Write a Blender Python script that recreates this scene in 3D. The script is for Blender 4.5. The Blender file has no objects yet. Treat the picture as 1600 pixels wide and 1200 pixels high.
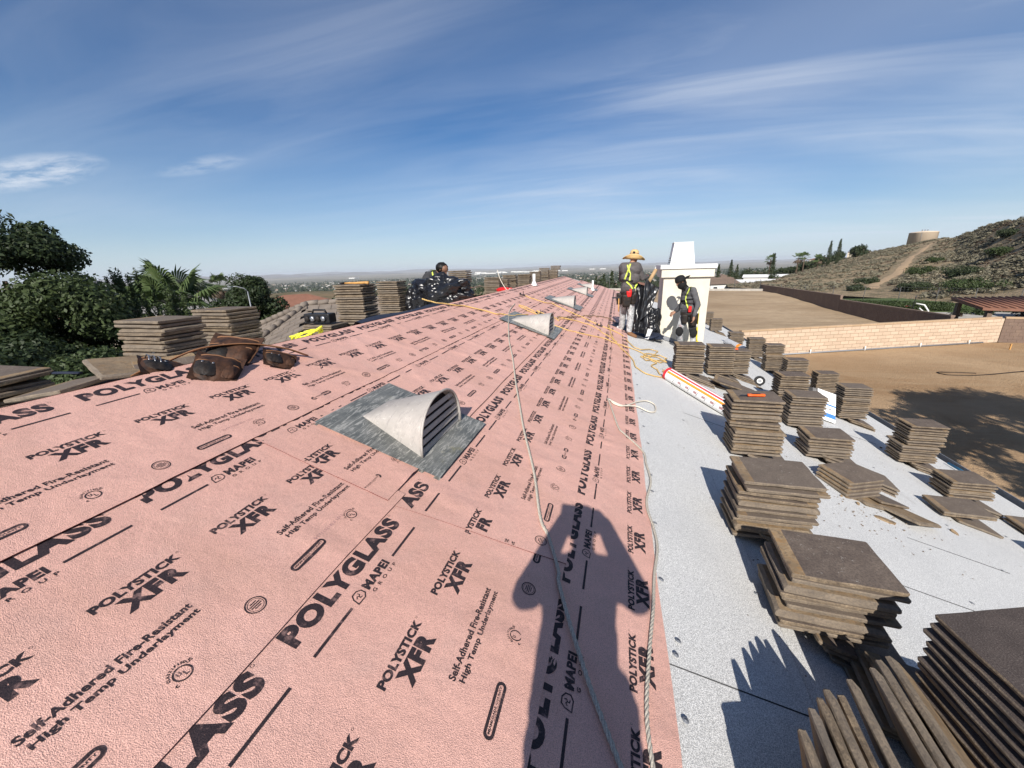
import bpy, bmesh, math, random
import numpy as np
from mathutils import Vector, Matrix, noise
from mathutils.bvhtree import BVHTree
R = random.Random(7)
NR = np.random.RandomState(11)
SC = bpy.context.scene
COL = SC.collection
rad = math.radians
# ------------------------------------------------------------------ camera
CX, CZ = 2.5133524, 6.00961372
ax = Vector((0.96651234, 0.04680505, -0.25231564))      # image right seen in world axes (rows below)
ay = Vector((0.25490211, -0.28868432, 0.92286850))
az = Vector((-0.02964467, -0.95627959, -0.29094767))
cam_d = bpy.data.cameras.new('camera'); cam = bpy.data.objects.new('camera', cam_d); COL.objects.link(cam)
right = Vector((ax[0], ay[0], az[0])); down = Vector((ax[1], ay[1], az[1])); fwd = Vector((ax[2], ay[2], az[2]))
Mx = Matrix((right, -down, -fwd)).transposed().to_4x4(); Mx.translation = Vector((CX, 0, CZ))
cam.matrix_world = Mx
cam_d.sensor_width = 36; cam_d.lens = 36 * 601 / 1600
cam_d.clip_start = 0.02; cam_d.clip_end = 90000
SC.camera = cam
# ------------------------------------------------------------------ world: sky with high cirrus
SUN = Vector((0.04884, -0.82162, 0.56794)).normalized()   # towards the sun
elev = math.asin(SUN.z); rot = math.atan2(SUN.x, SUN.y)
w = bpy.data.worlds.new('World'); SC.world = w; w.use_nodes = True
nt = w.node_tree; N = nt.nodes; Lk = nt.links
bg = N['Background']; SKYS = 0.053
sky = N.new('ShaderNodeTexSky'); sky.sky_type = 'NISHITA'; sky.sun_disc = False
sky.sun_elevation = elev; sky.sun_rotation = rot; sky.altitude = 900; sky.air_density = 1.0; sky.dust_density = 0.35; sky.ozone_density = 3.5
tc = N.new('ShaderNodeTexCoord')
def mth(op, a, b=None, nt=nt, clamp=False):
    n = nt.nodes.new('ShaderNodeMath'); n.operation = op; n.use_clamp = clamp
    for i, v in enumerate((a, b)):
        if v is None: continue
        if isinstance(v, (int, float)): n.inputs[i].default_value = v
        else: nt.links.new(v, n.inputs[i])
    return n.outputs[0]
sep = N.new('ShaderNodeSeparateXYZ'); Lk.new(tc.outputs['Generated'], sep.inputs[0])
zz = mth('ADD', mth('MAXIMUM', sep.outputs[2], 0.0), 0.10)
px_ = mth('DIVIDE', sep.outputs[0], zz); py_ = mth('DIVIDE', sep.outputs[1], zz)
cmb = N.new('ShaderNodeCombineXYZ'); Lk.new(px_, cmb.inputs[0]); Lk.new(py_, cmb.inputs[1])
def mapn(inp, rotz, scale, loc=(0, 0, 0), nt=nt):
    m = nt.nodes.new('ShaderNodeMapping'); m.inputs['Rotation'].default_value = (0, 0, rotz)
    m.inputs['Scale'].default_value = scale; m.inputs['Location'].default_value = loc
    nt.links.new(inp, m.inputs[0]); return m.outputs[0]
def noi(vec, scale, detail=4, rough=0.5, dist=0.0, nt=nt, lac=2.0):
    n = nt.nodes.new('ShaderNodeTexNoise'); n.inputs['Scale'].default_value = scale
    n.inputs['Detail'].default_value = detail; n.inputs['Roughness'].default_value = rough
    n.inputs['Distortion'].default_value = dist; n.inputs['Lacunarity'].default_value = lac
    nt.links.new(vec, n.inputs['Vector']); return n.outputs[0]
def ramp(v, pts, nt=nt):
    n = nt.nodes.new('ShaderNodeValToRGB'); e = n.color_ramp.elements
    while len(e) < len(pts): e.new(0.5)
    for i, (p, c) in enumerate(pts):
        e[i].position = p
        e[i].color = (c, c, c, 1) if isinstance(c, (int, float)) else (*c, 1)
    nt.links.new(v, n.inputs[0]); return n.outputs[0]
wisp = noi(mapn(cmb.outputs[0], rad(-24), (0.30, 1.35, 1), (3.1, 1.7, 0)), 1.5, 9, 0.60, 0.7)
veil = noi(mapn(cmb.outputs[0], rad(-30), (0.26, 0.55, 1), (9.3, 4.1, 0)), 0.8, 4, 0.5, 0.4)
wq = mth('MULTIPLY', ramp(wisp, [(0.42, 0.0), (0.86, 1.0)]), ramp(veil, [(0.36, 0.0), (0.68, 1.0)]))
side = ramp(mth('ADD', mth('MULTIPLY', px_, 0.08), 0.5), [(0.28, 0.40), (0.50, 1.0)])   # the cirrus bank lies to the east
cl = mth('MULTIPLY', mth('MULTIPLY', wq, side), 0.66)
vl = mth('MULTIPLY', mth('MULTIPLY', ramp(veil, [(0.33, 0.0), (0.75, 1.0)]), side), 0.40)
# one small bright cloud far out to the left
def blob(cx, cy, rx, ry):
    dx = mth('MULTIPLY', mth('SUBTRACT', px_, cx), 1 / rx); dy = mth('MULTIPLY', mth('SUBTRACT', py_, cy), 1 / ry)
    return mth('SUBTRACT', 1.0, mth('ADD', mth('MULTIPLY', dx, dx), mth('MULTIPLY', dy, dy)), clamp=True)
pf = noi(mapn(cmb.outputs[0], rad(-20), (1.6, 3.2, 1)), 2.2, 7, 0.65, 0.3)
bl = mth('MULTIPLY', mth('ADD', mth('MULTIPLY', blob(-3.42, 1.74, 0.62, 0.22), 1.0), mth('MULTIPLY', blob(-2.55, 2.12, 0.40, 0.13), 0.4)), ramp(pf, [(0.38, 0.0), (0.62, 1.0)]))
ct = mth('ADD', mth('ADD', cl, vl), mth('MULTIPLY', bl, 0.8), clamp=True)
hsv = N.new('ShaderNodeHueSaturation'); hsv.inputs['Saturation'].default_value = 1.34; hsv.inputs['Hue'].default_value = 0.504; hsv.inputs['Value'].default_value = 1.30; Lk.new(sky.outputs[0], hsv.inputs['Color'])
mixc = N.new('ShaderNodeMixRGB'); Lk.new(ct, mixc.inputs[0]); Lk.new(hsv.outputs[0], mixc.inputs[1]); mixc.inputs[2].default_value = (11.5, 12.2, 13.4, 1)
# a thin pale haze layer low over the horizon, all the way round
hz = ramp(sep.outputs[2], [(0.0, 0.80), (0.05, 0.50), (0.28, 0.0)])
mixh = N.new('ShaderNodeMixRGB'); Lk.new(hz, mixh.inputs[0]); Lk.new(mixc.outputs[0], mixh.inputs[1]); mixh.inputs[2].default_value = (8.2, 9.9, 12.2, 1)
Lk.new(mixh.outputs[0], bg.inputs[0]); bg.inputs[1].default_value = SKYS
sd = bpy.data.lights.new('sun', 'SUN'); sd.energy = 5.0; sd.angle = rad(0.53); sd.color = (1.0, 0.945, 0.87)
sun = bpy.data.objects.new('sun', sd); COL.objects.link(sun); sun.rotation_euler = SUN.to_track_quat('Z', 'Y').to_euler(); sun.location = (0, 0, 40)
SC.view_settings.view_transform = 'Standard'; SC.view_settings.look = 'None'; SC.view_settings.gamma = 1
SC.view_settings.exposure = 0.40; SC.view_settings.use_curve_mapping = False
SC.cycles.max_bounces = 6; SC.cycles.diffuse_bounces = 3; SC.cycles.volume_bounces = 0; SC.cycles.transparent_max_bounces = 12
# ------------------------------------------------------------------ materials
MATS = {}
class M:
    def __init__(s, name, rough=0.8, metal=0.0, spec=0.3):
        m = bpy.data.materials.new(name); m.use_nodes = True; s.m = m; s.nt = m.node_tree
        s.b = s.nt.nodes['Principled BSDF']; s.b.inputs['Roughness'].default_value = rough; s.b.inputs['Metallic'].default_value = metal
        s.b.inputs['Specular IOR Level'].default_value = spec
        s.tc = s.nt.nodes.new('ShaderNodeTexCoord'); s.obj = s.tc.outputs['Object']
        g = s.nt.nodes.new('ShaderNodeNewGeometry'); s.pos = g.outputs['Position']; s.geo = g
        MATS[name] = m
    def noise(s, scale, detail=4, rough=0.5, vec=None, dist=0.0, sc=None):
        v = vec or s.obj
        if sc: v = mapn(v, 0, sc, nt=s.nt)
        return noi(v, scale, detail, rough, dist, nt=s.nt)
    def ramp(s, v, pts): return ramp(v, pts, nt=s.nt)
    def mth(s, op, a, b=None, clamp=False): return mth(op, a, b, nt=s.nt, clamp=clamp)
    def mix(s, f, a, b, mode='MIX'):
        n = s.nt.nodes.new('ShaderNodeMixRGB'); n.blend_type = mode
        for i, v in enumerate((f, a, b)):
            if isinstance(v, (int, float)): n.inputs[i].default_value = v if i == 0 else (v, v, v, 1)
            elif isinstance(v, tuple): n.inputs[i].default_value = (*v, 1)
            else: s.nt.links.new(v, n.inputs[i])
        return n.outputs[0]
    def col(s, v):
        if isinstance(v, tuple): s.b.inputs['Base Color'].default_value = (*v, 1)
        else: s.nt.links.new(v, s.b.inputs['Base Color'])
        return s
    def rgh(s, v): s.nt.links.new(v, s.b.inputs['Roughness']); return s
    def bump(s, h, dist=0.005, strength=1.0, chain=None):
        n = s.nt.nodes.new('ShaderNodeBump'); n.inputs['Distance'].default_value = dist; n.inputs['Strength'].default_value = strength
        s.nt.links.new(h, n.inputs['Height'])
        if chain: s.nt.links.new(chain, n.inputs['Normal'])
        s.nt.links.new(n.outputs[0], s.b.inputs['Normal']); return n.outputs[0]
    def rnd(s):
        n = s.nt.nodes.new('ShaderNodeObjectInfo'); return n.outputs['Random']
    def vor(s, scale, vec=None, feat='F1', rnd=1.0):
        n = s.nt.nodes.new('ShaderNodeTexVoronoi'); n.inputs['Scale'].default_value = scale; n.feature = feat
        n.inputs['Randomness'].default_value = rnd
        s.nt.links.new(vec or s.obj, n.inputs['Vector']); return n.outputs[0], (n.outputs[1] if feat == 'F1' else None)
def plain(name, c, rough=0.7, metal=0.0, spec=0.3, var=0.15, scale=20, bump=0.0):
    m = M(name, rough, metal, spec)
    n = m.noise(scale, 4, 0.6)
    m.col(m.mix(m.ramp(n, [(0.3, 0.0), (0.7, 1.0)]), tuple(x * (1 - var) for x in c), tuple(min(1, x * (1 + var)) for x in c)))
    if bump: m.bump(n, bump)
    return m.m
def mk_pink(name, base, dk):
    m = M(name, 0.58, 0, 0.5)
    g = m.noise(380, 2, 0.6, m.pos); g2 = m.noise(150, 3, 0.6, m.pos)
    b = m.noise(1.3, 5, 0.6, m.pos); b2 = m.noise(6, 4, 0.6, m.pos)
    c = m.mix(m.ramp(b, [(0.35, 0), (0.7, 1)]), base, dk)
    c = m.mix(m.mth('MULTIPLY', m.ramp(b2, [(0.5, 0), (0.8, 1)]), 0.35), c, (0.60, 0.42, 0.36))
    dirt = m.noise(0.9, 8, 0.7, m.pos, sc=(1, 2.2, 1)); c = m.mix(m.mth('MULTIPLY', m.ramp(dirt, [(0.50, 0), (0.72, 1)]), 0.42), c, (0.50, 0.29, 0.20))
    sc_ = m.noise(14, 6, 0.75, m.pos, sc=(3, 0.6, 1), dist=1.5); c = m.mix(m.mth('MULTIPLY', m.ramp(sc_, [(0.62, 0), (0.69, 1)]), 0.40), c, (0.60, 0.36, 0.27))
    c = m.mix(m.ramp(g, [(0.36, 0.70), (0.6, 0.0)]), c, tuple(x * 0.45 for x in dk))
    m.col(c)
    n1 = m.bump(g, 0.003, 1.0)
    n2 = m.bump(m.noise(9, 5, 0.55, m.pos), 0.012, 0.55, n1)
    return m.m
mk_pink('pink_membrane', (0.88, 0.515, 0.425), (0.78, 0.44, 0.355))
m = M('ink', 0.6, 0, 0.25); g = m.noise(380, 2, 0.6, m.pos); wr = m.noise(22, 6, 0.7, m.pos)
c = m.mix(m.ramp(g, [(0.4, 0.0), (0.75, 0.75)]), (0.018, 0.014, 0.018), (0.085, 0.055, 0.055))
c = m.mix(m.mth('MULTIPLY', m.ramp(wr, [(0.56, 0), (0.72, 1)]), 0.5), c, (0.50, 0.30, 0.27)); m.col(c); m.bump(g, 0.0015, 0.7)
plain('faint_ink', (0.38, 0.22, 0.22), 0.8)
plain('sheet_edge', (0.12, 0.02, 0.018), 0.7)
m = M('granule_sheet', 0.92, 0, 0.15)
v1, vc = m.vor(420, m.pos); v2, _ = m.vor(150, m.pos); n1 = m.noise(260, 3, 0.7, m.pos); n2 = m.noise(2.0, 6, 0.65, m.pos); n3 = m.noise(60, 5, 0.7, m.pos)
c = m.mix(m.ramp(n1, [(0.40, 0.0), (0.62, 1.0)]), (0.35, 0.35, 0.345), (0.86, 0.855, 0.83))
c = m.mix(m.mth('MULTIPLY', m.ramp(n3, [(0.60, 0), (0.70, 1)]), 0.45), c, (0.10, 0.105, 0.115))
c = m.mix(m.mth('MULTIPLY', m.ramp(n2, [(0.45, 0), (0.75, 1)]), 0.35), c, (0.42, 0.42, 0.42))
st = m.noise(3.5, 7, 0.75, m.pos, sc=(1.0, 0.35, 1), dist=0.8); c = m.mix(m.mth('MULTIPLY', m.ramp(st, [(0.62, 0), (0.72, 1)]), 0.25), c, (0.30, 0.27, 0.24))
m.col(c); m.bump(n1, 0.003, 0.8)
m = M('tile_glaze', 0.82, 0, 0.25); rd = m.rnd()
a = m.noise(9, 6, 0.65, dist=0.3); b = m.noise(120, 3, 0.7); s1 = m.noise(40, 6, 0.8, dist=0.6)
c = m.mix(m.ramp(a, [(0.3, 0), (0.7, 1)]), (0.105, 0.080, 0.066), (0.185, 0.145, 0.115))
c = m.mix(m.ramp(b, [(0.35, 0.5), (0.6, 0)]), c, (0.035, 0.028, 0.026))
c = m.mix(m.mth('MULTIPLY', m.ramp(s1, [(0.62, 0), (0.66, 1)]), 0.7), c, (0.50, 0.47, 0.42))
c = m.mix(m.mth('MULTIPLY', rd, 0.45), c, (0.19, 0.155, 0.12)); m.col(c); m.bump(b, 0.002, 0.7)
m = M('tile_dark', 0.85, 0, 0.2); b = m.noise(210, 3, 0.75); a = m.noise(10, 5, 0.6)
c = m.mix(m.ramp(a, [(0.3, 0), (0.7, 1)]), (0.060, 0.048, 0.044), (0.095, 0.076, 0.068)); c = m.mix(m.ramp(b, [(0.55, 0), (0.68, 0.6)]), c, (0.22, 0.19, 0.17)); c = m.mix(m.ramp(b, [(0.32, 0.7), (0.45, 0)]), c, (0.02, 0.016, 0.015)); m.col(c); m.bump(b, 0.003, 0.9)
m = M('tile_body', 0.9, 0, 0.2); rd = m.rnd()
a = m.noise(6, 6, 0.7, dist=0.5, sc=(1, 1, 3)); b = m.noise(90, 4, 0.7); s1 = m.noise(18, 6, 0.75, dist=0.8)
c = m.mix(m.ramp(a, [(0.3, 0), (0.7, 1)]), (0.19, 0.132, 0.078), (0.38, 0.275, 0.165))
c = m.mix(m.mth('MULTIPLY', m.ramp(s1, [(0.50, 0), (0.62, 1)]), 0.6), c, (0.30, 0.165, 0.06))
c = m.mix(m.mth('MULTIPLY', m.ramp(m.noise(30, 5, 0.7), [(0.50, 0), (0.66, 1)]), 0.55), c, (0.062, 0.052, 0.044))
c = m.mix(m.mth('MULTIPLY', rd, 0.35), c, (0.125, 0.11, 0.095)); m.col(c); m.bump(b, 0.004, 0.8)
m = M('tile_edge', 0.9, 0, 0.2); rd = m.rnd()
a = m.noise(11, 6, 0.7, dist=0.5, sc=(1, 1, 2)); b = m.noise(110, 4, 0.75)
c = m.mix(m.ramp(a, [(0.35, 0), (0.65, 1)]), (0.135, 0.100, 0.068), (0.32, 0.245, 0.165))
c = m.mix(m.ramp(b, [(0.35, 0.6), (0.6, 0)]), c, (0.05, 0.042, 0.035))
c = m.mix(m.mth('MULTIPLY', rd, 0.5), c, (0.20, 0.175, 0.15)); m.col(c); m.bump(b, 0.004, 0.9)
m = M('roof_tile_far', 0.85); a = m.noise(3, 5, 0.6, m.pos); b = m.noise(40, 3, 0.6, m.pos)
m.col(m.mix(m.ramp(a, [(0.3, 0), (0.7, 1)]), (0.15, 0.125, 0.105), (0.24, 0.20, 0.165))); m.bump(b, 0.005)
m = M('metal_flashing', 0.5, 0.15, 0.4)
a = m.noise(5, 6, 0.7); s = m.noise(60, 4, 0.7, sc=(1, 6, 1), dist=2); sc2 = m.noise(9, 7, 0.8, sc=(4, 0.6, 1), dist=1.5)
c = m.mix(m.ramp(a, [(0.35, 0), (0.65, 1)]), (0.085, 0.092, 0.086), (0.22, 0.222, 0.208))
c = m.mix(m.mth('MULTIPLY', m.ramp(sc2, [(0.50, 0), (0.60, 1)]), 0.6), c, (0.56, 0.54, 0.49))
c = m.mix(m.mth('MULTIPLY', m.ramp(m.noise(4, 5, 0.7), [(0.60, 0), (0.72, 1)]), 0.5), c, (0.27, 0.25, 0.13)); m.col(c)
m.rgh(m.ramp(a, [(0.3, 0.32), (0.7, 0.6)])); m.bump(s, 0.0008)
m = M('vent_paint', 0.6, 0, 0.35)
a = m.noise(4, 6, 0.7); s = m.noise(7, 8, 0.8, sc=(5, 1, 1), dist=1.8)
c = m.mix(m.ramp(a, [(0.3, 0), (0.7, 1)]), (0.33, 0.305, 0.28), (0.46, 0.425, 0.39))
c = m.mix(m.mth('MULTIPLY', m.ramp(s, [(0.54, 0), (0.62, 1)]), 0.55), c, (0.20, 0.185, 0.18))
c = m.mix(m.mth('MULTIPLY', m.ramp(m.noise(30, 6, 0.8, dist=1), [(0.58, 0), (0.64, 1)]), 0.45), c, (0.70, 0.68, 0.63)); m.col(c); m.bump(s, 0.0015)
plain('vent_dark', (0.012, 0.01, 0.012), 0.9)
def mk_rope(name, c1, c2, pitch=0):
    m = M(name, 0.85, 0, 0.2); n = m.noise(180, 3, 0.7, m.pos); b = m.noise(5, 4, 0.6, m.pos)
    m.col(m.mix(m.ramp(n, [(0.3, 0), (0.7, 1)]), c1, c2)); m.bump(n, 0.002, 0.8); return m.m
mk_rope('rope_white', (0.26, 0.235, 0.20), (0.62, 0.57, 0.48)); mk_rope('rope_yellow', (0.42, 0.27, 0.10), (0.75, 0.52, 0.20)); mk_rope('rope_cream', (0.50, 0.44, 0.36), (0.8, 0.74, 0.62))
mk_rope('rope_brown', (0.16, 0.11, 0.07), (0.33, 0.23, 0.16)); mk_rope('rope_neon', (0.62, 0.60, 0.03), (0.85, 0.86, 0.10))
m = M('stucco', 0.95, 0, 0.1); n = m.noise(90, 4, 0.7, m.pos); b = m.noise(2.5, 5, 0.6, m.pos)
m.col(m.mix(m.ramp(b, [(0.3, 0), (0.7, 1)]), (0.58, 0.54, 0.45), (0.69, 0.65, 0.56))); m.bump(n, 0.006, 0.8)
m = M('white_paint', 0.6, 0, 0.3); b = m.noise(6, 5, 0.7, m.pos)
m.col(m.mix(m.mth('MULTIPLY', m.ramp(b, [(0.55, 0), (0.72, 1)]), 0.4), (0.70, 0.70, 0.68), (0.48, 0.46, 0.43)))
plain('slot_dark', (0.05, 0.05, 0.05), 0.8)
m = M('plastic_black', 0.30, 0, 0.6); n = m.noise(7, 5, 0.7); m.col((0.010, 0.010, 0.012)); m.bump(m.noise(5, 2, 0.4), 0.010, 0.5)
m = M('leather', 0.68, 0, 0.3); n = m.noise(14, 6, 0.7); n2 = m.noise(90, 3, 0.6)
m.col(m.mix(m.ramp(n, [(0.35, 0), (0.66, 1)]), (0.020, 0.011, 0.008), (0.085, 0.038, 0.020))); m.bump(n2, 0.002)
m = M('leather_black', 0.62, 0, 0.3); n = m.noise(14, 6, 0.7); m.col(m.mix(m.ramp(n, [(0.4, 0), (0.8, 1)]), (0.010, 0.009, 0.009), (0.055, 0.038, 0.028))); m.bump(n, 0.006)
plain('leather_tan', (0.20, 0.095, 0.045), 0.6, scale=30)
plain('steel', (0.42, 0.42, 0.43), 0.35, 0.9)
plain('dark_steel', (0.05, 0.05, 0.055), 0.4, 0.6)
plain('shirt_grey', (0.088, 0.080, 0.080), 0.9, var=0.25, scale=9, bump=0.01)
plain('shirt_dark', (0.040, 0.040, 0.043), 0.9, var=0.25, scale=9, bump=0.01)
plain('shirt_mid', (0.095, 0.095, 0.10), 0.9, var=0.25, scale=9, bump=0.01)
m = M('pants_grey', 0.9); n = m.noise(16, 7, 0.8, dist=0.6); r = m.noise(9, 5, 0.75)
c = m.mix(m.ramp(n, [(0.42, 0), (0.6, 1)]), (0.22, 0.225, 0.23), (0.55, 0.55, 0.55))
c = m.mix(m.mth('MULTIPLY', m.ramp(r, [(0.63, 0), (0.67, 1)]), 0.6), c, (0.32, 0.08, 0.10)); m.col(c); m.bump(n, 0.01)
plain('pants_black', (0.035, 0.035, 0.037), 0.85); plain('pants_jean', (0.05, 0.06, 0.09), 0.9)
plain('skin', (0.32, 0.175, 0.115), 0.55, var=0.1); plain('skin_dark', (0.20, 0.105, 0.068), 0.55, var=0.1); plain('glove_red', (0.32, 0.045, 0.055), 0.8)
plain('shoe_tan', (0.17, 0.085, 0.04), 0.75); plain('shoe_dark', (0.03, 0.028, 0.026), 0.7); plain('shoe_white', (0.7, 0.7, 0.68), 0.7)
m = M('straw', 0.8); wv = m.noise(120, 3, 0.6); m.col(m.mix(m.ramp(wv, [(0.3, 0), (0.7, 1)]), (0.46, 0.30, 0.12), (0.74, 0.54, 0.27))); m.bump(wv, 0.004)
plain('black_cloth', (0.010, 0.010, 0.011), 0.85); plain('hair', (0.008, 0.007, 0.006), 0.5)
plain('lime', (0.52, 0.62, 0.10), 0.7); plain('red_plastic', (0.60, 0.02, 0.02), 0.4); plain('yellow_strap', (0.72, 0.56, 0.04), 0.7)
plain('orange_plastic', (0.85, 0.12, 0.02), 0.4); plain('black_plastic', (0.015, 0.015, 0.017), 0.45)
plain('wood_handle', (0.50, 0.27, 0.09), 0.55, scale=30); plain('cardboard', (0.42, 0.28, 0.15), 0.8)
plain('white_film', (0.80, 0.79, 0.77), 0.35, var=0.06, bump=0.004); plain('red_print', (0.62, 0.035, 0.045), 0.4); plain('orange_print', (0.85, 0.28, 0.04), 0.4)
plain('grey_film', (0.42, 0.43, 0.45), 0.45); plain('pale_pink', (0.78, 0.62, 0.60), 0.7)
plain('box_white', (0.78, 0.78, 0.77), 0.55, var=0.04); plain('box_blue', (0.06, 0.20, 0.50), 0.55); plain('box_grey', (0.16, 0.155, 0.155), 0.7)
plain('blue_plastic', (0.03, 0.20, 0.36), 0.4); plain('navy_felt', (0.012, 0.018, 0.038), 0.75, spec=0.4)
plain('gutter_metal', (0.24, 0.25, 0.27), 0.5, 0.3); plain('gutter_white', (0.72, 0.72, 0.70), 0.6)
m = M('dirt', 0.97, 0, 0.1)
a = m.noise(0.16, 7, 0.62, m.pos, dist=0.6); b = m.noise(2.2, 7, 0.72, m.pos); s = m.noise(22, 4, 0.7, m.pos); tr = m.noise(0.55, 4, 0.6, m.pos, sc=(0.25, 1.6, 1), dist=1.0)
c = m.mix(m.ramp(a, [(0.36, 0), (0.64, 1)]), (0.31, 0.195, 0.105), (0.47, 0.325, 0.195))
c = m.mix(m.mth('MULTIPLY', m.ramp(b, [(0.45, 0), (0.62, 1)]), 0.55), c, (0.37, 0.25, 0.145))
c = m.mix(m.mth('MULTIPLY', m.ramp(tr, [(0.50, 0), (0.64, 1)]), 0.40), c, (0.43, 0.31, 0.19))
c = m.mix(m.mth('MULTIPLY', m.ramp(s, [(0.58, 0), (0.70, 1)]), 0.5), c, (0.40, 0.32, 0.22)); m.col(c)
m.bump(m.noise(9, 6, 0.7, m.pos), 0.10, 0.8)
m = M('lot_dirt', 0.97, 0, 0.1)
a = m.noise(0.12, 6, 0.6, m.pos); b = m.noise(1.6, 7, 0.75, m.pos); tr = m.noise(0.5, 5, 0.6, m.pos, sc=(0.3, 2.4, 1), dist=1.2); sp = m.noise(6, 4, 0.8, m.pos)
c = m.mix(m.ramp(a, [(0.35, 0), (0.65, 1)]), (0.30, 0.215, 0.135), (0.43, 0.325, 0.215))
c = m.mix(m.mth('MULTIPLY', m.ramp(b, [(0.42, 0), (0.62, 1)]), 0.5), c, (0.30, 0.22, 0.14))
c = m.mix(m.mth('MULTIPLY', m.ramp(tr, [(0.52, 0), (0.62, 1)]), 0.4), c, (0.22, 0.155, 0.095))
c = m.mix(m.mth('MULTIPLY', m.ramp(sp, [(0.60, 0), (0.68, 1)]), 0.35), c, (0.17, 0.135, 0.085)); m.col(c); m.bump(b, 0.08)
m = M('hill_dirt', 0.97, 0, 0.1)
a = m.noise(0.05, 7, 0.65, m.pos); b = m.noise(0.6, 7, 0.7, m.pos); s = m.noise(2.5, 5, 0.75, m.pos)
c = m.mix(m.ramp(a, [(0.35, 0), (0.65, 1)]), (0.27, 0.205, 0.13), (0.38, 0.29, 0.19))
c = m.mix(m.mth('MULTIPLY', m.ramp(b, [(0.48, 0), (0.60, 1)]), 0.75), c, (0.115, 0.105, 0.062))
c = m.mix(m.mth('MULTIPLY', m.ramp(s, [(0.52, 0), (0.62, 1)]), 0.6), c, (0.12, 0.11, 0.07)); m.col(c); m.bump(s, 0.25)
plain('trail_dirt', (0.37, 0.262, 0.16), 0.97, scale=1.5)
m = M('valley', 0.97, 0, 0.05)
sx = m.nt.nodes.new('ShaderNodeSeparateXYZ'); m.nt.links.new(m.pos, sx.inputs[0])
ln = m.nt.nodes.new('ShaderNodeVectorMath'); ln.operation = 'LENGTH'; m.nt.links.new(m.pos, ln.inputs[0]); dist_ = ln.outputs[1]
a = m.noise(0.004, 8, 0.7, m.pos); b = m.noise(0.03, 8, 0.75, m.pos); f = m.noise(0.0003, 6, 0.6, m.pos, sc=(1, 3, 1))
tw = m.mix(m.ramp(b, [(0.47, 0), (0.54, 1)]), (0.045, 0.062, 0.030), (0.22, 0.185, 0.145))
v, vc = m.vor(0.035, m.pos); tw = m.mix(m.ramp(v, [(0.12, 0.75), (0.20, 0)]), tw, (0.42, 0.37, 0.32))
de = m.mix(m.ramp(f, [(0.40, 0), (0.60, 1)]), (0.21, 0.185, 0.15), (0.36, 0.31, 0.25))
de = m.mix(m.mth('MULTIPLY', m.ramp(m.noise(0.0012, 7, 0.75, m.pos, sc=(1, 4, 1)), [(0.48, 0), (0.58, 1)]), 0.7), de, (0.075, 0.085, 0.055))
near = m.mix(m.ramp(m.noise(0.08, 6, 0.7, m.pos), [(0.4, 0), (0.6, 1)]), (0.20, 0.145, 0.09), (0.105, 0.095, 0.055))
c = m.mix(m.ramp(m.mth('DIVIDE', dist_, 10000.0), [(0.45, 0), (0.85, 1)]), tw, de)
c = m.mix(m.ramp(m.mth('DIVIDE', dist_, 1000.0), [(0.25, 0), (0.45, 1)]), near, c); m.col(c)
m = M('mountain', 0.97); m.col(m.mix(m.noise(0.001, 6, 0.6, m.pos), (0.12, 0.10, 0.10), (0.22, 0.18, 0.16)))
plain('asphalt', (0.055, 0.055, 0.058), 0.9); plain('concrete', (0.40, 0.375, 0.335), 0.9, scale=3); plain('lawn', (0.07, 0.10, 0.03), 0.95, scale=2)
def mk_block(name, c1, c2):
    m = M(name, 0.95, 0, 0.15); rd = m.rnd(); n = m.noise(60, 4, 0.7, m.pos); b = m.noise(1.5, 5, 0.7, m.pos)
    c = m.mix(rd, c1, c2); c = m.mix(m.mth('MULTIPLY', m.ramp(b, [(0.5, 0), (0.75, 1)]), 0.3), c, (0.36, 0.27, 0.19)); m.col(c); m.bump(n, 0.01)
mk_block('block_tan', (0.49, 0.375, 0.275), (0.585, 0.455, 0.34)); mk_block('block_shaded', (0.175, 0.125, 0.10), (0.22, 0.16, 0.125))  # the darker set puts the shade of the shadowed walls into the colour
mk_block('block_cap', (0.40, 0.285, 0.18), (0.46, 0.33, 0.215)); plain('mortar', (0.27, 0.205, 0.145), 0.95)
def mk_leaf(name, c1, c2, c3):
    m = M(name, 0.6, 0, 0.35); rd = m.noise(0.9, 3, 0.7); hf = m.noise(6, 3, 0.8)
    c = m.mix(m.ramp(rd, [(0.35, 0), (0.65, 1)]), c1, c2); c = m.mix(m.mth('MULTIPLY', m.ramp(hf, [(0.5, 0), (0.68, 1)]), 0.6), c, c3); m.col(c)
    tr = m.nt.nodes.new('ShaderNodeBsdfTranslucent'); m.nt.links.new(c, tr.inputs[0])
    mx = m.nt.nodes.new('ShaderNodeMixShader'); mx.inputs[0].default_value = 0.22
    m.nt.links.new(m.b.outputs[0], mx.inputs[1]); m.nt.links.new(tr.outputs[0], mx.inputs[2]); m.nt.links.new(mx.outputs[0], m.nt.nodes['Material Output'].inputs[0])
mk_leaf('leaf_dark', (0.020, 0.034, 0.012), (0.034, 0.052, 0.018), (0.060, 0.082, 0.028))
mk_leaf('leaf_mid', (0.034, 0.055, 0.018), (0.055, 0.078, 0.026), (0.085, 0.110, 0.038))
mk_leaf('leaf_yellow', (0.14, 0.16, 0.03), (0.19, 0.20, 0.04), (0.25, 0.24, 0.06))
mk_leaf('leaf_sage', (0.18, 0.165, 0.11), (0.25, 0.222, 0.155), (0.28, 0.25, 0.18))
mk_leaf('leaf_palm', (0.06, 0.10, 0.03), (0.09, 0.13, 0.045), (0.15, 0.17, 0.07))
mk_leaf('leaf_far', (0.030, 0.046, 0.020), (0.050, 0.066, 0.028), (0.065, 0.08, 0.035))
plain('bark', (0.10, 0.072, 0.05), 0.9, scale=6, bump=0.03)
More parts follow.
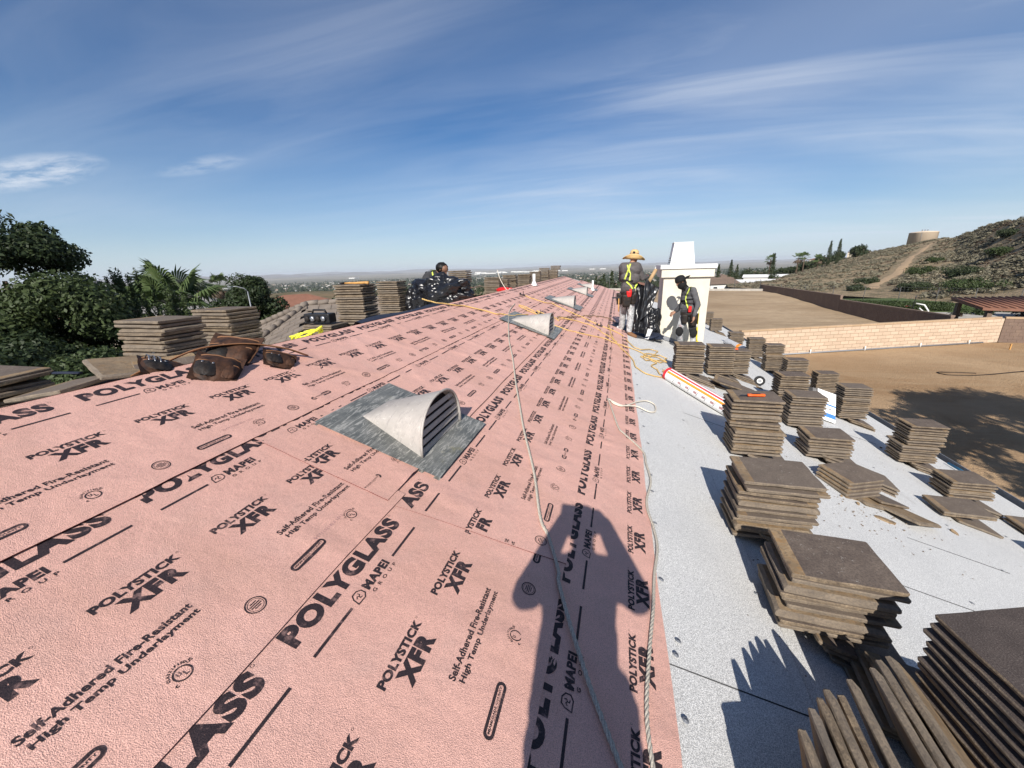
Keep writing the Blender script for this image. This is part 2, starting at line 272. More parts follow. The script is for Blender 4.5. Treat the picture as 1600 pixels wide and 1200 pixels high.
plain('wall_cream', (0.60, 0.52, 0.41), 0.9); plain('wall_white', (0.74, 0.73, 0.69), 0.8); plain('wall_tan', (0.45, 0.34, 0.24), 0.9)
plain('roof_red', (0.22, 0.105, 0.070), 0.85, scale=2); plain('roof_grey', (0.21, 0.20, 0.19), 0.85, scale=2); plain('roof_brown', (0.17, 0.12, 0.09), 0.85, scale=2); plain('roof_white', (0.66, 0.66, 0.65), 0.8)
plain('window_glass', (0.03, 0.035, 0.045), 0.12, spec=0.8); plain('fence_metal', (0.10, 0.10, 0.10), 0.6, 0.4)
plain('tank_paint', (0.60, 0.49, 0.37), 0.8, var=0.05); plain('car_white', (0.78, 0.78, 0.78), 0.3)
# ------------------------------------------------------------------ helpers
class MB:
    def __init__(s): s.v = []; s.f = []; s.m = []; s.sm = []
    def add(s, vs, fs, mi=0, smooth=False, mat=None):
        o = len(s.v)
        if mat is not None: vs = [mat @ Vector(v) for v in vs]
        s.v += [tuple(v) for v in vs]; s.f += [tuple(i + o for i in f) for f in fs]; s.m += [mi] * len(fs); s.sm += [smooth] * len(fs); return s
    def box(s, c, d, mi=0, mat=None, taper=1.0):
        x, y, z = (k / 2 for k in d); t = taper
        vs = [(c[0] + a * x * (t if e > 0 else 1), c[1] + b * y * (t if e > 0 else 1), c[2] + e * z) for e in (-1, 1) for a, b in ((-1, -1), (1, -1), (1, 1), (-1, 1))]
        return s.add(vs, [(0, 3, 2, 1), (4, 5, 6, 7), (0, 1, 5, 4), (1, 2, 6, 5), (2, 3, 7, 6), (3, 0, 4, 7)], mi, False, mat)
    def rings(s, rings, mi=0, smooth=True, closed=True, cap=True, mat=None):
        n = len(rings[0]); vs = [p for r in rings for p in r]; fs = []
        for i in range(len(rings) - 1):
            for j in range(n if closed else n - 1):
                k = (j + 1) % n; fs.append((i * n + j, i * n + k, (i + 1) * n + k, (i + 1) * n + j))
        if cap and closed: fs.append(tuple(range(n))[::-1]); fs.append(tuple((len(rings) - 1) * n + j for j in range(n)))
        return s.add(vs, fs, mi, smooth, mat)
    def tube(s, pts, r, n=8, mi=0, smooth=True, flat=1.0, cap=True):
        pts = [Vector(p) for p in pts]; rings = []; up = Vector((0, 0, 1))
        T = (pts[1] - pts[0]).normalized(); u = T.cross(up)
        if u.length < 1e-3: u = T.cross(Vector((1, 0, 0)))
        u.normalize()
        for i, p in enumerate(pts):
            T = (pts[min(i + 1, len(pts) - 1)] - pts[max(i - 1, 0)]).normalized()
            u = (u - T * u.dot(T)); u = u.normalized() if u.length > 1e-6 else T.orthogonal().normalized(); vv = T.cross(u)
            rr = r[i] if isinstance(r, (list, tuple)) else r
            rings.append([p + (u * math.cos(a) + vv * math.sin(a) * flat) * rr for a in (2 * math.pi * k / n for k in range(n))])
        return s.rings(rings, mi, smooth, True, cap)
    def lathe(s, prof, c=(0, 0, 0), n=24, mi=0, smooth=True, mat=None):
        rings = [[(c[0] + r * math.cos(2 * math.pi * k / n), c[1] + r * math.sin(2 * math.pi * k / n), c[2] + z) for k in range(n)] for r, z in prof]
        return s.rings(rings, mi, smooth, True, True, mat)
    def blob(s, c, r, mi=0, seed=0, amp=0.2, freq=2.0, sub=2, sc=(1, 1, 1)):
        bm = bmesh.new(); bmesh.ops.create_icosphere(bm, subdivisions=sub, radius=1)
        vs = []
        for v in bm.verts:
            d = v.co.normalized(); k = 1 + amp * noise.noise(d * freq + Vector((seed * 7.1, seed * 3.3, 0)))
            vs.append((c[0] + d.x * r * k * sc[0], c[1] + d.y * r * k * sc[1], c[2] + d.z * r * k * sc[2]))
        fs = [tuple(v.index for v in f.verts) for f in bm.faces]; bm.free(); return s.add(vs, fs, mi, True)
    def mesh(s, name, mats, flat=False):
        me = bpy.data.meshes.new(name); me.from_pydata(s.v, [], s.f)
        for m in mats: me.materials.append(MATS[m])
        me.polygons.foreach_set('material_index', s.m); me.polygons.foreach_set('use_smooth', [False if flat else x for x in s.sm]); me.update(); return me
    def obj(s, name, mats, parent=None, **k):
        if isinstance(mats, str): mats = [mats]
        return link(name, s.mesh(name, mats), parent, **k)
def link(name, me, parent=None, loc=None, **k):
    o = bpy.data.objects.new(name, me); COL.objects.link(o)
    if parent is not None: o.parent = parent
    if loc: o.location = loc
    for a, b in k.items(): o[a] = b
    return o
def empty(name, label, cat, loc=(0, 0, 0), rotz=0, group=None):
    o = bpy.data.objects.new(name, None); COL.objects.link(o); o.location = loc; o.rotation_euler = (0, 0, rotz); o.empty_display_size = 0.1
    o['label'] = label; o['category'] = cat
    if group: o['group'] = group
    return o
def tag(o, label=None, cat=None, group=None, kind=None):
    if label: o['label'] = label
    if cat: o['category'] = cat
    if group: o['group'] = group
    if kind: o['kind'] = kind
    return o
def copy_tree(o, parent=None):
    c = o.copy(); COL.objects.link(c); c.parent = parent
    for ch in [x for x in o.children]: copy_tree(ch, c)
    return c
def recenter(me, c):
    me.transform(Matrix.Translation(-Vector(c)))
def bevel(me, wd, seg=1):
    bm = bmesh.new(); bm.from_mesh(me); bmesh.ops.bevel(bm, geom=bm.edges[:], offset=wd, segments=seg, affect='EDGES', profile=0.6); bm.to_mesh(me); bm.free(); return me
def npmesh(name, V, F, mats, MI=None, smooth=False):
    me = bpy.data.meshes.new(name); V = np.asarray(V, np.float32); F = np.asarray(F, np.int32); k = F.shape[1]
    me.vertices.add(len(V)); me.vertices.foreach_set('co', V.ravel()); me.loops.add(F.size); me.loops.foreach_set('vertex_index', F.ravel())
    me.polygons.add(len(F)); me.polygons.foreach_set('loop_start', np.arange(0, F.size, k, dtype=np.int32)); me.polygons.foreach_set('loop_total', np.full(len(F), k, np.int32))
    for m in mats: me.materials.append(MATS[m])
    if MI is not None: me.polygons.foreach_set('material_index', np.asarray(MI, np.int32))
    me.polygons.foreach_set('use_smooth', np.full(len(F), smooth, bool)); me.update(calc_edges=True); return me
# the roof plane: s metres down the slope from the ridge, y along the ridge
PI = math.pi; P = rad(19.75); cp, sp = math.cos(P), math.sin(P); RZ = 5.5; TP = math.tan(P); K = 0.9
def W(s, y, o=0.0): return Vector((s * cp + o * sp, y, RZ - s * sp + o * cp))
def zr(x): return RZ - abs(x) * TP
ROOFM = Matrix.Rotation(P, 4, 'Y')                 # local z -> roof normal (downslope is +x)
# ------------------------------------------------------------------ the house under the photographer
house = empty('house', 'long single storey stucco house whose stripped roof is being relaid under pink underlayment', 'house', (0, 10, 0))
def hs(name, mb, mats, **k):
    me = mb.mesh(name, [mats] if isinstance(mats, str) else mats); me.transform(Matrix.Translation((0, -10, 0))); return link(name, me, house, **k)
YE = 19.6; YS = -6.0; EV = 8.52; HX = EV * cp; EZ = RZ - EV * sp
mb = MB()   # deck (thin slab), two slopes and hip end
T = 0.12
top = [W(0, YS, -.012), W(EV, YS, -.012), W(EV, YE + HX, -.012), W(0, YE, -.012)]
mb.add([tuple(p) for p in top] + [tuple(p - Vector((0, 0, T))) for p in top], [(0, 1, 2, 3), (7, 6, 5, 4), (1, 5, 6, 2), (0, 4, 5, 1), (2, 6, 7, 3)])
top = [Vector((-x.x, x.y, x.z)) for x in top]
mb.add([tuple(p) for p in top] + [tuple(p - Vector((0, 0, T))) for p in top], [(3, 2, 1, 0), (4, 5, 6, 7), (2, 6, 5, 1), (1, 5, 4, 0), (3, 7, 6, 2)])
mb.add([(0, YE, RZ - .013), (HX, YE + HX, EZ - .013), (-HX, YE + HX, EZ - .013), (0, YE, RZ - T), (HX, YE + HX, EZ - T), (-HX, YE + HX, EZ - T)], [(0, 1, 2), (5, 4, 3), (1, 4, 5, 2)])
hs('roof_deck', mb, 'granule_sheet')
mb = MB(); mb.box((0, (YS + YE + HX) / 2, 1.2), (2 * HX - 1.2, YE + HX - YS - 1.2, 2.4)); hs('wall', mb, 'wall_cream')
mb = MB()
for sg in (1, -1): mb.box((sg * (HX + 0.075), (YS + YE + HX) / 2, EZ - 0.075), (0.13, YE + HX - YS, 0.012)); mb.box((sg * (HX + 0.14), (YS + YE + HX) / 2, EZ - 0.03), (0.012, YE + HX - YS, 0.11)); mb.box((sg * (HX + 0.012), (YS + YE + HX) / 2, EZ - 0.06), (0.012, YE + HX - YS, 0.12))
hs('gutter', mb, 'gutter_metal')
# white drip edge along the right eave
mb = MB(); q = [W(EV - 0.06, YS, 0.006), W(EV + 0.02, YS, 0.006), W(EV + 0.02, YE + HX, 0.006), W(EV - 0.06, YE + HX, 0.006)]
mb.add([tuple(x) for x in q], [(0, 1, 2, 3)]); hs('drip_edge', mb, 'gutter_white')
# undulation of the membrane, shared by sheets and their print
RS = np.random.RandomState(5)
WV = [(RS.uniform(1.5, 8), RS.uniform(0, 6.28), RS.uniform(0, 6.28)) for _ in range(10)]
CR = [(RS.uniform(0.1, 3.2), RS.uniform(0.8, 9.0), RS.uniform(-0.5, 0.5) + (1.57 if RS.rand() < 0.75 else 0.5), RS.uniform(0.12, 0.5), RS.uniform(0.003, 0.009)) for _ in range(120)]
def wav(s, y):
    h = np.zeros_like(s) + 0.003
    for k, a, ph in WV: h += 0.0007 * np.sin(k * 1.6 * (s * math.cos(a) + y * math.sin(a)) + ph)
    for cs, cy, an, ln, am in CR:
        ds, dy = s - cs, y - cy; u = ds * math.sin(an) + dy * math.cos(an); v = -ds * math.cos(an) + dy * math.sin(an)
        v = v + 0.03 * np.sin(u * 9); h += am * np.exp(-(v / 0.026) ** 2 - (u / ln) ** 2)
    return h
def place(s, y, h): # arrays -> Nx3, relative to the house empty
    return np.stack([s * cp + h * sp, y - 10, RZ - s * sp + h * cp], 1)
SHEETS = []
def sheet(s0, s1, y0, y1, base, o0, o1, skew0=0.0, skew1=0.0, ds=0.03, dy=0.04, name='underlayment_sheet', edge_end=True, seed=0):
    """a self-adhered sheet; o0/o1 = height over the deck at its upper and lower edge"""
    ys = np.concatenate([np.arange(y0, min(8, y1), dy), np.arange(min(8, y1), y1, 0.25), [y1]]) if y1 > 8 else np.linspace(y0, y1, int((y1 - y0) / dy) + 2)
    ns = int((s1 - s0) / ds) + 1; n = len(ys)
    t = np.linspace(0, 1, ns)
    Tt, Yy = np.meshgrid(t, ys)
    e1 = s1 + 0.004 * np.sin(Yy * 2.3 + seed) + 0.0025 * np.sin(Yy * 7.1 + seed * 2)
    S = s0 + (e1 - s0) * Tt
    yy = Yy + (skew0 * (1 - (Yy - y0) / (y1 - y0)) + skew1 * (Yy - y0) / (y1 - y0)) * (S - s0)
    H = o0 + (o1 - o0) * Tt + wav(S, yy) * np.clip(Tt * 12, 0, 1) * 1.0
    V = place(S.ravel(), yy.ravel(), H.ravel()); idx = np.arange(n * ns).reshape(n, ns)
    F = np.stack([idx[:-1, :-1], idx[:-1, 1:], idx[1:, 1:], idx[1:, :-1]], 2).reshape(-1, 4)
    # turned-down edge skirts on the lower and end sides
    sk = []; V2 = [V]; c = len(V)
    def skirt(ids):
        nonlocal c
        m = len(ids); V2.append(V[ids]); V2.append(V[ids] - np.array([sp, 0, cp]) * 0.0045)
        for i in range(m - 1): sk.append((c + i, c + i + 1, c + m + i + 1, c + m + i))
        c += 2 * m
    skirt(idx[:, -1]); skirt(idx[0, :]); skirt(idx[-1, :])
    F2 = np.concatenate([F, np.array(sk)]); MI = np.concatenate([np.zeros(len(F)), np.ones(len(sk))])
    me = npmesh(name, np.concatenate(V2), F2, ['pink_membrane', 'sheet_edge'], MI, True)
    o = link(name, me, house)
    SHEETS.append(dict(o=o, s0=s0, s1=s1, y0=y0, y1=y1, o0=o0, o1=o1, base=base, sk0=skew0, sk1=skew1)); return SHEETS[-1]
q = K
SA = sheet(0.0, 0.84, 0.05, 19.6, 0, 0.001, 0.0085, seed=1)
SB1 = sheet(0.79, 1.645, 0.05, 1.46, 0, 0.001, 0.0070, seed=2)                # nearer roll
SB2 = sheet(0.74, 1.602, 1.372, 19.6 + 1.3, 0, 0.0022, 0.0105, seed=3)          # lapped over it
SC1 = sheet(1.59, 2.48, 0.05, 1.50, 0, 0.001, 0.0070, 0.14, 0.14, seed=4)
SC2 = sheet(1.59, 2.48, 1.36, 19.6 + 2.0, 0, 0.0022, 0.0105, 0.14, 0.0, seed=5)
SD = sheet(2.40, 2.945, 0.05, 22.2, 0, 0.001, 0.0065, seed=6)
# the ridge: sheet A wraps over the top
mb = MB(); mb.rings([[tuple(W(0.002, y, 0.0042)), (-0.04, y, RZ - 0.008), (-0.30, y, zr(0.30) + 0.006)] for y in (0.05, 6, 12, 19.6)], closed=False, cap=False); hs('ridge_lap', mb, 'pink_membrane')
# --- lettering ----------------------------------------------------------------
def glyphs(txt, off, res=3, space=1.0, sx=1.0):
    cu = bpy.data.curves.new('t', 'FONT'); cu.body = txt; cu.size = 1; cu.offset = off; cu.resolution_u = res; cu.space_character = space; cu.fill_mode = 'FRONT'
    o = bpy.data.objects.new('t', cu); COL.objects.link(o); dg = bpy.context.evaluated_depsgraph_get(); dg.update()
    me = o.evaluated_get(dg).to_mesh(); me.calc_loop_triangles()
    V = np.zeros(len(me.vertices) * 3); me.vertices.foreach_get('co', V); V = V.reshape(-1, 3)[:, :2].copy()
    F = np.zeros(len(me.loop_triangles) * 3, int); me.loop_triangles.foreach_get('vertices', F); F = F.reshape(-1, 3)
    o.evaluated_get(dg).to_mesh_clear(); bpy.data.objects.remove(o); bpy.data.curves.remove(cu)
    V -= V.min(0); V[:, 0] *= sx; return V, F
def fit(g, x0, x1, y0, y1):      # stretch a glyph run to a box (x along the ridge, y up the slope)
    V, F = g; mx = V.max(0); return V * [(x1 - x0) / mx[0], (y1 - y0) / mx[1]] + [x0, y0], F
def join(parts):
    Vs, Fs, c = [], [], 0
    for V, F in parts: Vs.append(V); Fs.append(F + c); c += len(V)
    return np.concatenate(Vs), np.concatenate(Fs)
def bar(x0, x1, y0, y1): return np.array([[x0, y0], [x1, y0], [x1, y1], [x0, y1]], float), np.array([[0, 1, 2], [0, 2, 3]])
def ringp(cx, cy, r0, r1, n=28, a0=0, a1=2 * PI, ry=1.0):
    V = []; F = []
    for i in range(n + 1):
        a = a0 + (a1 - a0) * i / n
        V += [(cx + r0 * math.cos(a), cy + r0 * math.sin(a) * ry), (cx + r1 * math.cos(a), cy + r1 * math.sin(a) * ry)]
        if i < n: F += [(2 * i, 2 * i + 1, 2 * i + 3), (2 * i, 2 * i + 3, 2 * i + 2)]
    return np.array(V), np.array(F)
def poly_line(pts, w_, closed=True):
    parts = []; n = len(pts); m = n if closed else n - 1
    for i in range(m):
        a = np.array(pts[i], float); b = np.array(pts[(i + 1) % n], float); d = (b - a) / (np.linalg.norm(b - a) + 1e-9); nn = np.array([-d[1], d[0]]) * w_ / 2; e = d * w_ * 0.45
        parts.append((np.array([a - e - nn, b + e - nn, b + e + nn, a - e + nn]), np.array([[0, 1, 2], [0, 2, 3]])))
    return join(parts)
def arc_text(txt, cx, cy, r, h, a_mid, span, off=0.05):
    out = []; n = len(txt)
    for i, ch in enumerate(txt):
        V, F = glyphs(ch, off, 1); a = a_mid + span / 2 - span * i / (n - 1)
        V = (V - [V[:, 0].max() / 2, 0]) * h; ca, sa = math.cos(a - PI / 2), math.sin(a - PI / 2)
        V = np.stack([V[:, 0] * ca - V[:, 1] * sa, V[:, 0] * sa + V[:, 1] * ca], 1) + [cx + r * math.cos(a), cy + r * math.sin(a)]; out.append((V, F))
    return join(out)
TXT = {}
def T_(txt, off, res=3, space=1.0):
    k = (txt, off, res, space)
    if k not in TXT: TXT[k] = glyphs(txt, off, res, space)
    return TXT[k]
def stamp(res):
    """one printed repeat of the roll; x along the roll (0..0.787 raw), y = minus distance below the letter base line"""
    P1 = []; H = res
    P1.append(fit(T_('POLYGLASS', 0.062, H, 1.16), 0.0, 0.678, 0, 0.086))
    P1.append(ringp(0.692, 0.078, 0.005, 0.0062, 10) if res > 1 else bar(0.69, 0.694, 0.076, 0.08))
    P1.append(bar(0.004, 0.204, -0.073, -0.062)); P1.append(bar(0.487, 0.690, -0.073, -0.062))
    # a rounded five-sided emblem with a three-armed swirl
    cx, cy = 0.257, -0.060; pts = [(cx + 0.027 * math.cos(a), cy + 0.021 * math.sin(a)) for a in (rad(40), rad(-40), rad(-140), rad(-200), rad(-220), rad(-290))]
    pts = [(cx - 0.028, cy - 0.020), (cx + 0.010, cy - 0.022), (cx + 0.026, cy - 0.010), (cx + 0.026, cy + 0.010), (cx + 0.010, cy + 0.022), (cx - 0.012, cy + 0.022), (cx - 0.023, cy + 0.008)]
    P1.append(poly_line(pts, 0.0048))
    for k in range(3):
        a = k * 2.094 + 0.4; P1.append(poly_line([(cx, cy), (cx + 0.008 * math.cos(a), cy + 0.008 * math.sin(a)), (cx + 0.013 * math.cos(a + 0.7), cy + 0.012 * math.sin(a + 0.7))], 0.0038, False))
    P1.append(fit(T_('MAPEI', 0.055, H, 1.12), 0.298, 0.452, -0.078, -0.038))
    P1.append(fit(T_('GROUP', 0.02, max(1, H - 1), 2.2), 0.302, 0.462, -0.104, -0.088))
    for k in (0, 1):
        x = 0.016 + 0.3935 * k
        P1.append(fit(T_('POLYSTICK', 0.055, H, 1.08), x, x + 0.262, -0.331, -0.297)); P1.append(fit(T_('XFR', 0.068, H, 1.18), x + 0.045, x + 0.232, -0.408, -0.340))
        if res > 1: P1.append(ringp(x + 0.270, -0.300, 0.0032, 0.0042, 8))
    if res > 1:
        P1.append(fit(T_('Self-Adhered Fire-Resistant', 0.034, H, 1.05), 0.140, 0.556, -0.532, -0.504)); P1.append(fit(T_('High Temp Underlayment', 0.034, H, 1.05), 0.148, 0.556, -0.572, -0.543))
    else:
        P1.append(bar(0.14, 0.556, -0.522, -0.510)); P1.append(bar(0.148, 0.556, -0.562, -0.550))
    # round UL mark, round stamp, pill badge
    ux, uy = 0.400, -0.692
    P1.append(ringp(ux, uy, 0.0205, 0.0250, 24 if res > 1 else 10))
    if res > 1:
        P1.append(fit(T_('U', 0.04, 2), ux - 0.013, ux - 0.002, uy - 0.002, uy + 0.013)); P1.append(fit(T_('L', 0.04, 2), ux + 0.001, ux + 0.010, uy - 0.013, uy + 0.004))
        P1.append(arc_text('CLASSIFIED', ux, uy, 0.030, 0.0105, PI / 2 + 0.25, 2.1)); P1.append(fit(T_('c', 0.03, 2), ux - 0.035, ux - 0.027, uy - 0.026, uy - 0.016)); P1.append(fit(T_('US', 0.03, 2), ux + 0.024, ux + 0.040, uy + 0.012, uy + 0.023))
        bx = 0.650; P1.append(ringp(bx, uy, 0.0300, 0.0345, 28)); P1.append(ringp(bx, uy, 0.0245, 0.0262, 24))
        for k, ww in enumerate((0.012, 0.02, 0.02, 0.012)): P1.append(bar(bx - ww, bx + ww, uy + 0.0105 - k * 0.008, uy + 0.0145 - k * 0.008))
    else: P1.append(ringp(0.650, uy, 0.028, 0.0345, 12))
    x0, x1, r_, ri = 0.030, 0.212, 0.0190, 0.0085
    # pill: dark body with a clear window, built as strips so that nothing overlaps
    V = []; F = []; n = 10
    outer = [(x1 - r_ + r_ * math.cos(a), uy + r_ * math.sin(a)) for a in np.linspace(-PI / 2, PI / 2, n)] + [(x0 + r_ + r_ * math.cos(a), uy + r_ * math.sin(a)) for a in np.linspace(PI / 2, 1.5 * PI, n)]
    inner = [(x1 - r_ + ri * math.cos(a), uy + ri * math.sin(a)) for a in np.linspace(-PI / 2, PI / 2, n)] + [(x0 + r_ + ri * math.cos(a), uy + ri * math.sin(a)) for a in np.linspace(PI / 2, 1.5 * PI, n)]
    m = 2 * n; V = np.array(outer + inner); F = np.array([t for i in range(m) for t in ((i, (i + 1) % m, m + (i + 1) % m), (i, m + (i + 1) % m, m + i))]); P1.append((V, F))
    if res > 1: P1.append(fit(T_('MIAMI-DADE COUNTY', 0.02, 1), x0 + 0.016, x1 - 0.016, uy - 0.003, uy + 0.0055)); P1.append(fit(T_('APPROVED', 0.02, 1), x0 + 0.055, x1 - 0.045, uy - 0.0075, uy - 0.0045))
    else: P1.append(bar(x0 + 0.02, x1 - 0.02, uy - 0.004, uy + 0.004))
    V, F = join(P1); return V * K, F
ST = {r: stamp(r) for r in (4, 2, 1)}
PER = 0.7875 * K
def letter(sh, base, phase, drift=0.0):
    """print a sheet: base = s of the big letters' base line, phase = y of one P"""
    Vs, Fs, c = [], [], 0
    k0 = int(math.floor((sh['y0'] - phase) / PER)) - 1; k = k0
    while phase + k * PER < sh['y1']:
        yy = phase + k * PER; res = 4 if yy < 2.2 else (2 if yy < 6.5 else 1); V, F = ST[res]
        Y = yy + V[:, 0]; S = base - V[:, 1] + np.clip(Y * drift, 0, 4.2 * drift)
        t = (S - sh['s0']) / (sh['s1'] - sh['s0'])
        f = (Y - sh['y0']) / (sh['y1'] - sh['y0']); skw = sh['sk0'] * (1 - f) + sh['sk1'] * f
        lim0 = sh['y0'] + 0.004 + sh['sk0'] * (S - sh['s0']); lim1 = sh['y1'] - 0.004 + sh['sk1'] * (S - sh['s0'])
        ok = (t > 0.004) & (S < sh['s1'] - 0.008) & (Y > lim0) & (Y < lim1)
        H = sh['o0'] + (sh['o1'] - sh['o0']) * t + wav(S, Y) * np.clip(t * 12, 0, 1) + (0.0009 if yy < 3 else 0.0016)
        fk = F[ok[F].all(1)]
        if len(fk): Vs.append(place(S, Y, H)); Fs.append(fk + c); c += len(V)
        k += 1
    F = np.concatenate(Fs); V = np.concatenate(Vs); u, inv = np.unique(F.ravel(), return_inverse=True)
    me = npmesh('printed_lettering', V[u], inv.reshape(-1, 3), ['ink']); o = link('printed_lettering', me, sh['o'], kind='stuff'); return o
letter(SA, 0.122, 0.475 * K); letter(SB1, 0.899, 0.852); letter(SB2, 0.848, 1.314)
letter(SC1, 1.917 * K, 0.751 * K); letter(SC2, 1.720, 0.974); letter(SD, 2.503, 0.757 * K, 0.0125)
# faint roll number
for (s_, y_, sh) in ((1.50, 1.02, SB1), (0.70, 1.33, SA), (2.38, 1.62, SC2)):
    V, F = fit(T_('QCT11021826 1510', 0.004, 1, 1.1), 0, 0.17, 0, 0.016); t = (s_ - sh['s0']) / (sh['s1'] - sh['s0'])
    S = s_ - V[:, 1]; Y = y_ + V[:, 0]; me = npmesh('roll_number', place(S, Y, sh['o0'] + (sh['o1'] - sh['o0']) * t + wav(S, Y) + 0.001), F, ['faint_ink']); link('roll_number', me, sh['o'])
# --- cap sheets on the right -------------------------------------------------
def gsheet(s0, s1, y0, y1, o0, o1, seed, sk=0.0, nm='granule_cap_sheet'):
    ys = np.linspace(y0, y1, int((y1 - y0) / 0.12) + 2); t = np.linspace(0, 1, 14); Tt, Yy = np.meshgrid(t, ys)
    e1 = s1 + 0.006 * np.sin(Yy * 1.1 + seed) + 0.003 * np.sin(Yy * 4 + seed); e0 = s0
    S = e0 + (e1 - e0) * Tt; yy = Yy + sk * (S - s0)
    H = o0 + (o1 - o0) * Tt + 0.0012 * np.sin(S * 5 + Yy * 1.7 + seed) + 0.0010 * np.sin(Yy * 5.3 - S * 3)
    V = place(S.ravel(), yy.ravel(), H.ravel()); n, ns = Tt.shape; idx = np.arange(n * ns).reshape(n, ns)
    F = np.stack([idx[:-1, :-1], idx[:-1, 1:], idx[1:, 1:], idx[1:, :-1]], 2).reshape(-1, 4); V2 = [V]; sk_ = []; c = len(V)
    for ids, ou in ((idx[:, -1], (cp * .004, 0, -sp * .004)), (idx[0, :], (0, -.0045, 0)), (idx[-1, :], (0, .004, 0))):
        m_ = len(ids); V2 += [V[ids], V[ids] - np.array([sp, 0, cp]) * 0.003 + np.array(ou)]; sk_ += [(c + i, c + i + 1, c + m_ + i + 1, c + m_ + i) for i in range(m_ - 1)]; c += 2 * m_
    me = npmesh(nm, np.concatenate(V2), np.concatenate([F, np.array(sk_)]), ['granule_sheet', 'slot_dark'], np.concatenate([np.zeros(len(F)), np.ones(len(sk_))]), True); return link(nm, me, house)
gs = [2.80, 3.55, 4.42, 5.30, 6.18, 7.05, 7.93, 8.50]
for i in range(7):
    cut = [1.22, 4.6, 2.6, 3.5, 6.8, 2.9, 5.0][i]
    a, b = gs[i] - (0.0 if i == 0 else 0.08), gs[i + 1]
    yend = YE + gs[i] * cp
    # a lap across each course, the farther piece on top
    gsheet(a, b, YS, cut + 0.06, 0.0002, 0.0045, i, 0.10); gsheet(a, b, cut, yend, 0.0026, 0.0080, i, 0.10)
# button cap nails down the pink edge
mb = MB(); mb.lathe([(0.0125, 0.0), (0.0125, 0.0012), (0.0095, 0.0022), (0.0045, 0.0016), (0.0045, 0.0028), (0.0, 0.0028)], n=14); nail = mb.mesh('nail', ['gutter_metal'])
nl = [(1.153, 3.300), (1.42, 3.300), (1.50, 3.322), (1.851, 3.279), (2.359, 3.290), (2.762, 3.306), (3.017, 3.315), (3.644, 3.336), (4.05, 3.318), (4.5, 3.33), (5.0, 3.325), (5.6, 3.32), (6.2, 3.325), (0.80, 3.31)]
for y_, s_ in nl:
    o = link('nail', nail, house); p = W(s_ * K + 0.012, y_ * K, 0.011); o.location = p - Vector((0, 10, 0)); o.rotation_euler = (0, P, R.random())
for i in range(44):
    j = R.randrange(1, 7); o = link('nail', nail, house); p = W(gs[j] - 0.05 + R.uniform(-0.01, 0.01), R.uniform(1.2, 12), 0.0108); o.location = p - Vector((0, 10, 0)); o.rotation_euler = (0, P, 0)
# ------------------------------------------------------------------ concrete roof tiles
TL, TD, TT = 0.430, 0.335, 0.028
def tile_mesh(seed, broken=0):
    r = random.Random(seed); hx, hy = TL / 2, TD / 2; cut = -hx + 0.052
    xs = [-hx + 0.006, cut] + [cut + (hx - cut) * k / 6 for k in range(1, 6)] + [hx - 0.006]; ys = [-hy + 0.006 + (TD - 0.012) * k / 4 for k in range(5)]
    j = lambda a: r.uniform(-a, a)
    per = [(x, -hy + j(0.0022)) for x in xs] + [(hx + j(0.002), y) for y in ys] + [(x, hy + j(0.0022)) for x in xs[::-1]] + [(-hx + j(0.002), y) for y in ys[::-1]]
    n = len(per); ic = [i for i, p in enumerate(per) if abs(p[0] - cut) < 1e-6]
    def ring(ins, z, jz=0.0): return [(x - math.copysign(min(ins, abs(x)), x) + j(0.0012), y - math.copysign(min(ins, abs(y)), y) + j(0.0012), z + j(jz)) for x, y in per]
    R_ = [ring(0.020, -TT / 2, 0.001), ring(0.0015, -TT / 2 + 0.010, 0.0026), ring(0.0, TT / 2 - 0.005, 0.0015), ring(0.004, TT / 2, 0.0006)]
    mb = MB(); vs = [p for q in R_ for p in q]; fs = []; mi = []
    for a in range(3):
        for i in range(n): k = (i + 1) % n; fs.append((a * n + i, a * n + k, (a + 1) * n + k, (a + 1) * n + i)); mi.append(2)
    a, b = ic; o = 3 * n
    fs.append(tuple(o + i for i in range(a, b + 1))); mi.append(0)                       # glazed field
    fs.append(tuple(o + i % n for i in range(b, n + a + 1))); mi.append(1)               # interlock strip
    fs.append(tuple(range(n))[::-1]); mi.append(1)
    mb.v = vs; mb.f = fs; mb.m = mi; mb.sm = [False] * len(fs); return mb.mesh('tile', ['tile_glaze', 'tile_body', 'tile_edge'])
TILES = [tile_mesh(s) for s in range(7)]
def tile(parent, loc, rz=0, rx=0, ry=0, k=None, flip=False):
    o = link('tile', TILES[(R.randrange(7) if k is None else k)], parent); o.location = loc; o.rotation_euler = (rx + (PI if flip else 0), ry, rz); return o
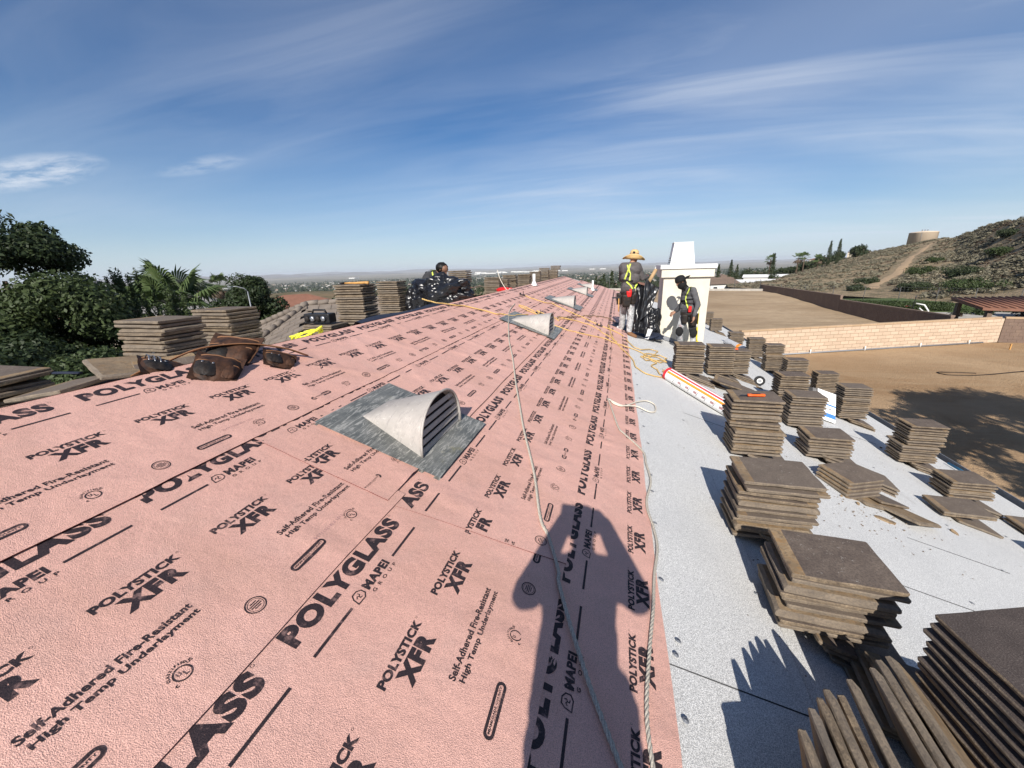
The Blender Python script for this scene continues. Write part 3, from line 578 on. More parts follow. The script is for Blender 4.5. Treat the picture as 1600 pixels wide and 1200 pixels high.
def stack(X, y, n, label, side=1, lean=(0, 0), yaw=0.0, split=None, props=3, pitch=0.0345, turn=0.0, jit=1.0, group=None, z0=None, topflip=False):
    """front upslope corner of a level pile at (X, y); props = sloping tiles that wedge up its low side"""
    root = empty('tile_stack', label, 'tile stack', (X, y, (zr(X) + 0.012) if z0 is None else z0), yaw, group)
    cx, cy = TL / 2, TD / 2
    if turn: cx, cy = TD / 2, TL / 2
    if side < 0: cx = -cx
    for i in range(props):
        o = tile(root, (cx + side * (0.10 + 0.035 * (props - i)), cy + R.uniform(-.03, .03), 0), R.uniform(-.06, .06) + turn, k=None)
        xx = o.location.x; o.location.z = -abs(xx) * TP + 0.030 * (i + 0.55) - 0.01
        o.rotation_euler = (0, P * side, R.uniform(-.06, .06)); 
    dx = dy = 0.0
    for i in range(n):
        f = i / max(1, n - 1)
        if split and i == split[0]: dx, dy = split[1], split[2]
        jx, jy = R.gauss(0, 0.006) * jit, R.gauss(0, 0.008) * jit
        tz = (i + 0.5) * pitch + 0.004
        o = tile(root, (cx + dx + lean[0] * f + jx, cy + dy + lean[1] * f + jy, tz), R.gauss(0, 0.016) * jit + turn + (PI if (i % 2 and i != n - 1) else 0), R.gauss(0, 0.004), R.gauss(0, 0.005), flip=(i % 4 == 2 and i < n - 2) or (topflip and i == n - 1))
    return root
G1 = 'concrete tile stacks on the white cap sheet'; G2 = 'concrete tile stacks along the ridge'
# the near right column
S = stack
stk1 = S(3.66, 3.80, 15, 'tall stack of brown concrete tiles carrying the orange utility knife', split=(7, -0.03, 0.05), group=G1, pitch=0.0365)
r2 = S(3.30, 2.33, 11, 'wide stack of brown concrete tiles with an ochre edge strip across its top left corner', lean=(0, -.02), group=G1, pitch=0.0375, jit=1.6, props=4)
r3 = S(3.32, 1.66, 9, 'tile stack crossed by a stepped black shadow beside the leaning tiles', lean=(0.01, 0), group=G1, pitch=0.037, jit=1.7, yaw=-0.04)
m1 = S(4.92, 5.82, 12, 'tile stack directly left of the white and blue box', group=G1, pitch=0.037)
m2 = S(5.18, 6.98, 14, 'tile stack behind the knife stack, just below the black tape roll', group=G1, pitch=0.037)
m3 = S(6.33, 9.86, 15, 'tile stack at mid slope between the white and blue box and the block wall', group=G1, pitch=0.037, split=(8, .02, -.04))
S(6.28, 10.9, 17, 'uneven high tile stack with a second block set on it, near the wall end', group=G1, pitch=0.037, split=(11, .03, .2))
S(6.36, 12.60, 15, 'tile stack right behind the small grey roll with the pink end', group=G1, pitch=0.037)
S(6.30, 14.4, 11, 'ragged tile stack at the left foot of the block wall', group=G1, jit=2.2, pitch=0.037)
S(6.30, 17.3, 13, 'farther of the two tile stacks right of the chimney, its lower one', group=G1, pitch=0.037)
S(6.60, 20.3, 14, 'farthest tile stack right of the chimney', group=G1, pitch=0.037)
S(3.48, 6.50, 13, 'leftmost of three tile stacks side by side in front of the chimney', group=G1, pitch=0.037)
S(4.18, 7.50, 14, 'middle one of three tile stacks side by side in front of the chimney', group=G1, pitch=0.037)
S(4.66, 8.22, 13, 'right one of three tile stacks, under the orange snap knife', group=G1, pitch=0.036)
S(7.12, 10.1, 13, 'tile stack in the eave row, farthest one beside the dirt yard', group=G1, pitch=0.037)
S(6.58, 7.90, 16, 'tall tile stack just right of the white and blue box', group=G1, pitch=0.0375)
S(6.52, 6.16, 15, 'tall tile stack at the eave, left of the tree shadow', group=G1, pitch=0.037, split=(7, .05, .02))
S(6.48, 5.22, 6, 'low tile stack at the eave below the blue plastic offcut', group=G1, pitch=0.037, props=2)
S(5.90, 4.42, 2, 'two flat tiles with an ochre left edge lying by the eave row', group=G1, props=1, pitch=0.03)
S(4.70, 4.68, 7, 'short tile stack between the knife stack and the broken tiles', group=G1, pitch=0.036, props=4)
S(7.02, 4.85, 2, 'thin pile of tiles at the very edge of the eave', group=G1, props=2)
S(6.62, 3.98, 5, 'tile stack cut off by the right edge of the photo at the eave', group=G1, props=1)
S(7.35, 7.55, 1, 'few loose tiles wedged under the eave row', group=G1, props=2)
# the dark stack nearest the camera, long side to the viewer
big = empty('tile_stack', 'nearest dark stack of big tiles with one chipped hole in the top tile', 'tile stack', (3.96, 1.275, 4.276), 0, G1); big.scale = (.93, .93, .93); big.rotation_euler = (0, rad(-12), rad(8))
DK = []
for me_ in TILES[:3]:
    d_ = me_.copy(); d_.materials[0] = MATS['tile_dark']; DK.append(d_)
for i in range(-2, 15):
    o = tile(big, (-0.010 * (14 - i) + R.gauss(0, .004), -0.004 * (14 - i) + R.gauss(0, .006), 0.0 + i * 0.0385 + 0.02), PI / 2 + R.gauss(0, .01), k=i % 7); o.data = DK[i % 3]
for i in range(4): tile(big, (0.10, 0, -0.17 + i * 0.034), PI / 2, 0, P * (1 - .2 * i) + rad(12))
mb = MB(); mb.blob((0, 0, 0), 0.016, 0, 3, 0.5, 3, 2, (1.0, 0.6, 0.10)); ch = mb.obj('chip', ['vent_dark'], big); ch.location = (-0.01, 0.04, 14 * 0.0385 + 0.0345)
# tiles standing on edge, fanned out
fan = empty('leaning_tiles', 'row of tiles standing on edge and fanned out, ochre undersides to the sun', 'tiles', (3.05, 1.0, zr(3.05)), 0, G1)
fan.rotation_euler = (0, 0, rad(-2.5))
for i, (s_, y_, t, o_) in enumerate([(3.17, .95, 14, .31), (3.225, 1.03, 16, .32), (3.27, 1.08, 17, .32), (3.31, 1.13, 20, .32), (3.355, 1.14, 18, .31), (3.42, 1.22, 26, .32), (3.55, 1.33, 27, .32), (3.61, 1.40, 33, .31), (3.68, 1.46, 44, .30)]):
    t = rad(t); top = W(s_, y_, o_); c = top + Vector((math.sin(t) * TD / 2, -TL / 2, -math.cos(t) * TD / 2)) - Vector((3.05, 1.0, zr(3.05)))
    xa = Vector((0, -1, 0)); ya = Vector((-math.sin(t), 0, math.cos(t))); za = xa.cross(ya); o = tile(fan, (0, 0, 0), k=i % 7)
    if i == 4: ya = -ya; za = -za
    o.matrix_local = Matrix.Translation(c) @ Matrix((xa, ya, za)).transposed().to_4x4() @ Matrix.Rotation(R.gauss(0, .03), 4, 'Z')
low = empty('tile_stack', 'low layered tiles tucked under the shadowed stack beside the standing tiles', 'tile stack', (3.55, 1.48, zr(3.55)), rad(-4), G1)
for i in range(5): tile(low, (0.22 + 0.02 * i, 0.08 - .02 * i, -0.08 + i * 0.034), R.gauss(0, .05), 0, P * 0.55)
# leaning tiles between stacks
t_ = empty('leaning_tiles', 'five tiles fallen sideways against the wide stack, edges up', 'tiles', (4.75, 4.02, zr(4.75)), rad(24), G1)
for i in range(5): tile(t_, (0.10 + 0.018 * i, 0.05 + 0.012 * i, 0.01 + 0.030 * i), 0.05, 0.10, P * 0.2, k=i)
t_ = empty('leaning_tiles', 'thin pile of tiles with a tan end under the short stack', 'tiles', (5.25, 4.72, zr(5.25)), rad(-18), G1)
for i in range(3): tile(t_, (0.1, 0.0, 0.02 + 0.03 * i - 0.03), 0.1 * i, 0, P)
def broken(parent, loc, rz, seed, w_=0.42, d_=0.2):
    r = random.Random(seed); n = 9; pts = []
    for i in range(n):
        a = 2 * PI * i / n; pts.append((w_ / 2 * math.cos(a) * r.uniform(0.75, 1.15), d_ / 2 * math.sin(a) * r.uniform(0.75, 1.15)))
    mb = MB(); mb.rings([[(x, y, -0.011) for x, y in pts], [(x * .97, y * .97, 0.011) for x, y in pts]], smooth=False); o = mb.obj('fragment', ['tile_body'], parent); o.location = loc; o.rotation_euler = (0, P, rz); return o
br = empty('broken_tiles', 'broken tiles and ribbed undersides scattered below the fallen tiles', 'broken tiles', tuple(W(5.45, 4.02, 0)), 0, 'broken tile debris')
o = tile(br, (0.02, 0.18, 0.02), 0.5, 0, P); o = tile(br, (-0.12, 0.06, 0.055), 0.35, 0.04, P, flip=True); o = tile(br, (0.15, -0.06, -0.01), 0.6, 0, P, flip=True)
for i in range(5):
    mb = MB(); mb.box((0, 0, 0), (0.012, 0.20, 0.012)); b_ = mb.obj('rib', ['tile_edge'], br); b_.location = (0.02 + 0.06 * i, -0.05 + .02 * i, 0.01 - .02 * i); b_.rotation_euler = (0, P, 0.6)
broken(br, (-0.30, -0.05, 0.10), .4, 3, .25, .12)
fr = empty('tile_fragment', 'lone pointed tile fragment on the white cap sheet', 'tile fragment', tuple(W(5.24, 3.68, 0.012)), 0, 'broken tile debris'); broken(fr, (0, 0, 0), 0.1, 12, 0.20, 0.065)
for i, (s, y, k, lb) in enumerate([(5.0, 3.95, .05, 'small dark tile crumb beside the broken tiles'), (4.95, 3.86, .025, 'tiny tile crumb left of the pointed fragment'), (6.1, 4.07, .07, 'dark tile chip below the two flat tiles'), (7.03, 6.74, .06, 'dark tile chip up the slope from the eave row'), (5.08, 3.82, .04, 'tile crumb just above the pointed fragment'), (5.60, 8.1, .14, 'small broken tile end beside the black tape roll'), (5.85, 8.2, .16, 'broken tile end under the mid slope stack'), (5.9, 5.1, .05, 'tile crumb in the open cap sheet lane')]):
    f = empty('tile_fragment', lb, 'tile fragment', tuple(W(s, y, 0.012)), 0, 'broken tile debris'); broken(f, (0, 0, 0), R.random() * 6, 20 + i, k, k * .6)
cr = MB()
for i in range(420):
    s, y = R.uniform(3.3, 8.2), R.uniform(1.3, 9.5); p = W(s, y, 0.009); cr.blob(tuple(p), R.uniform(0.0015, 0.006), 0, i, 0.4, 2, 1, (1, 1, .5))
for i in range(160): p = W(R.gauss(5.0, .35), R.gauss(3.8, .3), 0.009); cr.blob(tuple(p), R.uniform(0.002, 0.009), 0, i, 0.4, 2, 1, (1, 1, .5))
tag(cr.obj('tile_crumbs', ['tile_edge']), 'brown crumbs of broken tile strewn over the white cap sheet', 'crumbs', kind='stuff')
lc = empty('loose_tiles', 'loose tiles lying flat in front of the three stacks by the striped roll', 'tiles', tuple(W(4.35, 6.85, 0)), 0, G1)
for i, (x, y, z, a) in enumerate([(0, 0, .02, .1), (.28, .05, .0, -.3), (.55, .35, -.15, .2), (.60, .30, -.10, -.2), (.2, -.12, .04, .4)]): tile(lc, (x, y, z if x < .3 else -x * TP + .03 + .03 * (i == 3)), a, 0, P)
# off-frame stack that shades the cap sheet at the lower edge
S(2.98, 0.455, 8, 'low tile stack beside the photographer, known by its square shadow', group=G1, props=2)
# ------------------------------------------------------------------ left of the ridge
def SL(X, y, n, label, **k):
    return stack(X, y, int(n), label, side=1, group=G2, z0=zr(X - 0.0) + 0.0 + k.pop('lift', 0.0), props=0, **k)
l1 = SL(-1.12, 2.03, 21, 'leftmost big tile stack behind the ridge beside the dark trees', pitch=0.0300, lift=-.02, yaw=.03)
l2 = SL(-1.34, 2.76, 23, 'second tile stack behind the ridge, back to back with the leftmost one', pitch=0.0300, lift=-.0, yaw=-.02)
l4 = SL(-1.15, 4.50, 23, 'tile stack with a wooden handled hammer lying on top', pitch=0.0330, lift=.0)
l5 = SL(-1.70, 6.30, 25, 'narrow looking tile stack between the hammer stack and the black bag', pitch=0.0375, lift=.0)
SL(-1.35, 4.05, 13, 'low tile stack carrying a black tool case beside the yellow rope', pitch=0.030, lift=-.03)
SL(-1.10, 8.00, 23, 'high tile stack right behind the black bag', pitch=0.0375, split=(16, .05, .02))
SL(-1.60, 7.2, 12, 'small tile stack showing left of the black bag', pitch=0.0375)
for X, y, n, lb, kw in [(-0.98, 10.2, 14, 'tile stack beyond the red cloth at the ridge', {}), (-1.15, 10.75, 18, 'long low tile pile behind the red cloth stack', {}), (-1.05, 11.3, 15, 'pale tile stack in the row past the red cloth', {}), (-1.10, 12.5, 18, 'ragged tile stack just before the white vent pipe', {'jit': 2.0}), (-0.95, 13.9, 16, 'tile stack in front of the white vent pipe on its left', {'jit': 1.6}), (-1.25, 15.0, 18, 'tile stack right behind the white vent pipe', {'jit': 2.0}), (-1.0, 16.1, 18, 'tile stack right of the vent pipe with tilted top tiles', {'jit': 2.2}), (-0.85, 17.3, 20, 'tall tile stack near the far end of the ridge', {'jit': 2.2}), (-0.62, 18.4, 20, 'last tile stack at the far end of the ridge, its top tiles jutting out', {'split': (15, .12, 0), 'jit': 1.6})]:
    SL(X, y, n, lb, pitch=0.0365, **kw)
# loose tiles at the near left of the ridge
pl = empty('tile_stack', 'crooked low tile pile at the left edge beside the pink sheet', 'tile stack', (-1.30, 1.42, zr(1.30) + .0), rad(10), G2)
for i in range(12): tile(pl, (0.03 * R.uniform(-1, 1), 0.03 * R.uniform(-1, 1), 0.02 + 0.036 * i), R.gauss(0, .08) + (PI if i % 2 else 0), R.gauss(0, .02), -0.06 + R.gauss(0, .02))
pl = empty('loose_tiles', 'two big tiles tipped over each other with rusty stains near the leather pouches', 'tiles', (-0.62, 1.50, zr(0.62)), 0, G2)
tile(pl, (-0.02, -0.06, 0.125), rad(6), rad(4), rad(-9), k=1); tile(pl, (0.05, 0.22, 0.185), rad(-20), rad(-6), rad(8), k=3, flip=True); tile(pl, (0.32, 0.30, 0.14), rad(-25), rad(0), rad(16), k=2)
for i in range(4): tile(pl, (0.0, 0.12, 0.0 + .03 * i), rad(10 * i - 20), rad(3), rad(-14 + 3 * i), k=i)
pl = empty('loose_tiles', 'thin tiles sticking out behind the rusty stained tiles under the trees', 'tiles', (-1.0, 1.95, zr(1.0)), 0, G2)
for i in range(3): tile(pl, (0.05 * i, 0.0, 0.09 + 0.03 * i), rad(25 + 8 * i), rad(3), rad(-5), k=i)
# ------------------------------------------------------------------ roof vents
def lerp(a, b, t): return a + (b - a) * t
def vent(s0, s1, y0, y1, sf, yc, hw, h, label, ang=0.0):
    """flashing s0..s1 x y0..y1; half-round hood open downslope at s = sf"""
    root = empty('roof_vent', label, 'roof vent', tuple(W((s0 + s1) / 2, (y0 + y1) / 2, 0.021)), 0, 'half-round louvred roof vents')
    root.rotation_euler = (Matrix.Rotation(P, 4, 'Y') @ Matrix.Rotation(ang, 4, 'Z')).to_euler(); sm = (s0 + s1) / 2; ym = (y0 + y1) / 2
    mb = MB(); ls, ly = (s1 - s0) / 2, (y1 - y0) / 2; g = 9; vs = []; fs = []
    for i in range(g + 1):
        for j in range(g + 1): vs.append((lerp(-ls, ls, i / g), lerp(-ly, ly, j / g), 0.004 + 0.004 * noise.noise(Vector((i * .5, j * .5, s0)))))
    for i in range(g):
        for j in range(g): a = i * (g + 1) + j; fs.append((a, a + g + 1, a + g + 2, a + 1))
    mb.add(vs, fs, 0, True)
    n0 = len(vs); mb.add([(x, y, z - .016) for x, y, z in vs], [f[::-1] for f in fs], 0, True)
    mb.obj('flashing', ['metal_flashing'], root)
    N_ = 20; M_ = 10; xf = sf - sm; xb = -ls + 0.15; yc_ = yc - ym
    def arch(t, e=0.0):    # t 0 front .. 1 back
        k = 1 - t; hh = h * (k ** 0.78); ww = hw * (1 - .48 * t)
        return [(lerp(xf, xb, t) + e - .36 * k * (0.006 + hh * (math.sin(PI * i / N_) ** 0.80)), yc_ - (ww) * math.cos(PI * i / N_) * (abs(math.cos(PI * i / N_)) ** -0.12 if abs(math.cos(PI * i / N_)) > .01 else 1), 0.006 + hh * (math.sin(PI * i / N_) ** 0.80)) for i in range(N_ + 1)]
    mb = MB(); mb.rings([arch(t / M_) for t in range(M_ + 1)], 0, True, False, False)
    mb.rings([[(x, yc_ + (y - yc_) * .975, z * .975) for x, y, z in arch(t / M_)][::-1] for t in range(M_ + 1)], 0, True, False, False)
    mb.obj('hood', ['vent_paint'], root)
    # rolled rim
    mb = MB(); mb.tube(arch(0, 0.004), 0.008, 6); mb.obj('rim', ['vent_paint'], root)
    mb = MB(); a = [(x - .040, yc_ + (y - yc_) * .89, z * .88) for x, y, z in arch(0)]; mb.add(a, [tuple(range(len(a)))], 0); mb.obj('screen', ['vent_dark'], root)
    ns = 5
    def half(zv):
        zv = min(zv / h, 0.999); a = math.asin(max(0, zv) ** (1 / .80)); c = math.cos(a); return hw * c * (c ** -0.12 if c > .01 else 1)
    for i in range(ns):
        z = h * (0.03 + 0.87 * i / ns); zz = z + 0.022; w0, w1 = half(z) - .004, half(min(zz, h * .97)) - .006; mb = MB()
        A = [(xf - .010 - .36 * zz, w1, zz), (xf - .002 - .36 * z, w0, z), (xf - .006 - .36 * z, w0, z), (xf - .014 - .36 * zz, w1, zz)]
        mb.rings([[(x, yc_ + q * w_, z_) for x, w_, z_ in A] for q in (-1, 1)], 0, False); mb.obj('slat', ['vent_paint'], root)
    return root
vent(0.94, 1.735, 1.66, 2.43, 1.575, 2.045, 0.285, 0.278, 'nearest half-round roof vent with scratched pale hood on grey flashing')
vent(0.80, 1.72, 5.75, 6.75, 1.61, 6.12, 0.275, 0.290, 'second half-round roof vent with the yellow rope behind it')
vent(0.80, 1.75, 9.70, 10.6, 1.56, 10.15, 0.29, 0.25, 'third half-round roof vent up the pink roof')
vent(0.86, 1.80, 13.9, 14.8, 1.57, 14.3, 0.30, 0.25, 'fourth half-round roof vent near the far end')
vent(0.88, 1.78, 17.3, 18.2, 1.57, 17.75, 0.28, 0.21, 'farthest low roof vent at the end of the pink roof')
def pipe(x, y, r, h, label):
    root = empty('vent_pipe', label, 'vent pipe', (x, y, zr(x)), 0, 'white plumbing vent pipes'); mb = MB(); mb.lathe([(r, 0), (r, h), (r * .8, h), (r * .8, h - .03)], n=16); mb.obj('pipe', ['white_paint'], root)
    mb = MB(); mb.lathe([(r * 2.6, 0.0), (r * 2.2, .02), (r * 1.15, .12), (r * 1.1, .13)], n=16); mb.obj('boot', ['white_paint'], root)
pipe(0.12, 11.6, 0.042, 0.34, 'white vent pipe standing on the ridge among the tile stacks'); pipe(1.52, 17.0, 0.040, 0.42, 'white vent pipe near the far end of the pink roof'); 
# ------------------------------------------------------------------ people
def V3(*a): return Vector(a)
class Body:
    def __init__(s): s.c = []
    def cap(s, a, b, ra, rb, mat): s.c.append((Vector(a), Vector(b), ra, rb, mat)); return s
    def chain(s, pts, rs, mat):
        for i in range(len(pts) - 1): s.cap(pts[i], pts[i + 1], rs[i], rs[i + 1], mat if isinstance(mat, str) else mat[i])
        return s
    def build(s, name, parent, mats, voxel=0.011, inv=None, smooth=3, wrinkle=0.004):
        mb = MB()
        for a, b, ra, rb, m in s.c:
            d = b - a; L = d.length; d = d.normalized() if L > 1e-6 else Vector((0, 0, 1)); u = d.orthogonal().normalized(); v = d.cross(u); rings = []
            for t in (-0.98, -0.7, -0.35): rings.append((a + d * ra * t, ra * math.sqrt(1 - t * t)))
            rings.append((a, ra)); rings.append((b, rb))
            for t in (0.35, 0.7, 0.98): rings.append((b + d * rb * t, rb * math.sqrt(1 - t * t)))
            mb.rings([[c + (u * math.cos(q) + v * math.sin(q)) * r for q in (2 * PI * k / 12 for k in range(12))] for c, r in rings])
        me = mb.mesh(name, mats); o = bpy.data.objects.new(name, me); COL.objects.link(o)
        md = o.modifiers.new('r', 'REMESH'); md.mode = 'VOXEL'; md.voxel_size = voxel; md.use_smooth_shade = True
        ms = o.modifiers.new('s', 'SMOOTH'); ms.iterations = smooth; ms.factor = 0.5
        dg = bpy.context.evaluated_depsgraph_get(); dg.update(); nm = bpy.data.meshes.new_from_object(o.evaluated_get(dg)); bpy.data.objects.remove(o)
        nm.materials.clear()
        for m in mats: nm.materials.append(MATS[m])
        n = len(nm.vertices); co = np.zeros(n * 3); nm.vertices.foreach_get('co', co); co = co.reshape(-1, 3)
        best = np.full(n, 1e9); lab = np.zeros(n, int)
        for a, b, ra, rb, m in s.c:
            A, B = np.array(a), np.array(b); d = B - A; L2 = max(1e-9, d @ d); t = np.clip(((co - A) @ d) / L2, 0, 1); dist = np.linalg.norm(co - (A + t[:, None] * d), axis=1) - (ra + (rb - ra) * t)
            k = dist < best; best[k] = dist[k]; lab[k] = mats.index(m)
        if wrinkle:
            nn = np.zeros(n * 3); nm.vertices.foreach_get('normal', nn); nn = nn.reshape(-1, 3); cloth = np.array([('shirt' in m or 'pants' in m) for m in mats])[lab]
            w_ = np.array([noise.fractal(Vector((c[0] * 9, c[1] * 9, c[2] * 16)), 1.0, 2.0, 3) for c in co]); co = co + nn * (w_ * wrinkle * cloth * 2.0)[:, None]; nm.vertices.foreach_set('co', co.ravel())
        mi = np.array([np.bincount(lab[list(p.vertices)]).argmax() for p in nm.polygons], np.int32); nm.polygons.foreach_set('material_index', mi); nm.polygons.foreach_set('use_smooth', np.ones(len(nm.polygons), bool))
        o = link(name, nm, None)
        if inv is not None: nm.transform(Matrix.Translation(-inv))
        o.parent = parent; nm.update(); s.o = o; s.mesh = nm
        s.bvh = BVHTree.FromPolygons([v.co + (inv or Vector()) for v in nm.vertices], [tuple(p.vertices) for p in nm.polygons]); return o
def hand(B, wrist, dirn, palmn, s=1.0, curl=0.5, mat='skin', side=1):
    """palm and five bent fingers"""
    d = Vector(dirn).normalized(); n = Vector(palmn); n = (n - d * n.dot(d)).normalized(); x = d.cross(n) * side; w_ = Vector(wrist)
    B.cap(w_, w_ + d * .075 * s + x * 0.018 * s, .024 * s, .026 * s, mat); B.cap(w_, w_ + d * .075 * s - x * 0.018 * s, .024 * s, .024 * s, mat)
    for k, L in enumerate((.070, .080, .075, .058)):
        b = w_ + d * .085 * s + x * (.030 - .020 * k) * s; p = [b]; a = curl * .5
        for q, f in enumerate((.45, .32, .23)): p.append(p[-1] + (d * math.cos(a) + n * math.sin(a)) * L * f * s); a += curl
        B.chain(p, [.0105 * s, .0095 * s, .009 * s, .0078 * s], mat)
    b = w_ + d * .03 * s + x * .030 * s; B.chain([b, b + (d * .6 + x * .8) * .035 * s, b + (d * .9 + x * .75 + n * .4) * .062 * s], [.014 * s, .012 * s, .009 * s], mat)
def headm(B, c, face, up=(0, 0, 1), s=1.0, mat='skin', ears=True):
    f = Vector(face).normalized(); u = Vector(up); u = (u - f * u.dot(f)).normalized(); r = f.cross(u); c = Vector(c)
    B.cap(c + u * .03 * s - f * .015 * s, c + u * .035 * s + f * .02 * s, .088 * s, .080 * s, mat)                       # skull
    B.cap(c - u * .02 * s + f * .03 * s, c - u * .075 * s + f * .045 * s, .066 * s, .045 * s, mat)                       # jaw
    B.cap(c + u * .012 * s + f * .095 * s, c - u * .018 * s + f * .112 * s, .010 * s, .015 * s, mat)                     # nose
    B.cap(c - u * .052 * s + f * .088 * s - r * .015 * s, c - u * .052 * s + f * .088 * s + r * .015 * s, .010 * s, .010 * s, mat)
    B.cap(c + u * .028 * s + f * .083 * s - r * .035 * s, c + u * .028 * s + f * .083 * s + r * .035 * s, .010 * s, .010 * s, mat)   # brow
    if ears:
        for q in (-1, 1): B.cap(c + r * q * .083 * s + u * .015 * s, c + r * q * .086 * s - u * .02 * s, .016 * s, .012 * s, mat)
def ribbon(body, pts, wd, dirn, name, mat, parent, inv, off=0.008, n=18, th=0.004, wdir=None):
    """a strap laid onto the body: points are cast along dirn"""
    pts = [Vector(p) for p in pts]; d = Vector(dirn).normalized(); out = []
    seg = len(pts) - 1
    for i in range(n + 1):
        f = i / n * seg; k = min(int(f), seg - 1); p = pts[k].lerp(pts[k + 1], f - k); h = body.bvh.ray_cast(p - d * 1.0, d, 2.0)
        out.append((h[0] - d * off) if h[0] is not None else p)
    mb = MB(); rings = []
    for i, p in enumerate(out):
        T = (out[min(i + 1, n)] - out[max(i - 1, 0)]).normalized(); x = T.cross(d).normalized() * wd / 2; y = d * th
        rings.append([p + x, p + x - y, p - x - y, p - x])
    mb.rings(rings, 0, False); me = mb.mesh(name, [mat]); me.transform(Matrix.Translation(-inv)); return link(name, me, parent)
def piece(name, mb, mats, parent, inv):
    me = mb.mesh(name, [mats] if isinstance(mats, str) else mats); me.transform(Matrix.Translation(-Vector(inv))); return link(name, me, parent)
# ---- worker with the straw hat
base = V3(2.79, 8.85, zr(2.79)); w1 = empty('person', 'roofer in a wide straw hat and lime harness, seen from behind, holding black plastic', 'person', base)
B = Body()
B.chain([(2.80, 8.86, 5.31), (2.825, 8.84, 4.91), (2.815, 8.82, 4.60)], [.105, .075, .062], 'pants_grey')
B.chain([(2.675, 8.90, 5.31), (2.665, 9.03, 4.92), (2.652, 9.08, 4.64)], [.105, .075, .062], 'pants_grey')
B.chain([(2.812, 8.83, 4.575), (2.83, 8.79, 4.53), (2.95, 8.76, 4.475)], [.052, .05, .040], 'shoe_tan'); B.chain([(2.652, 9.08, 4.62), (2.64, 9.12, 4.585), (2.58, 9.24, 4.595)], [.052, .05, .040], 'shoe_white')
B.cap((2.68, 8.86, 5.38), (2.80, 8.84, 5.38), .115, .115, 'shirt_grey'); B.cap((2.70, 8.84, 5.50), (2.78, 8.83, 5.50), .112, .112, 'shirt_grey')
B.cap((2.69, 8.82, 5.72), (2.84, 8.80, 5.70), .125, .125, 'shirt_grey'); B.cap((2.66, 8.82, 5.88), (2.87, 8.80, 5.88), .115, .115, 'shirt_grey'); B.cap((2.72, 8.84, 5.55), (2.78, 8.82, 5.80), .125, .13, 'shirt_grey')
B.chain([(2.62, 8.84, 5.95), (2.90, 8.81, 5.95)], [.082, .082], 'shirt_grey'); B.chain([(2.78, 8.83, 5.96), (2.80, 8.86, 6.03)], [.062, .056], 'skin')
B.chain([(2.925, 8.82, 5.93), (3.02, 8.88, 5.70), (3.12, 9.10, 5.72)], [.074, .058, .044], 'shirt_grey'); hand(B, (3.12, 9.12, 5.72), (0.1, 1, 0.25), (0, 0, -1), 1.05, .7, 'glove_red')
B.chain([(2.60, 8.86, 5.93), (2.60, 9.05, 5.68), (2.80, 9.30, 5.62)], [.074, .058, .044], 'shirt_grey'); hand(B, (2.81, 9.31, 5.62), (.6, 1, 0.1), (0, 0, -1), 1.05, .7, 'skin', -1)
headm(B, (2.825, 8.90, 6.105), (0.55, 0.8, -0.25), mat='skin')
B.build('body', w1, ['shirt_grey', 'pants_grey', 'skin', 'glove_red', 'shoe_tan', 'shoe_white'], inv=base)
mb = MB(); mb.lathe([(.245, -.045), (.25, -.035), (.19, .0), (.11, .022), (.098, .05), (.09, .10), (.060, .128), (.03, .118), (0, .11)], n=32); mb.lathe([(.245, -.047), (.19, -.006), (.10, .014), (.05, .02)], n=32)
me = mb.mesh('straw_hat', ['straw'])
for v in me.vertices:
    a = math.atan2(v.co.y, v.co.x); rr = math.hypot(v.co.x, v.co.y)
    if rr > .11: v.co.z += -.028 * math.cos(2 * a) * (rr - .1) / .15
    v.co += Vector((0, 0, .004 * noise.noise(v.co * 30)))
hat = link('straw_hat', me, w1); hat.scale = (.92, .92, .98); hat.location = V3(2.828, 8.885, 6.155) - base; hat.rotation_euler = (rad(-8), rad(5), 0)
mb = MB(); mb.lathe([(.101, .03), (.104, .032), (.102, .052), (.099, .052)], n=32); link('hat_band', mb.mesh('hat_band', ['leather_tan']), hat)
mb = MB(); mb.box((0, 0, 0), (.052, .006, .05)); b_ = mb.obj('hat_badge', ['black_cloth'], hat); b_.location = (-.015, -.104, .052); b_.rotation_euler = (rad(-12), 0, 0)
nb = V3(0, 1, 0)
ribbon(B, [(2.66, 8.8, 5.69), (2.715, 8.8, 5.86), (2.76, 8.8, 6.0)], .030, nb, 'harness_strap', 'lime', w1, base); ribbon(B, [(2.76, 8.8, 5.66), (2.765, 8.8, 5.80), (2.70, 8.8, 5.98)], .030, nb, 'harness_strap', 'lime', w1, base)
ribbon(B, [(2.70, 8.8, 5.64), (2.79, 8.8, 5.56), (2.83, 8.8, 5.49)], .030, nb, 'harness_strap', 'lime', w1, base, off=.012); ribbon(B, [(2.93, 8.8, 5.62), (2.87, 8.8, 5.50)], .034, nb, 'harness_strap', 'lime', w1, base)
ribbon(B, [(2.60, 8.8, 5.68), (2.72, 8.8, 5.66), (2.83, 8.8, 5.66)], .03, nb, 'harness_web', 'black_cloth', w1, base, off=.005)
mb = MB(); mb.box((2.735, 8.655, 5.79), (.05, .02, .06)); piece('harness_ring', mb, 'dark_steel', w1, base)
mb = MB(); mb.lathe([(.155, 5.37), (.165, 5.38), (.163, 5.43), (.15, 5.44)], (2.74, 8.86, 0), 24); piece('tool_belt', mb, 'leather_black', w1, base)
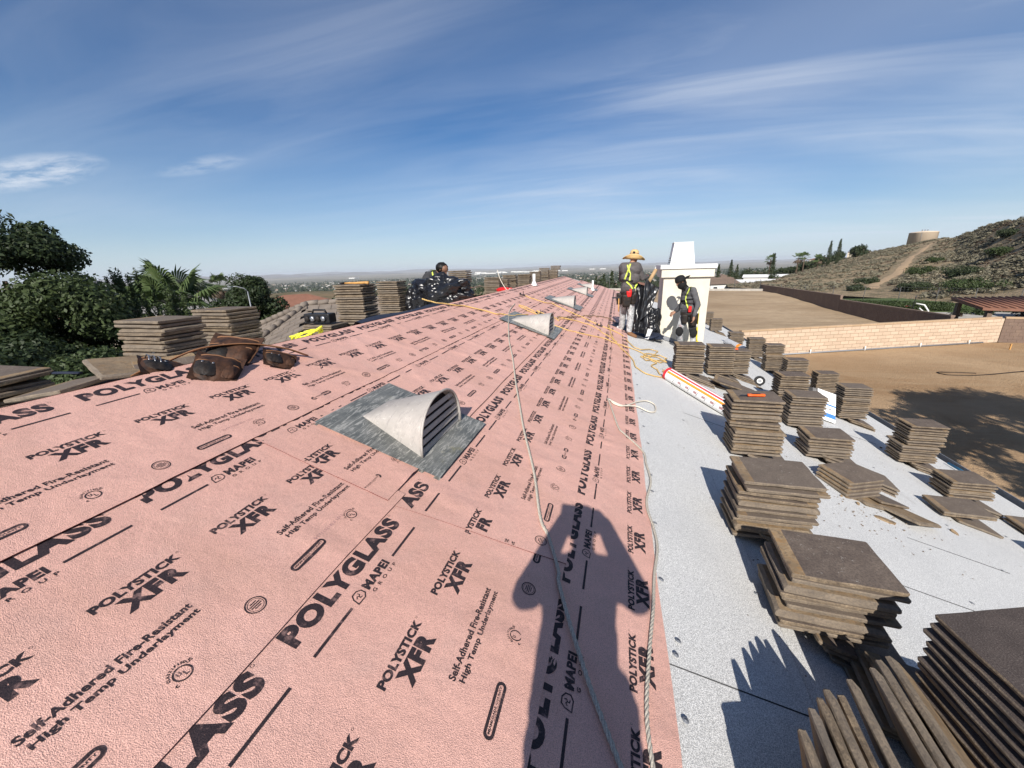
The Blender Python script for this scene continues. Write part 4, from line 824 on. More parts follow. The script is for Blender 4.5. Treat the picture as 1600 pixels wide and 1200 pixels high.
def pouch(mb, c, d, mi=0, tilt=0.0, yaw=0.0, seed=1):
    n = 14; rings = []
    for i, t in enumerate(np.linspace(0, 1, 7)):
        w_, q = d[0] * (1 - .25 * t ** 2), d[1] * (1 - .15 * t); z = -d[2] * t
        rings.append([(w_ / 2 * math.copysign(abs(math.cos(a)) ** .5, math.cos(a)), q / 2 * math.copysign(abs(math.sin(a)) ** .5, math.sin(a)) + .01 * noise.noise(Vector((a, t * 3, seed))), z + 0.006 * noise.noise(Vector((a * 2, t, seed)))) for a in (2 * PI * k / n for k in range(n))])
    mt = Matrix.Translation(c) @ Matrix.Rotation(yaw, 4, 'Z') @ Matrix.Rotation(tilt, 4, 'X'); mb.rings(rings, mi, True, True, True, mt)
mb = MB(); pouch(mb, (2.72, 8.70, 5.38), (.20, .11, .26), 0, .1); pouch(mb, (2.86, 8.76, 5.37), (.12, .10, .20), 0, .05, .8); pouch(mb, (2.57, 8.84, 5.40), (.11, .13, .24), 0, 0, 1.4); piece('tool_pouch', mb, 'leather_black', w1, base)
mb = MB(); pouch(mb, (2.765, 8.655, 5.45), (.11, .05, .12), 0, .15); mb.box((2.79, 8.64, 5.47), (.04, .02, .05)); piece('red_gloves', mb, 'red_plastic', w1, base)
mb = MB(); mb.tube([(2.56, 8.74, 5.30), (2.565, 8.72, 5.12), (2.57, 8.71, 5.02)], .012, 8); mb.box((2.50, 8.74, 5.31), (.16, .025, .028), 1); hm = piece('hammer', mb, ['wood_handle', 'dark_steel'], w1, base)
mb = MB(); mb.tube([(2.68, 8.74, 5.36), (2.70, 8.72, 5.20), (2.76, 8.72, 5.0), (2.77, 8.76, 4.94)], .012, 6, flat=.4); piece('belt_strap', mb, 'black_cloth', w1, base)
# ---- black plastic he holds up (a folded sack hanging to the roof)
def cloth(name, label, outline_top, outline_bot, mat, depth, seed, nx=28, nz=26, fold=5, cat='plastic sack', group=None):
    a0, a1 = [Vector(p) for p in outline_top]; b0, b1 = [Vector(p) for p in outline_bot]; mb = MB(); rows = []
    nrm = (a1 - a0).cross(b0 - a0).normalized()
    for sgn in (1, -1):
        rows.append([])
        for i in range(nz + 1):
            t = i / nz; r = []
            for j in range(nx + 1):
                u = j / nx; p = a0.lerp(a1, u).lerp(b0.lerp(b1, u), t)
                f = math.sin(u * fold * 3.1 + seed + t * 1.5) * depth * (0.35 + .65 * t) * .5 + noise.fractal(Vector((u * 4, t * 5, seed)), 1, 2, 3) * depth * .45
                edge = math.sin(PI * u) ** .5 * depth * .35
                r.append(p + nrm * (f + sgn * edge * (0.3 + t)) + Vector((0, 0, -.05 * math.sin(u * PI) * (1 - t))))
            rows[-1].append(r)
    for k, g in enumerate(rows): mb.rings(g, 0, True, False, False)
    o = mb.mesh(name, [mat]); c = sum((Vector(v) for v in (b0, b1)), Vector()) / 2; o.transform(Matrix.Translation(-c)); ob = link(name, o, None, loc=c); return tag(ob, label, cat, group)
cloth('plastic_sack', 'glossy black plastic sack hanging from the straw hat roofer\'s hands', ((2.93, 9.10, 5.60), (3.30, 9.16, 5.56)), ((2.86, 8.98, 4.56), (3.20, 9.02, 4.48)), 'plastic_black', .13, 2.0, fold=3)
cloth('plastic_sheet', 'black plastic flap with a pointed top draped beside the hanging sack', ((3.10, 9.04, 5.72), (3.40, 9.08, 5.50)), ((3.02, 8.94, 4.80), (3.22, 8.98, 4.95)), 'plastic_black', .045, 4.0, fold=1.5)
mb = MB(); mb.lathe([(.038, 0), (.038, .34), (.03, .34), (.03, .02)], n=18); o = mb.obj('cardboard_tube', ['cardboard']); o.location = (3.17, 9.22, 5.58); o.rotation_euler = (rad(-20), rad(28), 0); tag(o, 'tan cardboard roll core in the straw hat roofer\'s gloved hand', 'cardboard tube')
def lump(name, label, c, dims, mat, seed, cat='plastic sack', sub=5, amp=.38, freq=1.8, group=None, crease=.022):
    bm = bmesh.new(); bmesh.ops.create_icosphere(bm, subdivisions=sub, radius=1); c = Vector(c)
    for v in bm.verts:
        d = v.co.normalized(); n1 = noise.fractal(d * freq + Vector((seed, 0, seed)), 1.3, 2, 3); n2 = abs(noise.noise(d * 5 + Vector((0, seed, 1)))) ; n3 = abs(noise.noise(d * 7 + Vector((seed, 3, 1))))
        k = 1 + amp * n1 - crease * 2.5 * (1 - min(1, n2 * 4)) ** 2 - crease * (1 - min(1, n3 * 4)) ** 2; v.co = Vector((d.x * dims[0] * k, d.y * dims[1] * k, d.z * dims[2] * k))
        zfl = zr(c.x + v.co.x) + .012 - c.z
        if v.co.z < zfl: v.co.z = zfl + (v.co.z - zfl) * .02
    me = bpy.data.meshes.new(name); bm.to_mesh(me); bm.free(); me.materials.append(MATS[mat]); me.polygons.foreach_set('use_smooth', np.ones(len(me.polygons), bool))
    return tag(link(name, me, None, loc=c), label, cat, group)
lump('plastic_bag', 'big crumpled black rubbish bag lying over the ridge in front of the crouching roofer', (-0.66, 6.82, 5.60), (.56, .30, .29), 'plastic_black', 3.0, 'rubbish bag', 6)
lump('plastic_bag', 'smaller black rubbish bag slumped on the tiles left of the big one', (-1.10, 6.70, 5.42), (.22, .26, .30), 'plastic_black', 8.0, 'rubbish bag', 5)
lump('plastic_bag', 'crumpled black bag on the roof between the hanging sack and the chimney', (3.33, 9.75, 4.62), (.20, .25, .38), 'plastic_black', 5.0, 'rubbish bag', 5)
lump('plastic_heap', 'flat dark plastic and scraps heaped at the chimney foot', (3.30, 9.35, 4.38), (.30, .35, .08), 'navy_felt', 9.0, 'plastic scraps', 4)
def scrap(name, label, pts, mat, cat, th=.006):
    mb = MB(); q = [W(s, y, o) for s, y, o in pts]; nn = Vector((sp, 0, cp)); n = len(q)
    mb.add([tuple(p) for p in q] + [tuple(p + nn * th) for p in q], [tuple(range(n))[::-1], tuple(range(n, 2 * n))] + [(i, (i + 1) % n, n + (i + 1) % n, n + i) for i in range(n)]); me = mb.mesh(name, [mat]); c = q[0]; me.transform(Matrix.Translation(-c)); return tag(link(name, me, None, loc=c), label, cat)
scrap('metal_strip', 'long bare metal flashing strip lying by the chimney foot', [(3.08, 8.9, .02), (3.16, 8.75, .02), (3.85, 9.55, .03), (3.78, 9.7, .03)], 'steel', 'metal strip'); scrap('white_offcut', 'crooked white offcut propped among the scraps at the chimney', [(3.35, 8.95, .02), (3.42, 8.9, .05), (3.48, 9.35, .22), (3.38, 9.4, .20)], 'white_film', 'offcut')
scrap('felt_offcut', 'dark blue felt offcut behind the straw hat roofer\'s boots', [(2.55, 9.3, .011), (3.05, 9.1, .011), (3.15, 9.9, .011), (2.75, 10.2, .011)], 'navy_felt', 'felt offcut', .004)
mb = MB(); mb.tube([W(3.45 + .12 * math.cos(a), 9.1 + .14 * math.sin(a), .03 + .1 * (1 + math.sin(a)) * .5) for a in np.linspace(0, 6, 20)], .012, 8); me = mb.mesh('hose_loop', ['black_plastic']); c = W(3.45, 9.1); me.transform(Matrix.Translation(-c)); tag(link('hose_loop', me, None, loc=c), 'black strap loop standing up among the scraps by the chimney', 'strap')
# ---- worker at the chimney, head down, cap turned backwards
base = V3(4.12, 9.3, zr(4.12)); w2 = empty('person', 'roofer in a black backwards cap and yellow harness stooping beside the white chimney', 'person', base); B = Body()
B.chain([(4.13, 9.27, 4.86), (4.19, 9.24, 4.50), (4.235, 9.25, 4.12)], [.10, .072, .058], ['pants_black', 'pants_grey']); B.chain([(4.00, 9.36, 4.86), (3.90, 9.24, 4.53), (3.985, 9.40, 4.16)], [.10, .076, .06], ['pants_grey', 'pants_grey'])
B.chain([(4.235, 9.27, 4.10), (4.235, 9.22, 4.055), (4.16, 9.14, 4.05)], [.05, .045, .036], 'shoe_dark'); B.chain([(3.985, 9.42, 4.15), (3.98, 9.38, 4.125), (3.90, 9.30, 4.14)], [.05, .045, .036], 'shoe_dark')
B.cap((4.01, 9.36, 4.92), (4.12, 9.28, 4.92), .11, .11, 'shirt_dark'); B.cap((4.03, 9.37, 5.04), (4.11, 9.29, 5.04), .108, .108, 'shirt_mid'); B.cap((4.01, 9.38, 5.22), (4.09, 9.25, 5.22), .112, .112, 'shirt_mid'); B.cap((4.0, 9.40, 5.34), (4.07, 9.23, 5.36), .095, .095, 'shirt_mid')
B.cap((3.97, 9.44, 5.40), (4.06, 9.20, 5.42), .072, .075, 'shirt_mid'); B.cap((4.0, 9.32, 5.42), (3.91, 9.31, 5.52), .062, .06, 'black_cloth')
B.chain([(4.09, 9.16, 5.42), (4.205, 9.12, 5.12), (4.15, 9.08, 4.90)], [.070, .056, .042], 'shirt_mid'); hand(B, (4.148, 9.08, 4.88), (-.1, 0, -1), (-1, .2, 0), 1.05, .45, 'skin')
B.chain([(3.97, 9.46, 5.37), (3.93, 9.42, 5.09), (3.815, 9.34, 4.96)], [.068, .054, .042], 'shirt_dark'); hand(B, (3.80, 9.335, 4.95), (-.8, -.3, -.55), (0, .3, -1), 1.05, .6, 'skin', -1)
headm(B, (3.845, 9.30, 5.60), (-.80, -.28, -.55), mat='skin', s=1.0)
B.build('body', w2, ['shirt_mid', 'shirt_dark', 'pants_grey', 'pants_black', 'skin', 'shoe_dark', 'black_cloth'], inv=base)
mb = MB(); mb.lathe([(.108, -.04), (.112, .0), (.104, .045), (.075, .085), (.03, .10), (0, .102)], n=24); m_ = Matrix.Translation(V3(3.832, 9.295, 5.632)) @ Matrix.Rotation(rad(-20), 4, 'Y'); mb2 = MB(); mb2.v = [tuple(m_ @ Vector(v)) for v in mb.v]; mb2.f = mb.f; mb2.m = mb.m; mb2.sm = mb.sm
r0 = [V3(.06 * math.cos(a) * 1.0 + .10, .085 * math.sin(a), -.01) for a in np.linspace(-1.57, 1.57, 9)]; r1 = [V3(.10 + .085 * math.cos(a), .07 * math.sin(a), .012) for a in np.linspace(-1.57, 1.57, 9)]
mb2.rings([[tuple(m_ @ p) for p in r0], [tuple(m_ @ (p + V3(.03, 0, .012))) for p in r1], [tuple(m_ @ (p + V3(.03, 0, .004))) for p in r1], [tuple(m_ @ (p + V3(0, 0, -.008))) for p in r0]], 0, True, False, False); piece('cap', mb2, 'black_cloth', w2, base)
mb = MB(); mb.blob((3.875, 9.31, 5.54), .10, 0, 4, .12, 2, 3, (1.0, .95, 1.15)); piece('neck_hood', mb, 'black_cloth', w2, base)
ribbon(B, [(4.03, 9, 5.50), (3.985, 9, 5.36), (3.97, 9, 5.22), (4.03, 9, 5.05), (4.06, 9, 4.97)], .028, (0, 1, 0), 'harness_strap', 'lime', w2, base, n=26); ribbon(B, [(4.13, 9.3, 5.42), (4.2, 9.32, 5.2), (4.2, 9.3, 5.08)], .035, (-1, .2, 0), 'harness_strap', 'lime', w2, base)
ribbon(B, [(3.88, 9, 5.15), (4.0, 9, 5.22), (4.1, 9, 5.24)], .03, (0, 1, 0), 'harness_web', 'black_cloth', w2, base)
mb = MB(); mb.lathe([(.15, 4.87), (.162, 4.88), (.16, 4.93), (.145, 4.94)], (4.07, 9.32, 0), 24); pouch(mb, (4.16, 9.16, 4.90), (.15, .12, .24), 0, 0, .5); pouch(mb, (3.98, 9.20, 4.90), (.14, .11, .20), 0, 0, -.3); pouch(mb, (4.24, 9.34, 4.9), (.14, .11, .22), 0, 0, 1.4); piece('tool_belt', mb, 'leather_black', w2, base)
mb = MB(); mb.box((4.06, 9.145, 5.02), (.062, .05, .13)); me = mb.mesh('tape_measure', ['red_plastic']); bevel(me, .008); me.transform(Matrix.Translation(-base)); link('tape_measure', me, w2)
for kx, ky, kz in ((3.895, 9.165, 4.53), (4.185, 9.165, 4.50)):
    mb = MB(); mb.blob((0, 0, 0), .085, 0, 2, .08, 2, 3, (.95, .5, 1.25)); me = mb.mesh('knee_pad', ['black_cloth']); me.transform(Matrix.Translation(V3(kx, ky, kz) - base)); link('knee_pad', me, w2)
mb = MB(); mb.tube([(4.20, 9.28, 5.35), (4.27, 9.26, 5.15), (4.265, 9.24, 4.95), (4.27, 9.24, 4.7), (4.275, 9.2, 4.45), (4.285, 9.2, 4.28)], .017, 8, flat=.35); mb.tube([(4.255, 9.2, 4.62), (4.262, 9.19, 4.4), (4.28, 9.19, 4.30)], .012, 8); mb.lathe([(.02, 4.24), (.03, 4.25), (.028, 4.31), (.012, 4.33)], (4.285, 9.2, 0), 12); piece('lanyard', mb, 'yellow_strap', w2, base)
# ---- crouching worker behind the bag
base = V3(-1.15, 7.45, zr(1.15)); w3 = empty('person', 'dark haired roofer in black bending down behind the big black bag', 'person', base); B = Body()
B.chain([(-1.36, 7.48, 5.46), (-1.08, 7.35, 5.36), (-1.30, 7.55, 5.14)], [.12, .085, .06], 'pants_jean'); B.chain([(-1.30, 7.65, 5.46), (-1.02, 7.62, 5.36), (-1.25, 7.8, 5.14)], [.12, .085, .06], 'pants_jean'); B.cap((-1.30, 7.55, 5.12), (-1.2, 7.5, 5.10), .045, .04, 'shoe_dark'); B.cap((-1.25, 7.8, 5.12), (-1.15, 7.75, 5.11), .045, .04, 'shoe_dark')
B.cap((-1.36, 7.45, 5.52), (-1.34, 7.65, 5.52), .13, .13, 'shirt_dark'); B.chain([(-1.32, 7.52, 5.62), (-1.22, 7.48, 5.82), (-1.06, 7.46, 5.88)], [.14, .145, .12], 'shirt_dark'); B.cap((-1.05, 7.30, 5.90), (-1.05, 7.62, 5.92), .078, .078, 'shirt_dark'); B.cap((-1.02, 7.44, 5.93), (-.93, 7.42, 5.98), .06, .055, 'skin_dark')
B.chain([(-1.0, 7.28, 5.88), (-.90, 7.2, 5.68), (-.72, 7.10, 5.66)], [.068, .054, .042], 'shirt_dark'); hand(B, (-.71, 7.09, 5.66), (1, -.3, 0), (0, 0, -1), 1, .6, 'skin_dark'); B.chain([(-1.0, 7.62, 5.9), (-.86, 7.6, 5.72), (-.66, 7.46, 5.70)], [.068, .054, .042], 'shirt_dark'); hand(B, (-.65, 7.45, 5.70), (1, -.3, 0), (0, 0, -1), 1, .6, 'skin_dark', -1)
headm(B, (-.865, 7.40, 6.00), (.75, -.25, -.6), mat='skin_dark'); B.build('body', w3, ['shirt_dark', 'pants_jean', 'skin_dark', 'shoe_dark'], inv=base)
mb = MB(); mb.blob((-.895, 7.415, 6.038), .116, 0, 3, .10, 3, 4, (1.08, 1.0, .92)); piece('hair', mb, 'hair', w3, base)
ribbon(B, [(-1.05, 7.2, 6.0), (-1.0, 7.2, 5.9), (-1.0, 7.2, 5.80)], .03, (0, 1, 0), 'harness_strap', 'lime', w3, base); ribbon(B, [(-1.30, 7.48, 6), (-1.15, 7.42, 6), (-1.02, 7.38, 6)], .03, (0, 0, -1), 'harness_strap', 'black_cloth', w3, base)
# ---- the photographer, standing behind the lens
base = V3(2.53, -0.42, zr(2.53)); w4 = empty('person', 'photographer holding a phone in both hands, seen only as the long shadow at the bottom', 'person', base); B = Body()
gz = zr(2.53)
for sg in (-1, 1):
    gx = 2.57 + sg * .09; B.chain([(2.56 + sg * .08, -.42, gz + .88), (gx, -.38, gz + .46), (gx, -.42, zr(gx) + .10)], [.10, .078, .058], 'pants_jean'); B.chain([(gx, -.42, zr(gx) + .07), (gx + .01 * sg, -.28, zr(gx) + .045)], [.052, .042], 'shoe_dark')
    B.chain([(2.53 + sg * .165, -.42, gz + 1.35), (2.545 + sg * .235, -.30, gz + 1.20), (2.53 + sg * .105 - .015, -.045, gz + 1.36)], [.078, .064, .046], ['shirt_dark', 'skin'])
    hand(B, (2.515 + sg * .110, -.05, gz + 1.35), (-sg * .30, .10, .60), (-sg * .8, .5, 0), .80, .75, 'skin', sg)
B.cap((2.51, -.42, gz + .92), (2.61, -.42, gz + .92), .13, .13, 'shirt_dark'); B.chain([(2.53, -.42, gz + .95), (2.53, -.43, gz + 1.15), (2.53, -.42, gz + 1.30)], [.148, .155, .148], 'shirt_dark'); B.cap((2.39, -.42, gz + 1.36), (2.67, -.42, gz + 1.36), .075, .082, 'shirt_dark'); B.cap((2.53, -.41, gz + 1.40), (2.53, -.39, gz + 1.50), .058, .055, 'skin')
headm(B, (2.52, -.37, gz + 1.55), (0, 1, -.25)); B.build('body', w4, ['shirt_dark', 'pants_jean', 'skin', 'shoe_dark'], inv=base, voxel=.012)
mb = MB(); mb.blob((2.52, -.385, gz + 1.595), .100, 0, 6, .06, 3, 4, (.92, 1.05, .9)); piece('hair', mb, 'hair', w4, base)
ph = V3(CX - .055, -0.025, CZ - .012); me = MB().box((0, 0, 0), (.158, .009, .077)).mesh('phone', ['black_plastic']); bevel(me, .003, 2); tag(link('phone', me, None, loc=ph), 'phone held up by the photographer, known only by its shadow', 'phone').rotation_euler = (rad(-16), 0, 0)
# ------------------------------------------------------------------ chimney
X0, X1, Y0, Y1 = 3.575, 4.585, 10.06, 11.05
ch = empty('chimney', 'cream stucco chimney with a banded cap and white metal shroud', 'chimney', ((X0 + X1) / 2, (Y0 + Y1) / 2, zr(4.08))); cc = V3((X0 + X1) / 2, (Y0 + Y1) / 2, zr(4.08))
def cpiece(name, mb, mats): return piece(name, mb, mats, ch, cc)
mb = MB(); mb.box(((X0 + X1) / 2, (Y0 + Y1) / 2, (3.4 + 5.66) / 2), (X1 - X0, Y1 - Y0, 5.66 - 3.4)); cpiece('shaft', mb, 'stucco')
me = MB().box(((X0 + X1) / 2, (Y0 + Y1) / 2, 5.755), (X1 - X0 + .13, Y1 - Y0 + .13, .19)).mesh('band', ['stucco']); bevel(me, .006); me.transform(Matrix.Translation(-cc)); link('band', me, ch)
mb = MB(); mb.box(((X0 + X1) / 2, (Y0 + Y1) / 2, 5.90), (X1 - X0 + .20, Y1 - Y0 + .20, .095)); me = mb.mesh('cap', ['white_paint']); bevel(me, .005); me.transform(Matrix.Translation(-cc)); link('cap', me, ch)
sc_ = ((X0 + X1) / 2 - .10, 10.50); mb = MB(); mb.box((sc_[0], sc_[1], 5.948 + .245), (.54, .54, .49), taper=.76); cpiece('shroud', mb, 'white_paint')
for zz, yy in ((6.00, .268), (6.05, .262)):
    for k in range(15):
        me = MB().box((0, 0, 0), (.020, .004, .012)).mesh('louvre_slot', ['slot_dark']) if k == 0 and zz < 6.02 else bpy.data.meshes['louvre_slot']; o = link('louvre_slot', me, ch); o.location = V3(sc_[0] - .215 + .0307 * k, sc_[1] - yy - .0015, zz) - cc; o.rotation_euler = (rad(-7.5), 0, 0)
for zz in (6.00, 6.05, 6.10):
    for k in range(12): o = link('louvre_slot', bpy.data.meshes['louvre_slot'], ch); o.location = V3(sc_[0] - .268 + (zz - 6.0) * .13, sc_[1] - .2 + .035 * k, zz) - cc; o.rotation_euler = (0, rad(7.5), PI / 2)
mb = MB(); mb.box((sc_[0] - .19, sc_[1] - .03, 6.452), (.02, .02, .025)); mb.box((sc_[0], sc_[1], 6.445), (.43, .43, .012)); cpiece('shroud_lid', mb, 'white_paint')
mb = MB()   # base flashing up the shaft, following the slope
a = [V3(X0 - .10, Y0 - .10, zr(X0 - .10) + .012), V3(X1 + .10, Y0 - .10, zr(X1 + .10) + .012), V3(X1 + .10, Y0 - .006, zr(X1 + .10) + .014), V3(X0 - .10, Y0 - .006, zr(X0 - .1) + .014)]; mb.add(a, [(0, 1, 2, 3)])
a = [V3(X0 - .006, Y0 - .006, zr(X0) + .012), V3(X1 + .006, Y0 - .006, zr(X1) + .012), V3(X1 + .006, Y0 - .006, zr(X1) + .11), V3(X0 - .006, Y0 - .006, zr(X0) + .11)]; mb.add(a, [(0, 1, 2, 3)])
a = [V3(X0 - .006, Y0 - .006, zr(X0) + .012), V3(X0 - .006, Y0 - .006, zr(X0) + .11), V3(X0 - .006, Y1, zr(X0) + .11), V3(X0 - .006, Y1, zr(X0) + .012)]; mb.add(a, [(0, 1, 2, 3)]); cpiece('base_flashing', mb, 'gutter_metal')
# ------------------------------------------------------------------ ropes
def crm(pts, step):
    pts = [Vector(p) for p in pts]; P_ = [pts[0] * 2 - pts[1]] + pts + [pts[-1] * 2 - pts[-2]]; out = []
    for i in range(1, len(P_) - 2):
        a, b, c, d = P_[i - 1:i + 3]; n = max(2, int((c - b).length / step))
        for k in range(n):
            t = k / n; out.append(.5 * ((2 * b) + (c - a) * t + (2 * a - 5 * b + 4 * c - d) * t * t + (3 * b - a - 3 * c + d) * t ** 3))
    out.append(pts[-1]); return out
def rope(label, sy, r, mat, step=.01, strands=3, pitch=9.0, cat='rope', lift=0.0, extra=None, group=None, wob=.0, raw=False, name='rope', n=6):
    """sy: list of (s, y[, lift]) on the roof plane"""
    if raw: pts = crm(sy, step)
    else: pts = crm([W(p[0] + wob * math.sin(i * 2.1), p[1] + wob * math.cos(i * 1.7), r + .011 + lift + (p[2] if len(p) > 2 else 0)) for i, p in enumerate(sy)], step)
    mb = MB(); up = Vector((sp, 0, cp)); L = 0; m = len(pts); S = [[] for _ in range(strands)]
    for i, p in enumerate(pts):
        if i: L += (p - pts[i - 1]).length
        T = (pts[min(i + 1, m - 1)] - pts[max(i - 1, 0)]).normalized(); u = T.cross(up).normalized(); v = T.cross(u)
        for k in range(strands): a = L / (r * pitch) * 2 * PI + 2 * PI * k / strands; S[k].append(p + (u * math.cos(a) + v * math.sin(a)) * r * .5)
    if strands == 1: mb.tube(pts, r, n)
    else:
        for k in range(strands): mb.tube(S[k], r * .56, n)
    me = mb.mesh(name, [mat]); c = pts[0]; me.transform(Matrix.Translation(-c)); return tag(link(name, me, None, loc=c), label, cat, group)
def wig(pts, n=3, a=.02, seed=1):
    r = random.Random(seed); o = []
    for i in range(len(pts) - 1):
        for k in range(n): t = k / n; p = [pts[i][j] + (pts[i + 1][j] - pts[i][j]) * t for j in (0, 1)]; o.append((p[0] + r.uniform(-a, a) * (k > 0), p[1] + r.uniform(-a, a) * (k > 0)))
    return o + [pts[-1][:2]]
rope('white twisted safety rope running up the pink roof past the nearest vent', [(0.60, 7.5), (0.769, 6.477), (1.20, 4.95), (1.469, 4.17), (1.703, 3.447), (1.871, 2.958), (2.001, 2.579), (2.184, 2.105), (2.307, 1.713), (2.373, 1.601), (2.453, 1.421), (2.466, 1.354), (2.535, 1.191), (2.572, 1.114), (2.636, 0.986), (2.69, 0.893), (2.741, 0.809), (2.86, .62), (3.0, .35), (2.9, .1)], .0085, 'rope_white', .007, group='white safety ropes')
rope('white twisted rope lying along the right edge of the pink sheet', [(2.62, 4.02), (2.66, 3.82), (2.739, 3.354), (2.80, 3.25), (2.949, 3.05), (2.965, 2.85), (2.981, 2.6), (2.935, 2.35), (2.93, 2.217), (2.955, 2.05), (2.961, 1.885), (2.926, 1.677), (2.90, 1.45), (2.867, 1.237), (2.839, 1.011), (2.845, 0.858), (2.88, .6), (2.85, .2)], .0078, 'rope_white', .007, group='white safety ropes')
rope('flat cream cord loop lying over the edge between pink and white sheet', [(2.63, 4.0), (2.68, 3.97), (2.80, 3.98), (2.95, 4.27), (3.08, 4.45), (3.17, 4.42), (3.16, 4.2), (3.08, 4.10), (2.95, 4.12), (2.82, 4.0), (2.76, 3.93), (2.68, 3.93), (2.64, 4.02)], .008, 'rope_cream', .02, strands=1, cat='cord', lift=.004)
GY = 'orange yellow safety ropes tangled over the pink roof'
rope('orange yellow rope from the black bag to the second vent', wig([(-0.25, 5.2), (-0.05, 5.28), (0.215, 5.735), (0.679, 6.004), (0.9, 6.4), (1.021, 6.9)], 3, .03, 1), .011, 'rope_yellow', .02, group=GY)
rope('orange yellow rope running down from the second vent to the cap sheet coil', wig([(1.3, 6.75), (1.568, 6.80), (1.85, 6.85), (2.04, 6.974), (2.45, 7.3), (2.75, 7.25), (2.95, 7.30), (3.18, 7.25), (3.33, 7.1)], 3, .03, 2), .010, 'rope_yellow', .02, group=GY)
rope('orange rope beginning at the black grip below the third vent', wig([(0.43, 8.94), (0.70, 8.95), (0.942, 8.99), (1.093, 9.3), (1.45, 9.0), (1.713, 8.9), (2.0, 8.8), (2.3, 8.6), (2.6, 8.55), (2.85, 8.3)], 3, .04, 3), .011, 'rope_yellow', .02, group=GY)
rope('orange rope tangle behind the second vent', wig([(0.70, 7.45), (0.85, 7.35), (0.95, 7.24), (1.15, 7.2), (1.2, 7.5), (1.05, 7.6), (1.42, 7.33), (1.3, 7.8), (1.54, 7.4), (1.6, 7.9), (1.75, 8.1)], 3, .05, 4), .011, 'rope_yellow', .02, group=GY)
rope('second turn of orange rope close by the tangle behind the vent', wig([(0.68, 7.52), (0.9, 7.5), (1.1, 7.35), (1.35, 7.5), (1.5, 7.7), (1.75, 8.0), (2.1, 8.2), (2.35, 8.0), (2.62, 7.6), (2.7, 7.35)], 3, .05, 5), .010, 'rope_yellow', .02, group=GY)
rope('brown rope crossing to the straw hat roofer\'s feet', wig([(1.45, 7.5), (1.62, 8.1), (1.773, 8.606), (1.9, 9.2), (2.072, 9.5), (2.2, 9.9), (2.45, 10.2), (2.7, 9.9)], 4, .05, 6), .011, 'rope_brown', .02, cat='rope')
rope('orange rope leading from the boots past the coil to the striped roll', wig([(2.50, 9.1), (2.56, 8.4), (2.635, 7.647), (2.733, 7.191), (2.88, 6.75), (2.956, 6.511), (3.0, 6.2), (3.015, 5.961), (3.08, 5.85), (3.178, 5.772), (3.3, 5.82), (3.43, 5.92)], 2, .015, 7), .010, 'rope_yellow', .02, group=GY)
rope('loose orange rope coil on the white cap sheet by the roofer\'s boot', wig([(2.9, 8.0), (3.05, 7.5), (3.184, 7.5), (3.40, 7.9), (3.55, 7.95), (3.45, 7.5), (3.25, 7.25), (3.2, 6.95), (3.4, 6.95), (3.62, 7.3), (3.69, 7.55), (3.55, 7.6), (3.35, 7.2), (3.3, 7.0), (3.5, 6.95), (3.65, 7.2), (3.5, 7.35), (3.25, 7.1), (3.14, 6.86), (3.22, 6.7), (3.32, 6.85), (3.42, 6.8), (3.30, 6.45), (3.38, 6.30), (3.40, 6.05)], 2, .02, 8), .010, 'rope_yellow', .02, group=GY, lift=.006)
rope('neon yellow rope bundled on the ridge in front of the low pile', [V3(-.54 + .16 * math.cos(a * 1.0) * (1 + .1 * math.sin(a * .37)), 3.25 + .12 * math.sin(a), 5.375 + .0025 * a + .015 * math.sin(2.3 * a) + .06 * math.cos(a)) for a in np.linspace(0, 24, 70)], .011, 'rope_neon', .02, raw=True)
rope('thin white cord rising from the ridge beyond the black bag', [V3(-.40, 9.6, 5.95), V3(-.30, 9.5, 5.72), V3(-.12, 9.4, 5.48), V3(.0, 9.3, 5.512)], .008, 'rope_cream', .03, strands=1, raw=True, cat='cord')
mb = MB(); mb.blob((0, 0, 0), .16, 0, 2, .4, 3, 3, (1.5, 1, .35)); o = mb.obj('red_cloth', ['red_plastic']); o.location = (-.22, 9.6, zr(.22) + .05); tag(o, 'crumpled red cloth at the ridge beside the tile stacks', 'cloth')
def grip(s, y, a, label):
    root = empty('rope_grip', label, 'rope grip', tuple(W(s, y, .02)), a, 'metal rope grips on the safety ropes'); mb = MB(); mb.box((0, 0, 0), (.16, .03, .025)); mb.obj('body', ['black_plastic'], root); mb = MB(); mb.box((.04, 0, .04), (.012, .012, .09)); mb.box((-.04, 0, .03), (.04, .015, .04)); mb.obj('lever', ['dark_steel'], root)
grip(.40, 8.9, -.3, 'black rope grip at the head of the orange rope'); grip(1.15, 7.3, .4, 'steel rope grip in the tangle behind the second vent'); grip(2.3, 8.5, -.2, 'steel rope grip halfway down toward the straw hat roofer')
